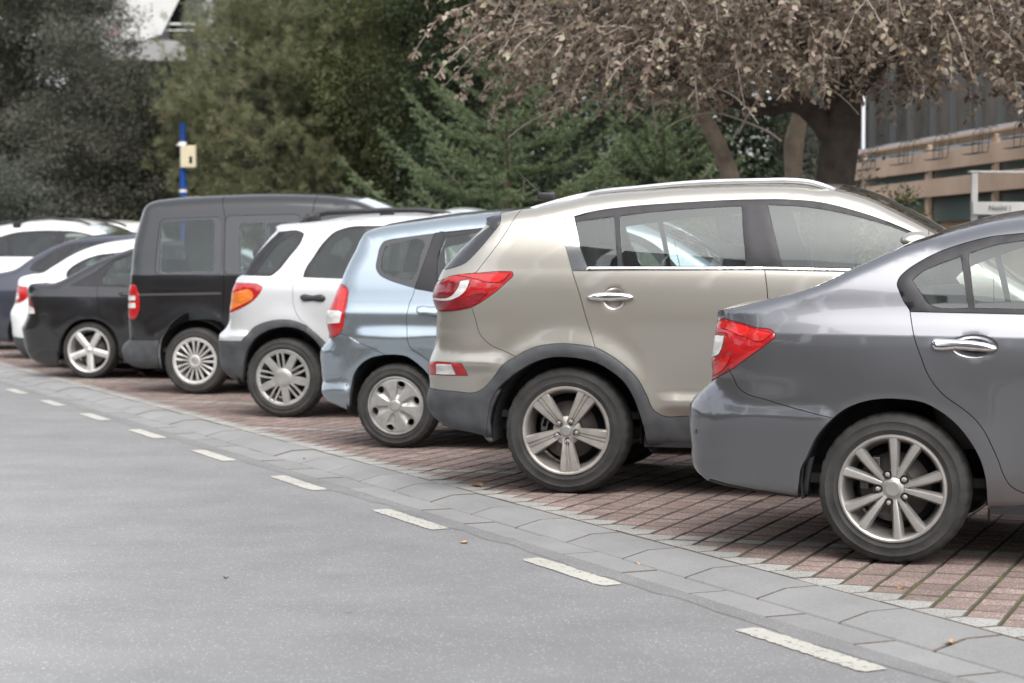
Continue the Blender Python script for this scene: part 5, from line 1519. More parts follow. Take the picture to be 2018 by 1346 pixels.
CARS.append(dict(paint=paint('beige_paint', (0.345, 0.325, 0.288), 0.62, 0.28),
    name='beige_suv',
    cat='car',
    label='champagne beige sport utility car with grey wheel-arch cladding and silver roof rails',
    yaw=13,
    h=0.024,
    tilt=0,
    W=[(0.2, 0.83), (0.34, 0.875), (0.55, 0.905), (0.78, 0.922), (0.95, 0.926), (1.08, 0.918), (1.19, 0.902), (1.222, 0.893, 1), (1.3, 0.872), (1.42, 0.825), (1.55, 0.758), (1.7, 0.672)],
    plan=(-0.25, 0.1, 2.6, 0.12),
    flares=[(0, 0.345, 0.44, 0.028, 0.1), (2.64, 0.345, 0.44, 0.028, 0.1)],
    bumps=[(0.6, 0.5, 2.2, 0.5, 0.026, 0.05, 0.05, 0.15), (-0.8, 0.7, -0.42, 0.7, 0.02, 0.05, 0.03, 0.12)],
    wheels={'R': 0.345, 'rr': 0.239, 'tw': 0.225, 'wb': 2.64, 'yo': 0.905, 'style': 'five_groove', 'arch': 0.41},
    cabin={'seats': [(0.42, 0, 0.72, 1.25, 0.66), (1.2, -0.36, 0.7, 0.5, 0.68), (1.2, 0.36, 0.7, 0.5, 0.68)], 'x0': -0.6, 'x1': 2, 'zf': 0.42, 'w': 0.7, 'dash': (1.85, 1.02), 'shelf': (-0.35, 1.1, 0.25), 'mat': 'seat_dark'},
    loc=(0.495, 11.858),
    sil=[(-620, 330, 60, 60, 0), (-706, 347, 150, 120, 0), (-755, 377, 150, 120, 0), (-817, 420, 280, 190, 30), (-836, 480, 280, 190, 30), (-834, 520, 280, 200, 40), (-821, 569, 280, 200, 40), (-825, 634, 280, 200, 40), (-821, 692, 280, 200, 40), (-805, 740, 260, 200, 40), (-783, 806, 260, 200, 40), (-776, 854, 260, 200, 40), (-776, 911, 260, 200, 40), (-773, 996, 260, 200, 40), (-790, 1044, 240, 180, 40), (-789, 1100, 240, 180, 40), (-772, 1146, 240, 180, 40), (-747, 1194, 220, 150, 40), (-726, 1233, 220, 150, 40), (-698, 1264, 220, 150, 40), (-663, 1306, 220, 150, 40), (-556, 1396, 120, 90, 40), (-491, 1472, 120, 90, 40), (-480, 1505, 40, 40, 30, 1), (-401, 1531, 70, 80, 40), (-288, 1553, 70, 80, 40), (-240, 1558, 70, 80, 40), (-101, 1586, 70, 90, 45), (83, 1625, 70, 90, 45), (363, 1656, 70, 90, 45), (641, 1677, 70, 90, 45), (1020, 1685, 70, 90, 45), (1184, 1683, 70, 90, 45), (1327, 1662, 70, 90, 45), (1427, 1641, 50, 50, 60), (1514, 1618, 50, 50, 60), (1600, 1590, 50, 50, 60), (1735, 1524, 50, 50, 60), (1868, 1455, 50, 50, 60), (2250, 1230, 50, 50, 50), (2420, 1130, 80, 80, 40), (2900, 1070, 120, 120, 40), (3250, 960, 120, 120, 40), (3440, 800, 300, 260, 60), (3500, 600, 300, 260, 60), (3470, 380, 300, 260, 60), (3350, 260, 50, 40, 0), (2900, 255, 50, 40, 0), (2000, 262, 50, 40, 0), (600, 262, 50, 40, 0), (0, 268, 50, 40, 0), (-471, 306, 50, 40, 0), (-543, 321, 50, 40, 0)],
    dishes=[(0.2664, 1.0648, 0.0635, 0.0653, 0.02)],
    strip=[('rear_window', 'glass_dark', 17, 23, 0.9), ('spoiler', 'gloss_black', 23, 24, 1.1), ('windscreen', 'glass_dark', 34, 40, 0.92), ('bonnet', None, 40, 43, 0.86)],
    bottom=(45, 53),
    regions=[
        ('door', None, [(31, 1214, 1), (71, 1105), (110, 977), (166, 803), (193, 595, 1), (378, 405, 1), (778, 215, 1), (1023, 220, 1), (1059, 499), (1065, 767), (1087, 1103), (1071, 1215), (992, 1596), (980, 1661, 1), (-92, 1586, 1)], {'gap': 2.2}),
        ('door', None, [(1071, 1215), (1087, 1103), (1065, 767), (1023, 220, 1), (2150, 300, 1), (2250, 700), (2250, 1180, 1), (1900, 1500, 1), (1301, 1630, 1), (986, 1661, 1), (992, 1596, 1)], {'gap': 2.2}),
        ('body', None, [(31, 1217, 1), (-4, 1324), (-33, 1407), (-41, 1463), (-30, 1494), (16, 1507), (106, 1532), (292, 1559), (568, 1579), (987, 1596), (1155, 1595), (1336, 1580), (1514, 1537), (1694, 1477), (1839, 1415), (1918, 1382, 1), (1916, 1489, 1), (1514, 1683, 1), (967, 1772, 1), (-85, 1641, 1), (-235, 1472, 1), (-131, 1250, 1)]),
        ('tailgate', None, [(-282, 1572, 1), (-289, 1550, 1), (-377, 1380), (-504, 1203, 1), (-618, 1180, 1), (-836, 1138, 1), (-701, 1306, 1), (-504, 1530, 1)], {'gap': 1.8}),
        ('bumper', None, [(-527, 1015, 1), (-518, 1001), (-500, 946), (-472, 863), (-426, 816), (-327, 773), (-259, 744, 1), (-319, 519, 1), (-928, 502, 1), (-911, 1006, 1), (-774, 987, 1)], {'gap': 1.6}),
        ('arch_cladding', 'cladding', [(-925, 565, 1), (-826, 559, 1), (-738, 554), (-625, 550), (-494, 551), (-455, 572), (-404, 623), (-344, 699), (-268, 749), (-174, 797), (-81, 817), (14, 821), (97, 813), (169, 800), (252, 760), (326, 706), (399, 633), (443, 552), (488, 462), (522, 440), (668, 436, 1), (1056, 437, 1), (1900, 420), (2080, 430), (2180, 560), (2400, 800), (2640, 850), (2900, 800), (3100, 560), (3250, 470), (3600, 470, 1), (3600, 100, 1), (-1200, 100, 1)], {'off': 6, 'dome': (6, 12)}),
        ('window_trim', 'trim', [(16, 1507, 1), (106, 1532), (292, 1559), (568, 1579), (987, 1596), (1155, 1595), (1336, 1580), (1514, 1537), (1694, 1477), (1839, 1415), (1970, 1350, 1), (1972, 1197, 1), (1843, 1216, 1), (1450, 1229, 1), (1051, 1234, 1), (94, 1234, 1)], {'off': -3, 'gap': 1, 'dome': (3.5, 12)}),
        ('chrome_strip', 'chrome', [(30, 1231, 1), (113, 1234, 1), (1051, 1234, 1), (1450, 1226, 1), (1972, 1211, 1), (1972, 1195, 1), (1451, 1210, 1), (1052, 1218, 1), (34, 1212, 1)], {'off': 1, 'gap': 0.4, 'fl': 8, 'dome': (3, 6)}),
        ('chrome_pillar', 'chrome', [(19, 1507, 1), (-6, 1502), (-30, 1491), (-41, 1463), (-33, 1407), (-4, 1324), (31, 1217, 1), (109, 1217, 1), (116, 1234, 1), (78, 1319), (43, 1435, 1)], {'off': 0, 'gap': 0.8, 'fl': 8}),
        ('window', 'glass', [(36, 1468, 1), (36, 1473, 1), (37, 1477, 1), (40, 1479, 1), (44, 1481, 1), (230, 1505, 1), (235, 1505, 1), (239, 1503, 1), (241, 1500, 1), (243, 1495, 1), (279, 1247, 1), (279, 1242, 1), (277, 1239, 1), (274, 1237, 1), (269, 1236, 1), (130, 1236, 1), (125, 1237, 1), (120, 1239, 1), (117, 1242, 1), (114, 1246, 1), (73, 1328, 1), (71, 1333, 1), (69, 1338, 1), (67, 1343, 1), (66, 1349, 1)], {'off': -6, 'gap': 0.5, 'fl': 5, 'see': 1}),
        ('window', 'glass', [(271, 1495, 1), (271, 1501, 1), (273, 1506, 1), (277, 1509, 1), (282, 1510, 1), (406, 1526, 1), (413, 1527, 1), (420, 1527, 1), (427, 1528, 1), (434, 1529, 1), (585, 1542, 1), (592, 1542, 1), (599, 1543, 1), (606, 1543, 1), (612, 1544, 1), (749, 1552, 1), (756, 1553, 1), (763, 1553, 1), (770, 1553, 1), (777, 1554, 1), (916, 1560, 1), (922, 1559, 1), (926, 1557, 1), (930, 1553, 1), (931, 1547, 1), (969, 1253, 1), (969, 1247, 1), (967, 1243, 1), (963, 1240, 1), (957, 1239, 1), (322, 1236, 1), (315, 1237, 1), (311, 1240, 1), (308, 1244, 1), (306, 1250, 1)], {'off': -6, 'gap': 0.5, 'fl': 5, 'see': 1}),
        ('window', 'glass', [(1070, 1565, 1), (1246, 1556), (1427, 1527), (1606, 1483), (1782, 1423), (1892, 1369, 1), (1894, 1224, 1), (1164, 1234, 1)], {'off': -6, 'gap': 0.5, 'fl': 5, 'see': 1}),
        ('side_spoiler', 'gloss_black', [(-531, 1508, 1), (-476, 1511, 1), (-407, 1533, 1), (-391, 1481), (-417, 1431, 1), (-462, 1463), (-506, 1474, 1)], {'off': 3, 'gap': 1, 'dome': (5, 14)}),
        ('side_window', 'gloss_black', [(-447, 1457, 1), (-420, 1428, 1), (-508, 1317), (-584, 1250), (-643, 1230, 1), (-693, 1219, 1), (-736, 1227, 1), (-665, 1306, 1)], {'off': -2, 'gap': 1}),
        ('tail_light', 'red', [(-815, 1109, 1), (-785, 1109, 1), (-730, 1146), (-673, 1177), (-579, 1194), (-498, 1200), (-327, 1209), (-298, 1206), (-294, 1192), (-332, 1148), (-427, 1070), (-521, 1015), (-622, 994), (-754, 988, 1), (-812, 997, 1)], {'off': 2, 'gap': 1.2, 'dome': (7, 22)}),
        ('lens', 'red_bright', [(-619, 1192, 1), (-498, 1195), (-312, 1200, 1), (-352, 1159), (-424, 1150), (-482, 1164), (-526, 1175)], {'off': 8.5, 'gap': 0, 'fl': 4, 'parent': 'tail_light'}),
        ('lens', 'red_dark', [(-804, 1047, 1), (-742, 1048), (-622, 1055), (-537, 1075), (-436, 1090, 1), (-507, 1029), (-622, 1003), (-754, 994), (-801, 1002, 1)], {'off': 8, 'gap': 0, 'fl': 4, 'parent': 'tail_light'}),
        ('lens', 'red_dark', [(-798, 1117, 1), (-752, 1137), (-593, 1147, 1), (-628, 1072, 1), (-799, 1058, 1)], {'off': 8.6, 'gap': 0, 'fl': 4, 'parent': 'tail_light'}),
        ('lamp_hook', 'clear', [(-590, 1156, 1), (-537, 1164, 1), (-544, 1134), (-573, 1089), (-622, 1061), (-796, 1049, 1), (-796, 1061, 1), (-637, 1078), (-607, 1111)], {'off': 9, 'gap': 0, 'fl': 5, 'parent': 'tail_light'}),
        ('reflector', 'red', [(-846, 702, 1), (-823, 701, 1), (-739, 710), (-576, 704, 1), (-547, 639, 1), (-786, 636, 1), (-851, 634, 1)], {'off': 2, 'gap': 1, 'dome': (4, 8)}),
        ('clear_reflector', 'clear', [(-739, 699, 1), (-640, 700, 1), (-619, 643, 1), (-746, 641, 1)], {'off': 6, 'gap': 0, 'fl': 4, 'parent': 'reflector'}),
        ('handle_recess', None, [(327, 1065), (326, 1050), (321, 1036), (313, 1024), (302, 1013), (289, 1006), (275, 1003), (260, 1003), (246, 1006), (233, 1013), (222, 1023), (213, 1035), (208, 1050), (205, 1065), (207, 1080), (212, 1094), (220, 1106), (231, 1116), (244, 1123), (258, 1127), (272, 1127), (287, 1123), (300, 1116), (311, 1106), (320, 1094), (325, 1080)], {'gap': 0, 'fl': 0}),
        ('hole', None, [(-449, 298, 1), (-431, 419), (-405, 517), (-360, 582), (-288, 644), (-211, 695), (-137, 729), (-61, 746), (23, 747), (106, 737), (189, 713), (263, 670), (326, 616), (372, 543), (406, 453), (431, 359), (442, 289, 1), (432, 151, 1), (-463, 130, 1)]),
        ('hole', None, [(2979.9481, 106.9658), (3020.185, 178.6138), (3045.5159, 256.7854), (3054.9478, 338.4156), (3048.1107, 420.304), (3025.2727, 499.2399), (2987.3293, 572.1285), (2935.7681, 636.1121), (2872.6107, 688.682), (2800.3332, 727.777), (2721.7696, 751.8645), (2640, 760), (2558.2304, 751.8645), (2479.6668, 727.777), (2407.3893, 688.682), (2344.2319, 636.1121), (2292.6707, 572.1285), (2254.7273, 499.2399), (2231.8893, 420.304), (2225.0522, 338.4156), (2234.4841, 256.7854), (2259.815, 178.6138), (2300.0519, 106.9658), (2308, -50, 1), (2972, -50, 1)]),
    ],
    pillows=[
        ('door_handle', 'chrome', [(122, 1072), (144, 1086), (197, 1095), (266, 1095), (335, 1090), (368, 1079), (374, 1071), (358, 1060), (308, 1054), (225, 1051), (170, 1054), (136, 1059)], (14, 13, 17, 6, 10)),
        ('mud_flap', 'cladding', [(-361, 568), (-392, 554), (-429, 489), (-457, 404), (-472, 347), (-468, 298), (-435, 271, 1), (-410, 277, 1), (-417, 320), (-424, 383), (-409, 461), (-385, 518)], (-14, 10, 14, 8, 60)),
        ('mud_flap', 'black', [(440, 301, 1), (462, 307, 1), (469, 264), (459, 229), (440, 251)], (-30, 6, 8, 6, 60)),
        ('sill_edge', 'well', [(435, 306, 1), (667, 303, 1), (917, 297, 1), (916, 279, 1), (433, 289, 1)], (-40, 3, 6, 9, 30)),
        ('parking_sensor', 'gloss_black', [(-785, 475), (-786, 471), (-788, 468), (-791, 465), (-794, 463), (-797, 462), (-801, 462), (-804, 463), (-806, 466), (-807, 469), (-807, 472), (-806, 476), (-804, 479), (-801, 482), (-798, 484), (-795, 485), (-791, 485), (-788, 484), (-786, 481), (-785, 478)], (6, 1.5, 3, 4, 2)),
        ('door_mirror', None, [(1778, 1367), (1788, 1391), (1813, 1409), (1852, 1417), (1896, 1414), (1923, 1398), (1918, 1356), (1880, 1340), (1815, 1343)], (150, 40, 30, 10, 90)),
    ],
    rails=[{'path': [(-252, 1551), (-157, 1579), (-79, 1601), (81, 1639), (364, 1667), (644, 1690), (1022, 1699), (1186, 1699), (1295, 1687), (1376, 1661), (1417, 1645)], 'zy': 1620, 'r': 15, 'mat': 'silver', 'in': 85, 'feet': ()}],
))
CARS.append(dict(paint=paint('light_blue_paint', (0.335, 0.39, 0.435), 0.85, 0.24),
    name='blue_hatchback',
    cat='car',
    label='light blue small hatchback with a dented rear bumper and six-hole hubcaps',
    yaw=16,
    h=0.027,
    tilt=0,
    W=[(0.18, 0.75), (0.34, 0.8), (0.56, 0.828), (0.72, 0.836), (0.84, 0.834), (0.922, 0.83), (0.93, 0.828, 1), (0.955, 0.814), (1.02, 0.798), (1.1, 0.782), (1.16, 0.765), (1.3, 0.71), (1.45, 0.64), (1.6, 0.56)],
    plan=(-0.25, 0.12, 2.3, 0.12),
    flares=[(0, 0.289, 0.37, 0.02, 0.1), (2.45, 0.289, 0.37, 0.02, 0.1)],
    bumps=[(-0.22, 0.755, 0.45, 0.76, 0.016, 0.05, 0.05, 0.12), (-0.55, 0.38, -0.36, 0.38, 0.03, 0.05, 0.04, 0.06)],
    wheels={'R': 0.289, 'rr': 0.196, 'tw': 0.185, 'wb': 2.45, 'yo': 0.825, 'style': 'cap_petal', 'arch': 0.355},
    cabin={'seats': [(0.3, 0, 0.58, 1.15, 0.64), (1.05, -0.34, 0.56, 0.48, 0.66), (1.05, 0.34, 0.56, 0.48, 0.66)], 'x0': -0.4, 'x1': 1.9, 'zf': 0.33, 'w': 0.62, 'dash': (1.75, 0.98), 'mat': 'seat_dark'},
    loc=(-0.563, 14.511),
    sil=[(-468, 288, 50, 50, 0), (-548, 319, 120, 100, 0), (-565, 351, 120, 100, 0), (-592, 442, 260, 180, 40), (-599, 548, 260, 180, 40), (-604, 629, 260, 180, 40), (-586, 669, 220, 150, 40), (-551, 708, 220, 150, 40), (-524, 747, 220, 150, 40), (-536, 831, 200, 140, 30), (-538, 929, 200, 140, 30), (-507, 998, 180, 130, 30), (-462, 1103, 180, 130, 30), (-427, 1191, 140, 110, 40), (-401, 1267, 140, 110, 40), (-368, 1345, 140, 110, 40), (-333, 1432, 100, 90, 40), (-306, 1464, 60, 70, 40), (-243, 1496, 90, 100, 45), (-117, 1520, 90, 100, 45), (63, 1543, 90, 100, 45), (243, 1567, 90, 100, 45), (422, 1583, 90, 100, 45), (548, 1593, 90, 100, 45), (900, 1600, 80, 90, 45), (1300, 1590, 80, 90, 45), (1600, 1530, 80, 90, 45), (1800, 1450, 60, 60, 50), (2200, 1220, 60, 60, 50), (2520, 1040, 60, 60, 50), (2700, 970, 80, 80, 40), (2950, 900, 120, 120, 40), (3120, 800, 120, 120, 40), (3230, 640, 260, 220, 50), (3250, 450, 260, 220, 50), (3220, 300, 260, 220, 50), (3120, 200, 50, 40, 0), (2700, 190, 50, 40, 0), (1800, 195, 50, 40, 0), (500, 200, 50, 40, 0), (0, 205, 50, 40, 0), (-365, 248, 50, 40, 0)],
    dishes=[],
    strip=[('rear_window', 'glass_dark', 13, 17, 0.9), ('windscreen', 'glass_dark', 27, 30, 0.9), ('bonnet', None, 30, 33, 0.86)],
    bottom=(35, 42),
    regions=[
        ('door', None, [(126, 1082, 1), (118, 1038), (96, 986), (89, 935), (84, 874), (93, 789), (103, 721), (123, 680), (177, 646), (248, 596), (334, 467, 1), (412, 188, 1), (950, 240, 1), (960, 700), (960, 1620, 1), (272, 1597, 1), (246, 1422, 1)], {'gap': 2.4}),
        ('door', None, [(970, 1620, 1), (968, 700), (958, 240, 1), (1900, 240, 1), (2050, 600), (2000, 1050, 1), (1850, 1500, 1)], {'gap': 2.4}),
        ('body', None, [(126, 1082, 1), (254, 1062, 1), (237, 1474, 1), (289, 1467, 1), (587, 1497, 1), (764, 1507, 1), (960, 1620, 1), (160, 1668, 1)]),
        ('bumper', None, [(-547, 733, 1), (-501, 742, 1), (-408, 769, 1), (-387, 773), (-319, 747), (-261, 720), (-149, 677), (-51, 630, 1), (-115, 563, 1), (-313, 174, 1), (-699, 163, 1), (-670, 734, 1)], {'gap': 2}),
        ('pillar', 'trim', [(221, 1461, 1), (286, 1467, 1), (301, 1460, 1), (278, 1353), (266, 1284), (276, 1182), (290, 1055, 1), (254, 1062, 1), (126, 1082, 1)], {'off': -3, 'gap': 1}),
        ('window_trim', 'trim', [(290, 1464, 1), (588, 1494, 1), (765, 1503, 1), (940, 1530, 1), (1400, 1500), (1750, 1380), (2000, 1150, 1), (1900, 1050, 1), (821, 973, 1), (290, 1055, 1), (276, 1182), (266, 1284), (278, 1353)], {'off': -3, 'gap': 1}),
        ('window', 'glass', [(309, 1436, 1), (557, 1463), (920, 1440, 1), (920, 1070, 1), (801, 1007, 1), (295, 1093, 1), (277, 1199), (272, 1295)], {'off': -6, 'gap': 0.5, 'fl': 5, 'see': 1}),
        ('window', 'glass', [(985, 1480, 1), (1400, 1450), (1700, 1350), (1860, 1180, 1), (1850, 1065, 1), (985, 1060, 1)], {'off': -6, 'gap': 0.5, 'fl': 5, 'see': 1}),
        ('quarter_window', 'gloss_black', [(-158, 1364), (-135, 1403), (-107, 1413), (-17, 1427), (108, 1444), (218, 1457, 1), (177, 1277), (126, 1086, 1), (26, 1113), (-79, 1147), (-138, 1181), (-166, 1226), (-165, 1295)], {'off': -2, 'gap': 1}),
        ('window', 'glass', [(-131, 1309), (-121, 1364), (-90, 1378), (-12, 1392), (127, 1412), (151, 1398), (141, 1302), (105, 1154), (81, 1140), (34, 1147), (-53, 1171), (-115, 1202), (-132, 1243)], {'off': -4, 'gap': 0.3, 'fl': 5, 'see': 1}),
        ('tail_light', 'red', [(-548, 929, 1), (-502, 1023, 1), (-462, 1110, 1), (-385, 1101), (-356, 1077), (-352, 1008), (-359, 922), (-370, 836), (-391, 783), (-422, 762), (-520, 740, 1), (-559, 734, 1)], {'off': 2, 'gap': 1.2, 'dome': (5, 14)}),
        ('reversing_light', 'clear', [(-573, 940, 1), (-543, 936, 1), (-408, 932, 1), (-382, 922, 1), (-398, 849, 1), (-544, 835, 1), (-570, 836, 1)], {'off': 7, 'gap': 0, 'fl': 5, 'parent': 'tail_light'}),
        ('lens', 'red_bright', [(-445, 1083, 1), (-383, 1084), (-367, 1060), (-368, 1001), (-376, 932, 1), (-426, 935, 1), (-434, 1007)], {'off': 7, 'gap': 0, 'fl': 4, 'parent': 'tail_light'}),
        ('hole', None, [(-350, 236, 1), (-324, 352), (-306, 450), (-280, 519), (-235, 572), (-161, 615), (-76, 633), (15, 637), (87, 628), (147, 594), (200, 551), (245, 500), (285, 414), (295, 293, 1), (258, 8, 1), (-381, -8, 1)]),
        ('hole', None, [(2740.799, 85.3804), (2775.2185, 146.6697), (2796.8871, 213.5393), (2804.9553, 283.3676), (2799.1067, 353.4167), (2779.5706, 420.9402), (2747.113, 483.2907), (2703.0064, 538.0236), (2648.9802, 582.993), (2587.1525, 616.4358), (2519.9475, 637.0407), (2450, 644), (2380.0525, 637.0407), (2312.8475, 616.4358), (2251.0198, 582.993), (2196.9936, 538.0236), (2152.887, 483.2907), (2120.4294, 420.9402), (2100.8933, 353.4167), (2095.0447, 283.3676), (2103.1129, 213.5393), (2124.7815, 146.6697), (2159.201, 85.3804), (2166, -50, 1), (2734, -50, 1)]),
    ],
    pillows=[
        ('door_handle', None, [(153, 956), (167, 963), (253, 963), (318, 960), (329, 937), (325, 913), (224, 912), (163, 919), (154, 936)], (12, 10, 14, 6, 10)),
        ('handle_recess', None, [(300, 909), (297, 898), (290, 887), (278, 879), (263, 874), (246, 872), (230, 873), (215, 879), (203, 887), (195, 897), (192, 909), (194, 920), (201, 931), (211, 939), (225, 944), (241, 946), (258, 945), (274, 939), (288, 931), (296, 921)], (-13, 1, 6, 9, 2)),
        ('bumper_dent', 'chrome', [(-343, 763), (-308, 750), (-272, 730), (-246, 713), (-258, 706), (-292, 719), (-323, 740)], (-3, 4, 8, 5, 3)),
        ('tow_cover', 'black', [(-338, 425), (-339, 423), (-339, 421), (-340, 420), (-341, 419), (-343, 418), (-344, 419), (-346, 420), (-347, 421), (-348, 423), (-349, 425), (-349, 427), (-348, 429), (-347, 431), (-346, 432), (-344, 432), (-342, 432), (-341, 431), (-340, 429), (-339, 427)], (0, 1, 3, 3, 2)),
    ],
    rails=[],
))
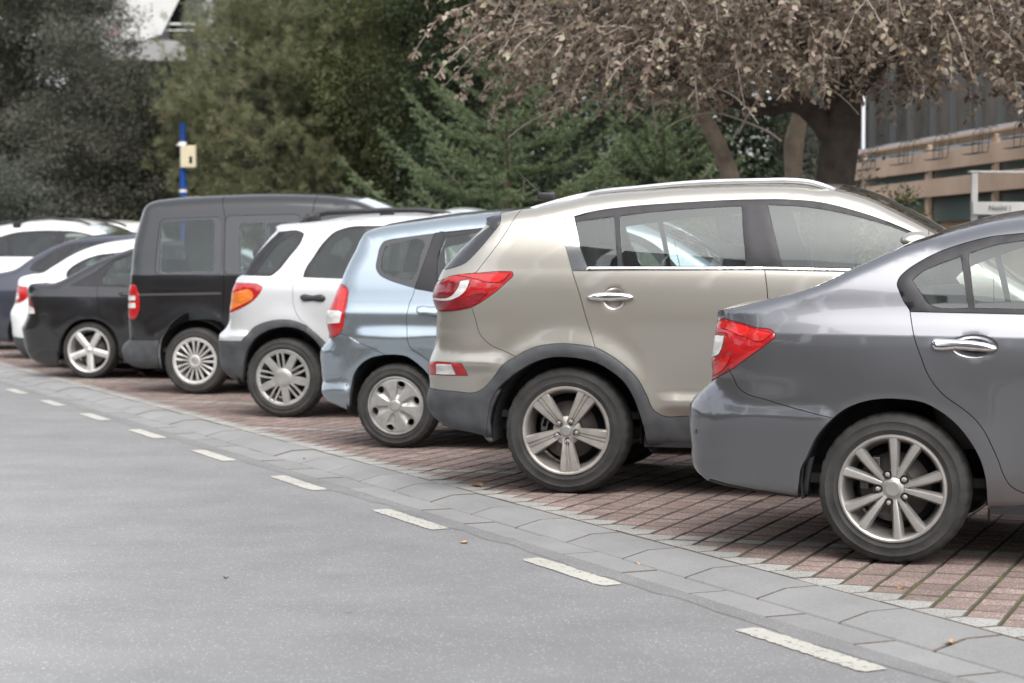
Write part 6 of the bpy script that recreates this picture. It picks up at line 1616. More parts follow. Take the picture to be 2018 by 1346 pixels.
CARS.append(dict(paint=paint('white_paint', (0.58, 0.585, 0.59), 0.45, 0.28),
    name='white_crossover',
    cat='car',
    label='silver white compact crossover with black roof rails and an amber and red tail lamp',
    yaw=14,
    h=0.03,
    W=[(0.22, 0.78), (0.42, 0.84), (0.66, 0.872), (0.84, 0.877), (1, 0.866), (1.1, 0.85), (1.142, 0.84, 1), (1.17, 0.826), (1.3, 0.77), (1.45, 0.7), (1.62, 0.62)],
    plan=(-0.25, 0.1, 2.4, 0.12),
    flares=[(0, 0.325, 0.43, 0.018, 0.11), (2.5, 0.325, 0.43, 0.018, 0.11)],
    bumps=[(-0.62, 0.66, -0.32, 0.66, 0.022, 0.03, 0.07, 0.08)],
    wheels={'R': 0.325, 'rr': 0.228, 'tw': 0.205, 'wb': 2.5, 'yo': 0.86, 'style': 'cap_twin', 'arch': 0.4},
    cabin={'seats': [(0.32, 0, 0.7, 1.2, 0.66), (1.1, -0.35, 0.68, 0.5, 0.68), (1.1, 0.35, 0.68, 0.5, 0.68)], 'x0': -0.5, 'x1': 1.9, 'zf': 0.42, 'w': 0.66, 'dash': (1.75, 1.02), 'mat': 'seat_dark'},
    loc=(-1.653, 17.283),
    sil=[(-388, 280, 50, 50, 0), (-522, 330, 120, 110, 0), (-574, 393, 120, 110, 0), (-608, 496, 240, 170, 40), (-607, 581, 240, 170, 40), (-605, 635, 240, 170, 40), (-589, 686, 240, 170, 40), (-552, 720, 240, 170, 40), (-517, 762, 220, 150, 40), (-507, 846, 220, 150, 40), (-495, 938, 220, 150, 40), (-482, 1033, 200, 140, 40), (-459, 1096, 200, 140, 40), (-441, 1142, 200, 140, 40), (-376, 1167, 130, 90, 40), (-346, 1229, 130, 90, 40), (-298, 1317, 130, 90, 40), (-235, 1413, 130, 90, 40), (-166, 1505, 130, 90, 40), (-139, 1525, 60, 60, 30, 1), (-150, 1555, 40, 50, 30, 1), (-122, 1572, 60, 80, 35), (-43, 1580, 60, 80, 35), (53, 1588, 60, 80, 35), (226, 1604, 60, 80, 35), (389, 1628, 60, 80, 45), (604, 1648, 60, 80, 45), (927, 1662, 60, 80, 45), (1163, 1661, 60, 80, 45), (1300, 1680, 60, 80, 45), (1500, 1650, 60, 80, 45), (1650, 1590, 60, 60, 50), (1950, 1380, 60, 60, 50), (2250, 1180, 60, 60, 50), (2400, 1090, 80, 80, 40), (2800, 1020, 120, 120, 40), (3050, 920, 120, 120, 40), (3200, 760, 260, 220, 50), (3240, 560, 260, 220, 50), (3210, 380, 260, 220, 50), (3120, 260, 50, 40, 0), (2700, 250, 50, 40, 0), (1800, 255, 50, 40, 0), (500, 260, 50, 40, 0), (0, 265, 50, 40, 0)],
    dishes=[],
    strip=[('rear_window', 'glass_dark', 14, 19, 0.88), ('windscreen', 'glass_dark', 31, 34, 0.9), ('bonnet', None, 34, 37, 0.86)],
    bottom=(39, 45),
    regions=[
        ('door', None, [(314, 1548, 1), (376, 1572, 1), (223, 1436), (160, 1291), (100, 1168), (87, 1086), (92, 1004), (109, 893), (155, 812), (221, 751), (368, 555, 1), (506, 265, 1), (1192, 275, 1), (1144, 1618, 1), (530, 1664, 1)], {'gap': 2}),
        ('body', None, [(302, 1489, 1), (377, 1568, 1), (457, 1597), (739, 1604, 1), (1401, 1609, 1), (1384, 1741, 1), (260, 1749, 1)]),
        ('arch_cladding', 'cladding', [(-708, 621, 1), (-580, 621, 1), (-342, 623, 1), (-297, 673), (-236, 735), (-126, 781), (-17, 799), (92, 795), (200, 759), (285, 698), (378, 613), (431, 535), (463, 433), (475, 371, 1), (1850, 420, 1), (2060, 460), (2200, 700), (2500, 770), (2800, 700), (2950, 460, 1), (3400, 440, 1), (3400, 100, 1), (-900, 100, 1)], {'off': 6, 'dome': (6, 12)}),
        ('side_window', 'trim', [(-101, 1512, 1), (88, 1515), (121, 1498), (116, 1453), (27, 1304), (-64, 1184), (-103, 1155), (-168, 1151, 1), (-373, 1159, 1), (-293, 1304), (-182, 1433)], {'off': -3, 'gap': 1}),
        ('window', 'glass_dark', [(18, 1486, 1), (58, 1482), (80, 1457), (-8, 1304), (-84, 1196), (-127, 1168, 1), (-250, 1167, 1), (-188, 1271), (-81, 1424)], {'off': -5, 'gap': 0.3, 'fl': 5, 'see': 1}),
        ('window_trim', 'trim', [(170, 1143, 1), (175, 1188), (232, 1303), (311, 1436), (386, 1510), (476, 1543), (746, 1558, 1), (1406, 1572, 1), (1500, 1560, 1), (1950, 1250, 1), (1900, 1160, 1), (1462, 1117, 1), (486, 1132, 1)], {'off': -3, 'gap': 1, 'dome': (3, 10)}),
        ('window', 'glass', [(274, 1139, 1), (251, 1291), (287, 1365), (359, 1460), (429, 1514), (491, 1530), (748, 1546, 1), (880, 1530, 1), (880, 1175, 1), (486, 1132, 1)], {'off': -6, 'gap': 0.5, 'fl': 5, 'see': 1}),
        ('window', 'glass', [(960, 1560, 1), (1450, 1520), (1850, 1230, 1), (1800, 1170, 1), (960, 1170, 1)], {'off': -6, 'gap': 0.5, 'fl': 5, 'see': 1}),
        ('tail_light', 'red', [(-532, 1096, 1), (-445, 1096, 1), (-334, 1093), (-196, 1077), (-173, 1061), (-180, 1036), (-222, 974), (-308, 912), (-512, 837, 1), (-538, 838, 1)], {'off': 2, 'gap': 1.2, 'dome': (6, 14)}),
        ('amber_lens', 'amber', [(-533, 1013, 1), (-453, 1013, 1), (-259, 1023), (-244, 982), (-287, 945), (-381, 903), (-521, 850, 1), (-538, 847, 1)], {'off': 8, 'gap': 0, 'fl': 4, 'parent': 'tail_light'}),
        ('hole', None, [(-369, 261, 1), (-345, 360), (-327, 457), (-294, 549), (-224, 645), (-126, 707), (-17, 737), (92, 738), (178, 714), (264, 657), (326, 588), (365, 494), (377, 370), (363, 263, 1), (340, -31, 1), (-401, -45, 1)]),
        ('hole', None, [(2827.6608, 95.5694), (2866.4434, 164.6278), (2890.8587, 239.9739), (2899.9497, 318.6536), (2893.3597, 397.5822), (2871.3472, 473.665), (2834.7752, 543.9191), (2785.0777, 605.59), (2724.203, 656.2597), (2654.5381, 693.9417), (2578.8141, 717.1586), (2500, 725), (2421.1859, 717.1586), (2345.4619, 693.9417), (2275.797, 656.2597), (2214.9223, 605.59), (2165.2248, 543.9191), (2128.6528, 473.665), (2106.6403, 397.5822), (2100.0503, 318.6536), (2109.1413, 239.9739), (2133.5566, 164.6278), (2172.3392, 95.5694), (2180, -50, 1), (2820, -50, 1)]),
    ],
    pillows=[
        ('handle_recess', 'cladding', [(326, 997), (324, 983), (318, 970), (308, 960), (295, 954), (280, 951), (265, 954), (252, 960), (241, 970), (234, 982), (231, 996), (233, 1010), (239, 1023), (249, 1033), (262, 1039), (277, 1041), (291, 1039), (305, 1033), (316, 1023), (323, 1010)], (-10, 1, 6, 9, 2)),
        ('door_handle', 'black', [(158, 988), (174, 1000), (261, 996), (356, 997), (374, 976), (362, 956), (263, 955), (172, 959)], (12, 12, 16, 7, 10)),
    ],
    rails=[{'path': [(31, 1596), (106, 1634), (225, 1662), (392, 1673), (610, 1680), (934, 1687), (1170, 1677), (1340, 1643), (1404, 1618)], 'zy': 1600, 'r': 21, 'mat': 'black', 'in': 70, 'feet': (150, 800, 1450)}],
))
CARS.append(dict(paint=paint('black_paint', (0.010, 0.010, 0.012), 0.3, 0.30, dirt_amt=0.28),
    name='black_van',
    cat='van',
    label='tall black passenger van with wide side windows and upright red tail lamp',
    yaw=13,
    h=0.035,
    W=[(0.22, 0.82), (0.4, 0.87), (0.7, 0.893), (0.95, 0.893), (1.1, 0.887), (1.145, 0.882, 1), (1.17, 0.872), (1.4, 0.806), (1.66, 0.728), (1.8, 0.685), (1.95, 0.63)],
    plan=(-0.3, 0.06, 2.6, 0.1),
    flares=[(0, 0.32, 0.42, 0.022, 0.12), (2.68, 0.32, 0.42, 0.022, 0.12)],
    bumps=[],
    liner='liner_pale',
    wheels={'R': 0.32, 'rr': 0.222, 'tw': 0.195, 'wb': 2.68, 'yo': 0.875, 'style': 'cap_multi', 'arch': 0.395},
    cabin={'seats': [(0.75, 0, 0.62, 1.25, 0.62), (1.55, -0.38, 0.72, 0.5, 0.7), (1.55, 0.38, 0.72, 0.5, 0.7)], 'x0': -0.5, 'x1': 2.2, 'zf': 0.42, 'w': 0.72, 'dash': (2.2, 1.1), 'mat': 'seat_dark'},
    loc=(-2.842, 20.259),
    sil=[(-671, 262, 50, 50, 0), (-749, 305, 100, 90, 0), (-773, 364, 100, 90, 0), (-794, 422, 160, 130, 40), (-763, 482, 160, 130, 40), (-718, 517, 160, 130, 40), (-707, 612, 160, 110, 30), (-711, 735, 160, 110, 30), (-709, 931, 160, 110, 30), (-698, 1044, 160, 110, 30), (-692, 1152, 160, 110, 30), (-695, 1299, 150, 110, 30), (-694, 1437, 150, 110, 30), (-673, 1571, 150, 110, 30), (-647, 1704, 130, 110, 30), (-622, 1788, 100, 100, 30), (-594, 1833, 100, 110, 30), (-518, 1863, 100, 110, 30), (-397, 1882, 120, 120, 30), (-137, 1900, 120, 120, 30), (186, 1912, 120, 120, 30), (512, 1920, 120, 120, 30), (898, 1917, 120, 120, 30), (1155, 1905, 120, 120, 30), (1345, 1889, 120, 120, 30), (1533, 1842, 60, 60, 60), (1711, 1773, 60, 60, 60), (2350, 1350, 60, 60, 50), (2600, 1200, 80, 80, 40), (3000, 1100, 120, 120, 40), (3300, 980, 120, 120, 40), (3480, 800, 260, 220, 50), (3530, 560, 260, 220, 50), (3500, 380, 260, 220, 50), (3400, 250, 50, 40, 0), (2900, 240, 50, 40, 0), (1800, 245, 50, 40, 0), (500, 250, 50, 40, 0), (0, 252, 50, 40, 0), (-379, 242, 50, 40, 0)],
    dishes=[],
    strip=[('rear_window', 'glass_dark', 11, 14, 0.86), ('windscreen', 'glass_dark', 25, 28, 0.9), ('bonnet', None, 28, 31, 0.86)],
    bottom=(33, 40),
    regions=[
        ('sliding_door', None, [(189, 1917, 1), (245, 1737), (307, 1057), (314, 623), (378, 430, 1), (578, 210, 1), (1187, 218, 1), (1245, 1059), (1147, 1910, 1), (1163, 2024, 1), (206, 2033, 1)], {'gap': 2.6}),
        ('door', None, [(1168, 2024, 1), (1147, 1910), (1245, 1059), (1192, 218, 1), (2300, 260, 1), (2450, 900), (2400, 1250, 1), (2000, 1800, 1)], {'gap': 2.6}),
        ('window_frame', 'gloss_black', [(-409, 1613, 1), (-405, 1643, 1), (-391, 1665, 1), (-368, 1678, 1), (-337, 1684, 1), (156, 1700, 1), (188, 1697, 1), (212, 1685, 1), (227, 1664, 1), (235, 1634, 1), (271, 1211, 1), (270, 1182, 1), (259, 1161, 1), (238, 1148, 1), (207, 1144, 1), (-330, 1143, 1), (-362, 1147, 1), (-386, 1160, 1), (-400, 1181, 1), (-406, 1211, 1)], {'off': -5, 'gap': 2}),
        ('window', 'glass', [(-387, 1607, 1), (-386, 1627, 1), (-378, 1641, 1), (-364, 1650, 1), (-343, 1654, 1), (97, 1672, 1), (118, 1670, 1), (133, 1662, 1), (143, 1649, 1), (148, 1630, 1), (187, 1221, 1), (186, 1202, 1), (179, 1188, 1), (166, 1180, 1), (146, 1177, 1), (-313, 1168, 1), (-334, 1170, 1), (-349, 1178, 1), (-359, 1192, 1), (-364, 1211, 1)], {'off': -7, 'gap': 0.5, 'fl': 5, 'see': 1}),
        ('window_frame', 'gloss_black', [(263, 1654, 1), (265, 1679, 1), (275, 1698, 1), (293, 1709, 1), (320, 1713, 1), (954, 1722, 1), (981, 1719, 1), (1002, 1708, 1), (1015, 1690, 1), (1022, 1664, 1), (1073, 1207, 1), (1073, 1182, 1), (1064, 1164, 1), (1047, 1153, 1), (1021, 1149, 1), (366, 1149, 1), (338, 1152, 1), (318, 1163, 1), (304, 1181, 1), (298, 1206, 1)], {'off': -5, 'gap': 2}),
        ('window', 'glass', [(420, 1604, 1), (420, 1617, 1), (425, 1626, 1), (434, 1632, 1), (447, 1634, 1), (631, 1637, 1), (645, 1635, 1), (655, 1630, 1), (662, 1621, 1), (665, 1608, 1), (705, 1207, 1), (704, 1194, 1), (700, 1185, 1), (691, 1180, 1), (678, 1178, 1), (495, 1178, 1), (481, 1180, 1), (471, 1185, 1), (464, 1194, 1), (460, 1207, 1)], {'off': -7, 'gap': 0.5, 'fl': 5, 'see': 1}),
        ('window', 'glass', [(696, 1608, 1), (696, 1620, 1), (701, 1630, 1), (710, 1635, 1), (723, 1637, 1), (972, 1640, 1), (986, 1638, 1), (996, 1633, 1), (1003, 1624, 1), (1006, 1611, 1), (1049, 1207, 1), (1048, 1194, 1), (1044, 1185, 1), (1035, 1180, 1), (1022, 1178, 1), (769, 1178, 1), (756, 1180, 1), (746, 1185, 1), (739, 1194, 1), (735, 1207, 1)], {'off': -7, 'gap': 0.5, 'fl': 5, 'see': 1}),
        ('window', 'glass', [(1420, 1660, 1), (1900, 1600), (2250, 1300, 1), (2280, 1180, 1), (1420, 1170, 1)], {'off': -7, 'gap': 0.5, 'fl': 5, 'see': 1}),
        ('door_rail', 'steel', [(-592, 962, 1), (282, 980, 1), (282, 960, 1), (-592, 943, 1)], {'off': 2, 'gap': 0.5, 'dome': (4, 8)}),
        ('bumper', 'cladding', [(-813, 519, 1), (-694, 514, 1), (-345, 516, 1), (-381, 199, 1), (-835, 192, 1)], {'off': 8, 'dome': (8, 14)}),
        ('tail_light', 'red', [(-732, 1044, 1), (-702, 1044, 1), (-593, 1040), (-581, 1016), (-581, 752), (-599, 728), (-713, 725, 1), (-737, 726, 1)], {'off': 2, 'gap': 1, 'dome': (5, 10)}),
        ('clear_lens', 'clear', [(-735, 941, 1), (-597, 943, 1), (-598, 899, 1), (-736, 897, 1)], {'off': 7.5, 'gap': 0, 'fl': 4, 'parent': 'tail_light'}),
        ('clear_lens', 'clear', [(-736, 873, 1), (-598, 874, 1), (-598, 825, 1), (-736, 824, 1)], {'off': 7.5, 'gap': 0, 'fl': 4, 'parent': 'tail_light'}),
        ('hole', None, [(-369, 214, 1), (-365, 324), (-363, 398), (-341, 511), (-284, 619), (-195, 716), (-77, 780), (52, 795), (180, 767), (283, 695), (359, 589), (393, 430), (384, 223, 1), (356, -112, 1), (-399, -124, 1)]),
        ('hole', None, [(2999.4693, 96.3052), (3037.2823, 163.6371), (3061.0873, 237.0995), (3069.9509, 313.8123), (3063.5257, 390.7676), (3042.0635, 464.9484), (3006.4058, 533.4461), (2957.9507, 593.5752), (2898.598, 642.9782), (2830.6746, 679.7182), (2756.8437, 702.3546), (2680, 710), (2603.1563, 702.3546), (2529.3254, 679.7182), (2461.402, 642.9782), (2402.0493, 593.5752), (2353.5942, 533.4461), (2317.9365, 464.9484), (2296.4743, 390.7676), (2290.0491, 313.8123), (2298.9127, 237.0995), (2322.7177, 163.6371), (2360.5307, 96.3052), (2368, -50, 1), (2992, -50, 1)]),
    ],
    pillows=[
        ('fuel_lock', 'steel', [(-366, 574), (-367, 572), (-368, 569), (-370, 568), (-372, 567), (-375, 566), (-378, 566), (-380, 568), (-382, 569), (-383, 571), (-384, 574), (-383, 576), (-382, 578), (-380, 580), (-378, 581), (-375, 582), (-372, 581), (-370, 580), (-368, 579), (-367, 576)], (0, 2, 4, 5, 2)),
    ],
    rails=[],
))
CARS.append(dict(paint=paint('soft_black_paint', (0.013, 0.013, 0.015), 0.35, 0.30, dirt_amt=0.3),
    name='black_sedan',
    cat='car',
    label='black saloon with five broad-spoke alloy wheels, in the row next to the tall van',
    yaw=13,
    h=0.04,
    W=[(0.18, 0.78), (0.35, 0.84), (0.6, 0.868), (0.78, 0.872), (0.87, 0.866), (0.898, 0.862, 1), (0.94, 0.838), (1, 0.815), (1.03, 0.8), (1.2, 0.72), (1.35, 0.64), (1.47, 0.58)],
    plan=(-0.25, 0.1, 2.6, 0.12),
    flares=[(0, 0.31, 0.38, 0.016, 0.11), (2.58, 0.31, 0.38, 0.016, 0.11)],
    wheels={'R': 0.311, 'rr': 0.243, 'tw': 0.205, 'wb': 2.58, 'yo': 0.855, 'style': 'five_plain', 'arch': 0.38},
    cabin={'seats': [(0.4, 0, 0.55, 1.2, 0.62), (1.2, -0.36, 0.53, 0.5, 0.64), (1.2, 0.36, 0.53, 0.5, 0.64)], 'x0': -0.5, 'x1': 2, 'zf': 0.32, 'w': 0.66, 'dash': (1.9, 0.9), 'shelf': (-0.15, 0.97, 0.25), 'mat': 'seat_grey'},
    loc=(-4.42, 22.912),
    sil=[(-680, 165, 50, 50, 0), (-773, 207, 140, 110, 0), (-796, 275, 140, 110, 0), (-859, 362, 280, 200, 40), (-869, 464, 280, 200, 40), (-877, 554, 280, 200, 40), (-839, 617, 260, 190, 40), (-798, 701, 260, 190, 40), (-776, 802, 240, 170, 30), (-785, 886, 240, 170, 30), (-782, 970, 160, 120, 20), (-749, 1021, 60, 60, 20), (-622, 1032, 80, 80, 20), (-451, 1044, 80, 80, 20), (-331, 1089, 70, 60, 40), (-159, 1183, 70, 60, 40), (1, 1272, 70, 60, 40), (165, 1339, 70, 60, 40), (264, 1384, 80, 90, 45), (393, 1423, 80, 90, 45), (900, 1470, 80, 90, 45), (1300, 1450, 80, 90, 45), (1600, 1375, 70, 60, 50), (1950, 1220, 70, 60, 50), (2300, 1045, 70, 60, 50), (2480, 970, 80, 80, 40), (2900, 920, 120, 120, 40), (3200, 830, 120, 120, 40), (3420, 690, 300, 260, 60), (3480, 520, 300, 260, 60), (3450, 330, 300, 260, 60), (3350, 210, 50, 40, 0), (2900, 200, 50, 40, 0), (2000, 205, 50, 40, 0), (500, 210, 50, 40, 0), (0, 215, 50, 40, 0), (-434, 135, 50, 40, 0)],
    dishes=[],
    strip=[('boot_lid', None, 11, 14, 0.9), ('rear_window', 'glass_dark', 14, 18, 0.9), ('windscreen', 'glass_dark', 22, 25, 0.9), ('bonnet', None, 25, 28, 0.86)],
    bottom=(30, 37),
    regions=[
        ('door', None, [(77, 1018, 1), (122, 865), (152, 727), (257, 590), (350, 425), (377, 259, 1), (950, 220, 1), (1000, 700), (1000, 1030, 1), (1000, 1500, 1), (61, 1361, 1)], {'gap': 2.2}),
        ('body', None, [(-244, 1012, 1), (-7, 1139), (114, 1217), (205, 1283), (401, 1361), (743, 1449, 1), (1000, 1390, 1), (1000, 1560, 1), (-570, 1474, 1), (-474, 1017, 1)]),
        ('window_trim', 'trim', [(-232, 1012, 1), (-6, 1134), (115, 1211), (207, 1278), (403, 1355), (748, 1444, 1), (1200, 1400), (1600, 1320), (2050, 1060, 1), (2000, 1030, 1), (909, 993, 1)], {'off': -3, 'gap': 1}),
        ('window', 'glass', [(152, 1029, 1), (160, 1167), (223, 1261), (408, 1333), (450, 1360), (920, 1375, 1), (920, 1035, 1), (845, 1020, 1)], {'off': -6, 'gap': 0.5, 'fl': 5, 'see': 1}),
        ('window', 'glass', [(990, 1370, 1), (1300, 1350), (1600, 1290), (1950, 1060, 1), (990, 1040, 1)], {'off': -6, 'gap': 0.5, 'fl': 5, 'see': 1}),
        ('bumper', None, [(-902, 663, 1), (-625, 695, 1), (-498, 585), (-316, 431, 1), (-422, 79, 1), (-1009, 70, 1)], {'gap': 2}),
        ('tail_light', 'red_dark', [(-841, 882, 1), (-769, 881, 1), (-706, 883, 1), (-654, 789), (-625, 700, 1), (-813, 696, 1), (-851, 697, 1)], {'off': 2, 'gap': 1, 'dome': (4, 10)}),
        ('clear_lens', 'clear', [(-839, 776, 1), (-706, 782, 1), (-654, 772, 1), (-632, 706, 1), (-850, 702, 1)], {'off': 6.5, 'gap': 0, 'fl': 4, 'parent': 'tail_light'}),
        ('hole', None, [(-418, 113, 1), (-364, 279), (-316, 431), (-250, 532), (-164, 610), (-44, 649), (81, 650), (187, 617), (268, 557), (323, 470), (351, 370), (342, 230, 1), (299, -80, 1), (-441, -90, 1)]),
        ('hole', None, [(2891.2778, 92.041), (2928.1212, 157.6464), (2951.3158, 229.2252), (2959.9522, 303.9709), (2953.6917, 378.9531), (2932.7798, 451.2317), (2898.0365, 517.9731), (2850.8238, 576.5605), (2792.9929, 624.6967), (2726.8111, 660.4946), (2654.8734, 682.5506), (2580, 690), (2505.1266, 682.5506), (2433.1889, 660.4946), (2367.0071, 624.6967), (2309.1762, 576.5605), (2261.9635, 517.9731), (2227.2202, 451.2317), (2206.3083, 378.9531), (2200.0478, 303.9709), (2208.6842, 229.2252), (2231.8788, 157.6464), (2268.7222, 92.041), (2276, -50, 1), (2884, -50, 1)]),
    ],
    pillows=[
        ('door_handle', 'black', [(354, 931), (387, 942), (447, 937), (487, 921), (455, 904), (395, 909)], (10, 10, 14, 9, 8)),
    ],
    rails=[],
))
CARS.append(dict(paint=paint('bright_white_paint', (0.74, 0.745, 0.75), 0.05, 0.36),
    name='white_sedan',
    cat='car',
    label='white saloon parked between the black saloon and a navy one, red lamp at its tail',
    yaw=13,
    h=0.05,
    W=[(0.18, 0.78), (0.35, 0.84), (0.6, 0.868), (0.78, 0.872), (0.9, 0.862), (1, 0.83), (1.05, 0.81), (1.2, 0.735), (1.35, 0.65), (1.47, 0.58)],
    plan=(-0.25, 0.1, 2.6, 0.12),
    flares=[(0, 0.31, 0.38, 0.016, 0.11)],
    wheels={'R': 0.311, 'rr': 0.22, 'tw': 0.205, 'wb': 2.6, 'yo': 0.855, 'style': 'five_plain', 'arch': 0.38},
    cabin={'seats': [(0.4, 0, 0.55, 1.2, 0.62), (1.2, -0.36, 0.53, 0.5, 0.64), (1.2, 0.36, 0.53, 0.5, 0.64)], 'x0': -0.5, 'x1': 2, 'zf': 0.32, 'w': 0.66, 'dash': (1.9, 0.9), 'shelf': (-0.15, 0.97, 0.25), 'mat': 'seat_dark'},
    loc=(-5.005, 24.946),
    sil=[(-644, 140, 50, 50, 0), (-773, 173, 140, 110, 0), (-834, 247, 140, 110, 0), (-892, 343, 260, 190, 40), (-906, 515, 260, 190, 40), (-915, 675, 260, 190, 40), (-864, 761, 260, 190, 40), (-830, 835, 220, 160, 30), (-820, 957, 220, 160, 30), (-781, 1073, 80, 80, 20), (-641, 1122, 80, 80, 20), (-471, 1147, 80, 80, 20), (-372, 1207, 70, 60, 40), (-270, 1274, 70, 60, 40), (-158, 1347, 70, 60, 40), (6, 1427, 70, 60, 40), (189, 1488, 80, 90, 45), (442, 1524, 80, 90, 45), (633, 1542, 80, 90, 45), (1000, 1470, 80, 90, 45), (1350, 1440, 80, 90, 45), (1600, 1375, 70, 60, 50), (1950, 1220, 70, 60, 50), (2300, 1045, 70, 60, 50), (2480, 970, 80, 80, 40), (2900, 920, 120, 120, 40), (3200, 830, 120, 120, 40), (3420, 690, 300, 260, 60), (3480, 520, 300, 260, 60), (3450, 330, 300, 260, 60), (3350, 210, 50, 40, 0), (2900, 200, 50, 40, 0), (2000, 205, 50, 40, 0), (500, 210, 50, 40, 0), (0, 215, 50, 40, 0)],
    dishes=[],
    strip=[('boot_lid', None, 9, 12, 0.9), ('rear_window', 'glass_dark', 12, 16, 0.9), ('windscreen', 'glass_dark', 21, 24, 0.9), ('bonnet', None, 24, 27, 0.86)],
    bottom=(29, 35),
    regions=[
        ('lower_bumper', 'cladding', [(-940, 382, 1), (-815, 372, 1), (-584, 352, 1), (-420, 150, 1), (-922, 26, 1)], {'off': 5}),
        ('window_trim', 'trim', [(-138, 1099, 1), (-145, 1153), (-121, 1189), (12, 1286), (191, 1353), (418, 1383, 1), (760, 1419, 1), (1200, 1390), (1600, 1310), (2050, 1060, 1), (2000, 1030, 1), (978, 1011, 1), (-123, 1087, 1)], {'off': -3, 'gap': 1}),
        ('window', 'glass', [(-103, 1117, 1), (-80, 1183), (31, 1262), (197, 1329), (424, 1359, 1), (450, 1340), (920, 1365, 1), (920, 1035, 1), (974, 1035, 1)], {'off': -6, 'gap': 0.5, 'fl': 5, 'see': 1}),
        ('window', 'glass', [(990, 1360, 1), (1300, 1340), (1600, 1280), (1950, 1060, 1), (990, 1040, 1)], {'off': -6, 'gap': 0.5, 'fl': 5, 'see': 1}),
        ('tail_light', 'red', [(-859, 982, 1), (-808, 988, 1), (-620, 977, 1), (-599, 856), (-677, 801), (-811, 775, 1), (-892, 774, 1)], {'off': 2, 'gap': 1, 'dome': (5, 10)}),
        ('clear_lens', 'clear', [(-855, 896, 1), (-755, 910, 1), (-728, 837, 1), (-826, 811, 1), (-864, 811, 1)], {'off': 7, 'gap': 0, 'fl': 4, 'parent': 'tail_light'}),
        ('hole', None, [(311.2778, 92.041), (348.1212, 157.6464), (371.3158, 229.2252), (379.9522, 303.9709), (373.6917, 378.9531), (352.7798, 451.2317), (318.0365, 517.9731), (270.8238, 576.5605), (212.9929, 624.6967), (146.8111, 660.4946), (74.8734, 682.5506), (0, 690), (-74.8734, 682.5506), (-146.8111, 660.4946), (-212.9929, 624.6967), (-270.8238, 576.5605), (-318.0365, 517.9731), (-352.7798, 451.2317), (-373.6917, 378.9531), (-379.9522, 303.9709), (-371.3158, 229.2252), (-348.1212, 157.6464), (-311.2778, 92.041), (-304, -50, 1), (304, -50, 1)]),
        ('hole', None, [(2911.2778, 92.041), (2948.1212, 157.6464), (2971.3158, 229.2252), (2979.9522, 303.9709), (2973.6917, 378.9531), (2952.7798, 451.2317), (2918.0365, 517.9731), (2870.8238, 576.5605), (2812.9929, 624.6967), (2746.8111, 660.4946), (2674.8734, 682.5506), (2600, 690), (2525.1266, 682.5506), (2453.1889, 660.4946), (2387.0071, 624.6967), (2329.1762, 576.5605), (2281.9635, 517.9731), (2247.2202, 451.2317), (2226.3083, 378.9531), (2220.0478, 303.9709), (2228.6842, 229.2252), (2251.8788, 157.6464), (2288.7222, 92.041), (2296, -50, 1), (2904, -50, 1)]),
    ],
    pillows=[
    ],
    rails=[],
))
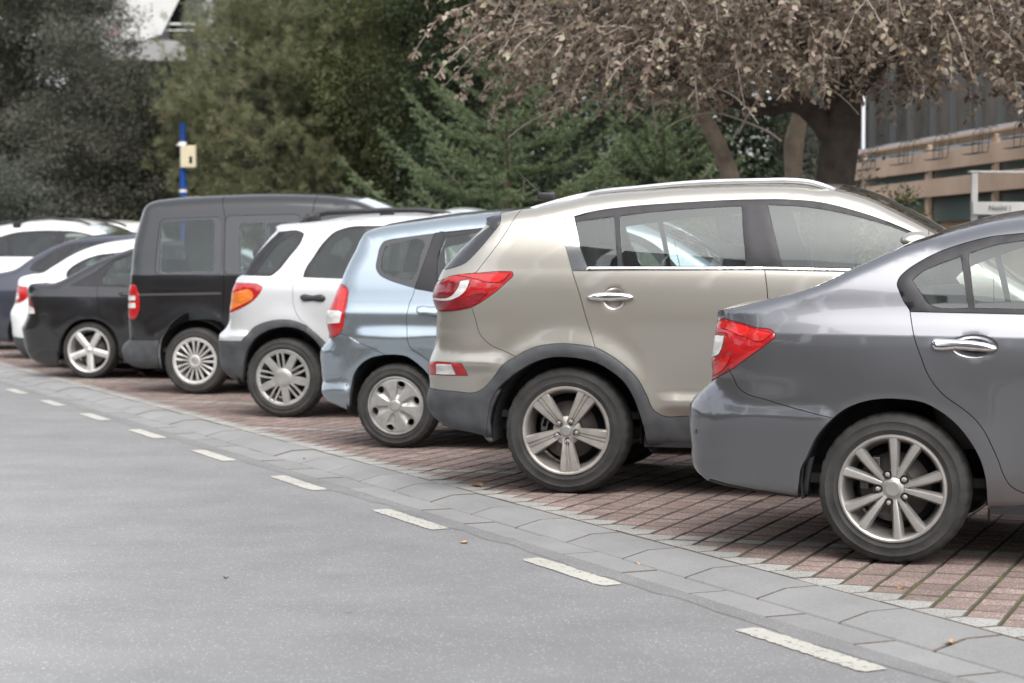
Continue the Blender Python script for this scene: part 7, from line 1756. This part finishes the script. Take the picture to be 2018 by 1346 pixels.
CARS.append(dict(paint=paint('navy_paint', (0.040, 0.044, 0.062), 0.4, 0.34, dirt_amt=0.3),
    name='navy_sedan',
    cat='car',
    label='navy blue saloon behind the white one, its tail cut off by the photo edge',
    yaw=13,
    h=0.05,
    W=[(0.18, 0.78), (0.35, 0.84), (0.6, 0.868), (0.78, 0.872), (0.9, 0.862), (1, 0.83), (1.05, 0.81), (1.2, 0.735), (1.35, 0.65), (1.47, 0.58)],
    plan=(-0.25, 0.1, 2.6, 0.12),
    flares=[(0, 0.31, 0.38, 0.016, 0.11)],
    wheels={'R': 0.311, 'rr': 0.22, 'tw': 0.205, 'wb': 2.6, 'yo': 0.855, 'style': 'five_plain', 'arch': 0.38},
    cabin={'seats': [(0.4, 0, 0.55, 1.2, 0.62), (1.2, -0.36, 0.53, 0.5, 0.64), (1.2, 0.36, 0.53, 0.5, 0.64)], 'x0': -0.5, 'x1': 2, 'zf': 0.32, 'w': 0.66, 'dash': (1.9, 0.9), 'shelf': (-0.15, 0.97, 0.25), 'mat': 'seat_dark'},
    loc=(-6.062, 27.391),
    sil=[(-640, 260, 50, 50, 0), (-780, 330, 140, 110, 0), (-880, 450, 260, 190, 40), (-930, 600, 260, 190, 40), (-920, 760, 240, 170, 30), (-880, 940, 240, 170, 30), (-850, 1070, 60, 60, 20), (-707, 1116, 80, 80, 20), (-503, 1143, 80, 80, 20), (-351, 1183, 80, 80, 20), (-160, 1317, 70, 60, 40), (28, 1424, 70, 60, 40), (221, 1518, 70, 60, 40), (411, 1578, 80, 90, 45), (621, 1605, 80, 90, 45), (977, 1617, 80, 90, 45), (1264, 1616, 80, 90, 45), (1500, 1420, 80, 90, 45), (1700, 1355, 70, 60, 50), (1950, 1220, 70, 60, 50), (2300, 1045, 70, 60, 50), (2480, 970, 80, 80, 40), (2900, 920, 120, 120, 40), (3200, 830, 120, 120, 40), (3420, 690, 300, 260, 60), (3480, 520, 300, 260, 60), (3450, 330, 300, 260, 60), (3350, 210, 50, 40, 0), (2900, 200, 50, 40, 0), (2000, 205, 50, 40, 0), (500, 210, 50, 40, 0), (0, 215, 50, 40, 0)],
    dishes=[],
    strip=[('boot_lid', None, 6, 10, 0.9), ('rear_window', 'glass_dark', 10, 13, 0.9), ('windscreen', 'glass_dark', 18, 21, 0.9), ('bonnet', None, 21, 24, 0.86)],
    bottom=(26, 32),
    regions=[
        ('window_trim', 'trim', [(-106, 1177, 1), (-91, 1230), (39, 1337), (162, 1417), (389, 1510), (635, 1537), (1239, 1555, 1), (1250, 1390), (1600, 1310), (2050, 1060, 1), (2000, 1030, 1), (1632, 1086, 1), (23, 1124, 1)], {'off': -3, 'gap': 1}),
        ('tail_light', 'red', [(-1000, 800, 1), (-800, 830, 1), (-700, 900), (-760, 960, 1), (-1000, 980, 1)], {'off': 3, 'gap': 1, 'dome': (5, 12)}),
        ('window', 'glass', [(-52, 1163), (-21, 1210), (72, 1297), (170, 1363), (157, 1250), (97, 1144), (27, 1137)], {'off': -6, 'gap': 0.5, 'fl': 5, 'see': 1}),
        ('window', 'glass', [(326, 1150, 1), (355, 1317), (410, 1437), (540, 1490), (820, 1516, 1), (850, 1340, 1), (850, 1060, 1), (777, 1118, 1)], {'off': -6, 'gap': 0.5, 'fl': 5, 'see': 1}),
        ('window', 'glass', [(930, 1350, 1), (1300, 1330), (1600, 1280), (1950, 1060, 1), (930, 1045, 1)], {'off': -6, 'gap': 0.5, 'fl': 5, 'see': 1}),
        ('hole', None, [(311.2778, 92.041), (348.1212, 157.6464), (371.3158, 229.2252), (379.9522, 303.9709), (373.6917, 378.9531), (352.7798, 451.2317), (318.0365, 517.9731), (270.8238, 576.5605), (212.9929, 624.6967), (146.8111, 660.4946), (74.8734, 682.5506), (0, 690), (-74.8734, 682.5506), (-146.8111, 660.4946), (-212.9929, 624.6967), (-270.8238, 576.5605), (-318.0365, 517.9731), (-352.7798, 451.2317), (-373.6917, 378.9531), (-379.9522, 303.9709), (-371.3158, 229.2252), (-348.1212, 157.6464), (-311.2778, 92.041), (-304, -50, 1), (304, -50, 1)]),
        ('hole', None, [(2911.2778, 92.041), (2948.1212, 157.6464), (2971.3158, 229.2252), (2979.9522, 303.9709), (2973.6917, 378.9531), (2952.7798, 451.2317), (2918.0365, 517.9731), (2870.8238, 576.5605), (2812.9929, 624.6967), (2746.8111, 660.4946), (2674.8734, 682.5506), (2600, 690), (2525.1266, 682.5506), (2453.1889, 660.4946), (2387.0071, 624.6967), (2329.1762, 576.5605), (2281.9635, 517.9731), (2247.2202, 451.2317), (2226.3083, 378.9531), (2220.0478, 303.9709), (2228.6842, 229.2252), (2251.8788, 157.6464), (2288.7222, 92.041), (2296, -50, 1), (2904, -50, 1)]),
    ],
    pillows=[
    ],
    rails=[],
))
CARS.append(dict(paint=paint('cream_white_paint', (0.70, 0.70, 0.68), 0.05, 0.36),
    name='white_suv',
    cat='car',
    label='white high-roofed car with dark roof rails at the left edge, behind the navy saloon',
    yaw=13,
    h=0.05,
    W=[(0.22, 0.82), (0.4, 0.87), (0.7, 0.9), (0.95, 0.9), (1.12, 0.88), (1.2, 0.85), (1.4, 0.78), (1.66, 0.69), (1.8, 0.63)],
    plan=(-0.3, 0.1, 2.6, 0.1),
    flares=[(0, 0.34, 0.42, 0.018, 0.12)],
    wheels={'R': 0.34, 'rr': 0.23, 'tw': 0.225, 'wb': 2.64, 'yo': 0.88, 'style': 'five_plain', 'arch': 0.41},
    cabin={'seats': [(0.42, 0, 0.72, 1.25, 0.66), (1.2, -0.36, 0.7, 0.5, 0.68), (1.2, 0.36, 0.7, 0.5, 0.68)], 'x0': -0.6, 'x1': 2, 'zf': 0.42, 'w': 0.7, 'dash': (1.85, 1.02), 'mat': 'seat_dark'},
    loc=(-7.528, 30.235),
    sil=[(-640, 280, 50, 50, 0), (-820, 400, 140, 110, 0), (-900, 600, 260, 190, 40), (-900, 800, 260, 190, 40), (-880, 1000, 240, 170, 30), (-840, 1200, 130, 90, 40), (-740, 1420, 130, 90, 40), (-640, 1580, 60, 80, 30), (-400, 1690, 60, 80, 35), (36, 1783, 60, 80, 45), (193, 1805, 60, 80, 45), (427, 1841, 60, 80, 45), (664, 1862, 60, 80, 45), (1140, 1875, 60, 80, 45), (1384, 1844, 60, 80, 45), (1574, 1798, 60, 60, 50), (1726, 1746, 60, 60, 50), (1864, 1680, 60, 60, 50), (2250, 1220, 60, 60, 50), (2420, 1120, 80, 80, 40), (2900, 1050, 120, 120, 40), (3200, 950, 120, 120, 40), (3440, 800, 300, 260, 60), (3500, 600, 300, 260, 60), (3470, 380, 300, 260, 60), (3350, 260, 50, 40, 0), (2900, 255, 50, 40, 0), (2000, 262, 50, 40, 0), (600, 262, 50, 40, 0), (0, 268, 50, 40, 0)],
    dishes=[],
    strip=[('rear_window', 'glass_dark', 5, 7, 0.88), ('windscreen', 'glass_dark', 15, 19, 0.9), ('bonnet', None, 19, 22, 0.86)],
    bottom=(24, 30),
    regions=[
        ('window_trim', 'trim', [(-182, 1397, 1), (29, 1582), (259, 1647), (487, 1706), (723, 1727), (1119, 1733), (1439, 1717), (1643, 1680), (1850, 1613), (2048, 1468, 1), (2081, 1351, 1), (-174, 1353, 1)], {'off': -3, 'gap': 1}),
        ('window', 'glass_dark', [(-101, 1397, 1), (72, 1567), (224, 1618), (363, 1647, 1), (432, 1375, 1), (-98, 1375, 1)], {'off': -6, 'gap': 0.5, 'fl': 5, 'see': 1}),
        ('window', 'glass_dark', [(432, 1662, 1), (649, 1698), (1109, 1704, 1), (1178, 1374, 1), (496, 1375, 1)], {'off': -6, 'gap': 0.5, 'fl': 5, 'see': 1}),
        ('window', 'glass', [(1268, 1703, 1), (1484, 1688), (1688, 1643), (1900, 1540), (2002, 1373, 1), (1297, 1374, 1)], {'off': -6, 'gap': 0.5, 'fl': 5, 'see': 1}),
        ('tail_light', 'red', [(-1000, 900, 1), (-780, 920, 1), (-700, 1020), (-720, 1130, 1), (-1000, 1150, 1)], {'off': 3, 'gap': 1, 'dome': (5, 12)}),
        ('hole', None, [(335.8523, 104.8337), (375.6045, 175.6185), (400.6302, 252.8482), (409.9484, 333.495), (403.1937, 414.3967), (380.6309, 492.3816), (343.1446, 564.392), (292.2046, 627.6047), (229.8081, 679.5412), (158.4015, 718.1653), (80.7844, 741.9625), (0, 750), (-80.7844, 741.9625), (-158.4015, 718.1653), (-229.8081, 679.5412), (-292.2046, 627.6047), (-343.1446, 564.392), (-380.6309, 492.3816), (-403.1937, 414.3967), (-409.9484, 333.495), (-400.6302, 252.8482), (-375.6045, 175.6185), (-335.8523, 104.8337), (-328, -50, 1), (328, -50, 1)]),
        ('hole', None, [(2975.8523, 104.8337), (3015.6045, 175.6185), (3040.6302, 252.8482), (3049.9484, 333.495), (3043.1937, 414.3967), (3020.6309, 492.3816), (2983.1446, 564.392), (2932.2046, 627.6047), (2869.8081, 679.5412), (2798.4015, 718.1653), (2720.7844, 741.9625), (2640, 750), (2559.2156, 741.9625), (2481.5985, 718.1653), (2410.1919, 679.5412), (2347.7954, 627.6047), (2296.8554, 564.392), (2259.3691, 492.3816), (2236.8063, 414.3967), (2230.0516, 333.495), (2239.3698, 252.8482), (2264.3955, 175.6185), (2304.1477, 104.8337), (2312, -50, 1), (2968, -50, 1)]),
    ],
    pillows=[
    ],
    rails=[{'path': [(70, 1819), (272, 1854), (632, 1868), (664, 1882), (1269, 1886), (1506, 1863), (1647, 1812)], 'zy': 1640, 'r': 18, 'mat': 'black', 'in': 60, 'feet': (500,)}],
))
CARS.append(dict(paint=paint('cream_paint', (0.66, 0.65, 0.60), 0.05, 0.36),
    name='cream_hatchback',
    cat='car',
    label='cream car farthest down the row, only its roof showing left of the black van',
    yaw=13,
    h=0.06,
    W=[(0.22, 0.8), (0.4, 0.86), (0.7, 0.88), (0.95, 0.88), (1.12, 0.86), (1.2, 0.84), (1.4, 0.77), (1.66, 0.68), (1.8, 0.62)],
    plan=(-0.3, 0.1, 2.6, 0.1),
    flares=[],
    wheels={'R': 0.34, 'rr': 0.23, 'tw': 0.225, 'wb': 2.64, 'yo': 0.87, 'style': 'five_plain', 'arch': 0.41},
    cabin={'seats': [(0.42, 0, 0.72, 1.25, 0.66), (1.2, -0.36, 0.7, 0.5, 0.68), (1.2, 0.36, 0.7, 0.5, 0.68)], 'x0': -0.6, 'x1': 2, 'zf': 0.42, 'w': 0.7, 'dash': (1.85, 1.02), 'mat': 'seat_dark'},
    loc=(-7.682, 33.286),
    sil=[(-640, 280, 50, 50, 0), (-820, 400, 140, 110, 0), (-900, 600, 260, 190, 40), (-900, 800, 260, 190, 40), (-880, 1000, 240, 170, 30), (-840, 1200, 130, 90, 40), (-740, 1420, 130, 90, 40), (-640, 1580, 60, 80, 30), (-300, 1720, 60, 80, 35), (300, 1790, 60, 80, 35), (1092, 1899, 60, 80, 45), (1351, 1915, 60, 80, 45), (1616, 1897, 60, 80, 45), (1813, 1864, 60, 80, 45), (1950, 1560, 60, 60, 50), (2250, 1300, 60, 60, 50), (2450, 1180, 60, 60, 50), (2600, 1120, 80, 80, 40), (3000, 1050, 120, 120, 40), (3250, 950, 120, 120, 40), (3440, 800, 300, 260, 60), (3500, 600, 300, 260, 60), (3470, 380, 300, 260, 60), (3350, 260, 50, 40, 0), (2900, 255, 50, 40, 0), (2000, 262, 50, 40, 0), (600, 262, 50, 40, 0), (0, 268, 50, 40, 0)],
    dishes=[],
    strip=[('rear_window', 'glass_dark', 5, 7, 0.88), ('windscreen', 'glass_dark', 14, 17, 0.9), ('bonnet', None, 17, 20, 0.86)],
    bottom=(22, 28),
    regions=[
        ('window_trim', 'trim', [(-500, 1250, 1), (-450, 1500), (-200, 1600), (300, 1660), (900, 1680), (1500, 1660), (1900, 1480), (2300, 1230, 1), (2250, 1180, 1), (-400, 1180, 1)], {'off': -3, 'gap': 1}),
        ('window', 'glass_dark', [(0, 1230, 1), (0, 1590, 1), (300, 1620), (850, 1640, 1), (850, 1210, 1)], {'off': -6, 'gap': 0.5, 'fl': 5, 'see': 1}),
        ('window', 'glass', [(930, 1210, 1), (930, 1640, 1), (1450, 1620), (1850, 1440), (2150, 1240, 1)], {'off': -6, 'gap': 0.5, 'fl': 5, 'see': 1}),
        ('tail_light', 'red', [(-1000, 900, 1), (-780, 920, 1), (-700, 1020), (-720, 1130, 1), (-1000, 1150, 1)], {'off': 3, 'gap': 1, 'dome': (5, 12)}),
        ('hole', None, [(335.8523, 104.8337), (375.6045, 175.6185), (400.6302, 252.8482), (409.9484, 333.495), (403.1937, 414.3967), (380.6309, 492.3816), (343.1446, 564.392), (292.2046, 627.6047), (229.8081, 679.5412), (158.4015, 718.1653), (80.7844, 741.9625), (0, 750), (-80.7844, 741.9625), (-158.4015, 718.1653), (-229.8081, 679.5412), (-292.2046, 627.6047), (-343.1446, 564.392), (-380.6309, 492.3816), (-403.1937, 414.3967), (-409.9484, 333.495), (-400.6302, 252.8482), (-375.6045, 175.6185), (-335.8523, 104.8337), (-328, -50, 1), (328, -50, 1)]),
        ('hole', None, [(2975.8523, 104.8337), (3015.6045, 175.6185), (3040.6302, 252.8482), (3049.9484, 333.495), (3043.1937, 414.3967), (3020.6309, 492.3816), (2983.1446, 564.392), (2932.2046, 627.6047), (2869.8081, 679.5412), (2798.4015, 718.1653), (2720.7844, 741.9625), (2640, 750), (2559.2156, 741.9625), (2481.5985, 718.1653), (2410.1919, 679.5412), (2347.7954, 627.6047), (2296.8554, 564.392), (2259.3691, 492.3816), (2236.8063, 414.3967), (2230.0516, 333.495), (2239.3698, 252.8482), (2264.3955, 175.6185), (2304.1477, 104.8337), (2312, -50, 1), (2968, -50, 1)]),
    ],
    pillows=[
    ],
    rails=[{'path': [(-200, 1780), (100, 1830), (900, 1860), (1500, 1820), (1700, 1760)], 'zy': 1640, 'r': 18, 'mat': 'black', 'in': 60, 'feet': (300, 1200)}],
))
for _c in CARS: build_car(_c)
# ------------------------------------------------------------------ small things
def car_named(n): return bpy.data.objects[n]
_suv = car_named('beige_suv')
_am = MB(); _am.tube([(-.315, -.06, 1.655), (-.475, -.06, 1.80)], [.0055, .003], 6); _am.box((-.285, -.06, 1.645), (.055, .022, .022), None, .012)
_am.build('antenna', M['black'], _suv, True)

def dead_leaf(name, label, loc, size, col, seed, group=None):
    r = random.Random(seed); vs, fs = [], []
    n = 9
    for i in range(n + 1):
        t = i / n; w = math.sin(math.pi * min(1, t * 1.04)) ** .8 * .36
        for s in (-1, -.5, 0, .5, 1):
            c = .35 * abs(s) ** 1.5 * w * 2 + .10 * math.sin(t * 5 + seed) + r.uniform(-.015, .015)
            vs.append(((t - .5), s * w, .06 + c))
    for i in range(n):
        for j in range(4): fs.append((i * 5 + j, i * 5 + j + 1, (i + 1) * 5 + j + 1, (i + 1) * 5 + j))
    b = len(vs)
    vs += [(-.5, 0, .08), (-.72, .05, .12), (-.72, .03, .12)]; fs.append((b, b + 1, b + 2))
    o = obj_from(name, make_mesh(name, [tuple(q * size for q in v) for v in vs], fs, M[col], True))
    o.location = loc; o.rotation_euler = (r.uniform(-.2, .2), r.uniform(-.2, .2), r.uniform(0, 6.28))
    tag(o, label, 'leaf', group); return o
M['dead_leaf'] = pbr('dead_leaf', (0.20, 0.115, 0.05), 0.7, noise=(60, 0.4))
M['pale_leaf'] = pbr('pale_dead_leaf', (0.36, 0.24, 0.15), 0.7, noise=(60, 0.3))
def at_ground(px, py, z=0.0):
    yc = -(py - 673) / 4000.; th = math.atan(153 / 4000.); d = Vector(((px - 1009) / 4000., math.cos(th) + yc * math.sin(th), -math.sin(th) + yc * math.cos(th)))
    return Vector((0, 0, 1.25)) + d * ((z - 1.25) / d.z)
dead_leaf('fallen_leaf', 'curled brown fallen leaf on the red paving, left of the beige car\'s wheel', at_ground(941, 960), .085, 'dead_leaf', 3)
for _i, (_x, _y, _s, _z, _c) in enumerate(((1256, 1112, .03, ZR, 'pale_leaf'), (915, 1071, .045, ZR, 'pale_leaf'), (1872, 1266, .04, -.01, 'pale_leaf'), (445, 1140, .03, ZR, 'dead_leaf'), (277, 741, .12, 0, 'pale_leaf'), (1776, 1161, .04, 0, 'dead_leaf'), (600, 905, .03, -.01, 'dead_leaf'))):
    dead_leaf('fallen_leaf', 'small dry leaf scrap lying on the road, the kerb or the paving', at_ground(_x, _y, _z), _s, _c, 20 + _i, 'small leaf scraps on the ground')
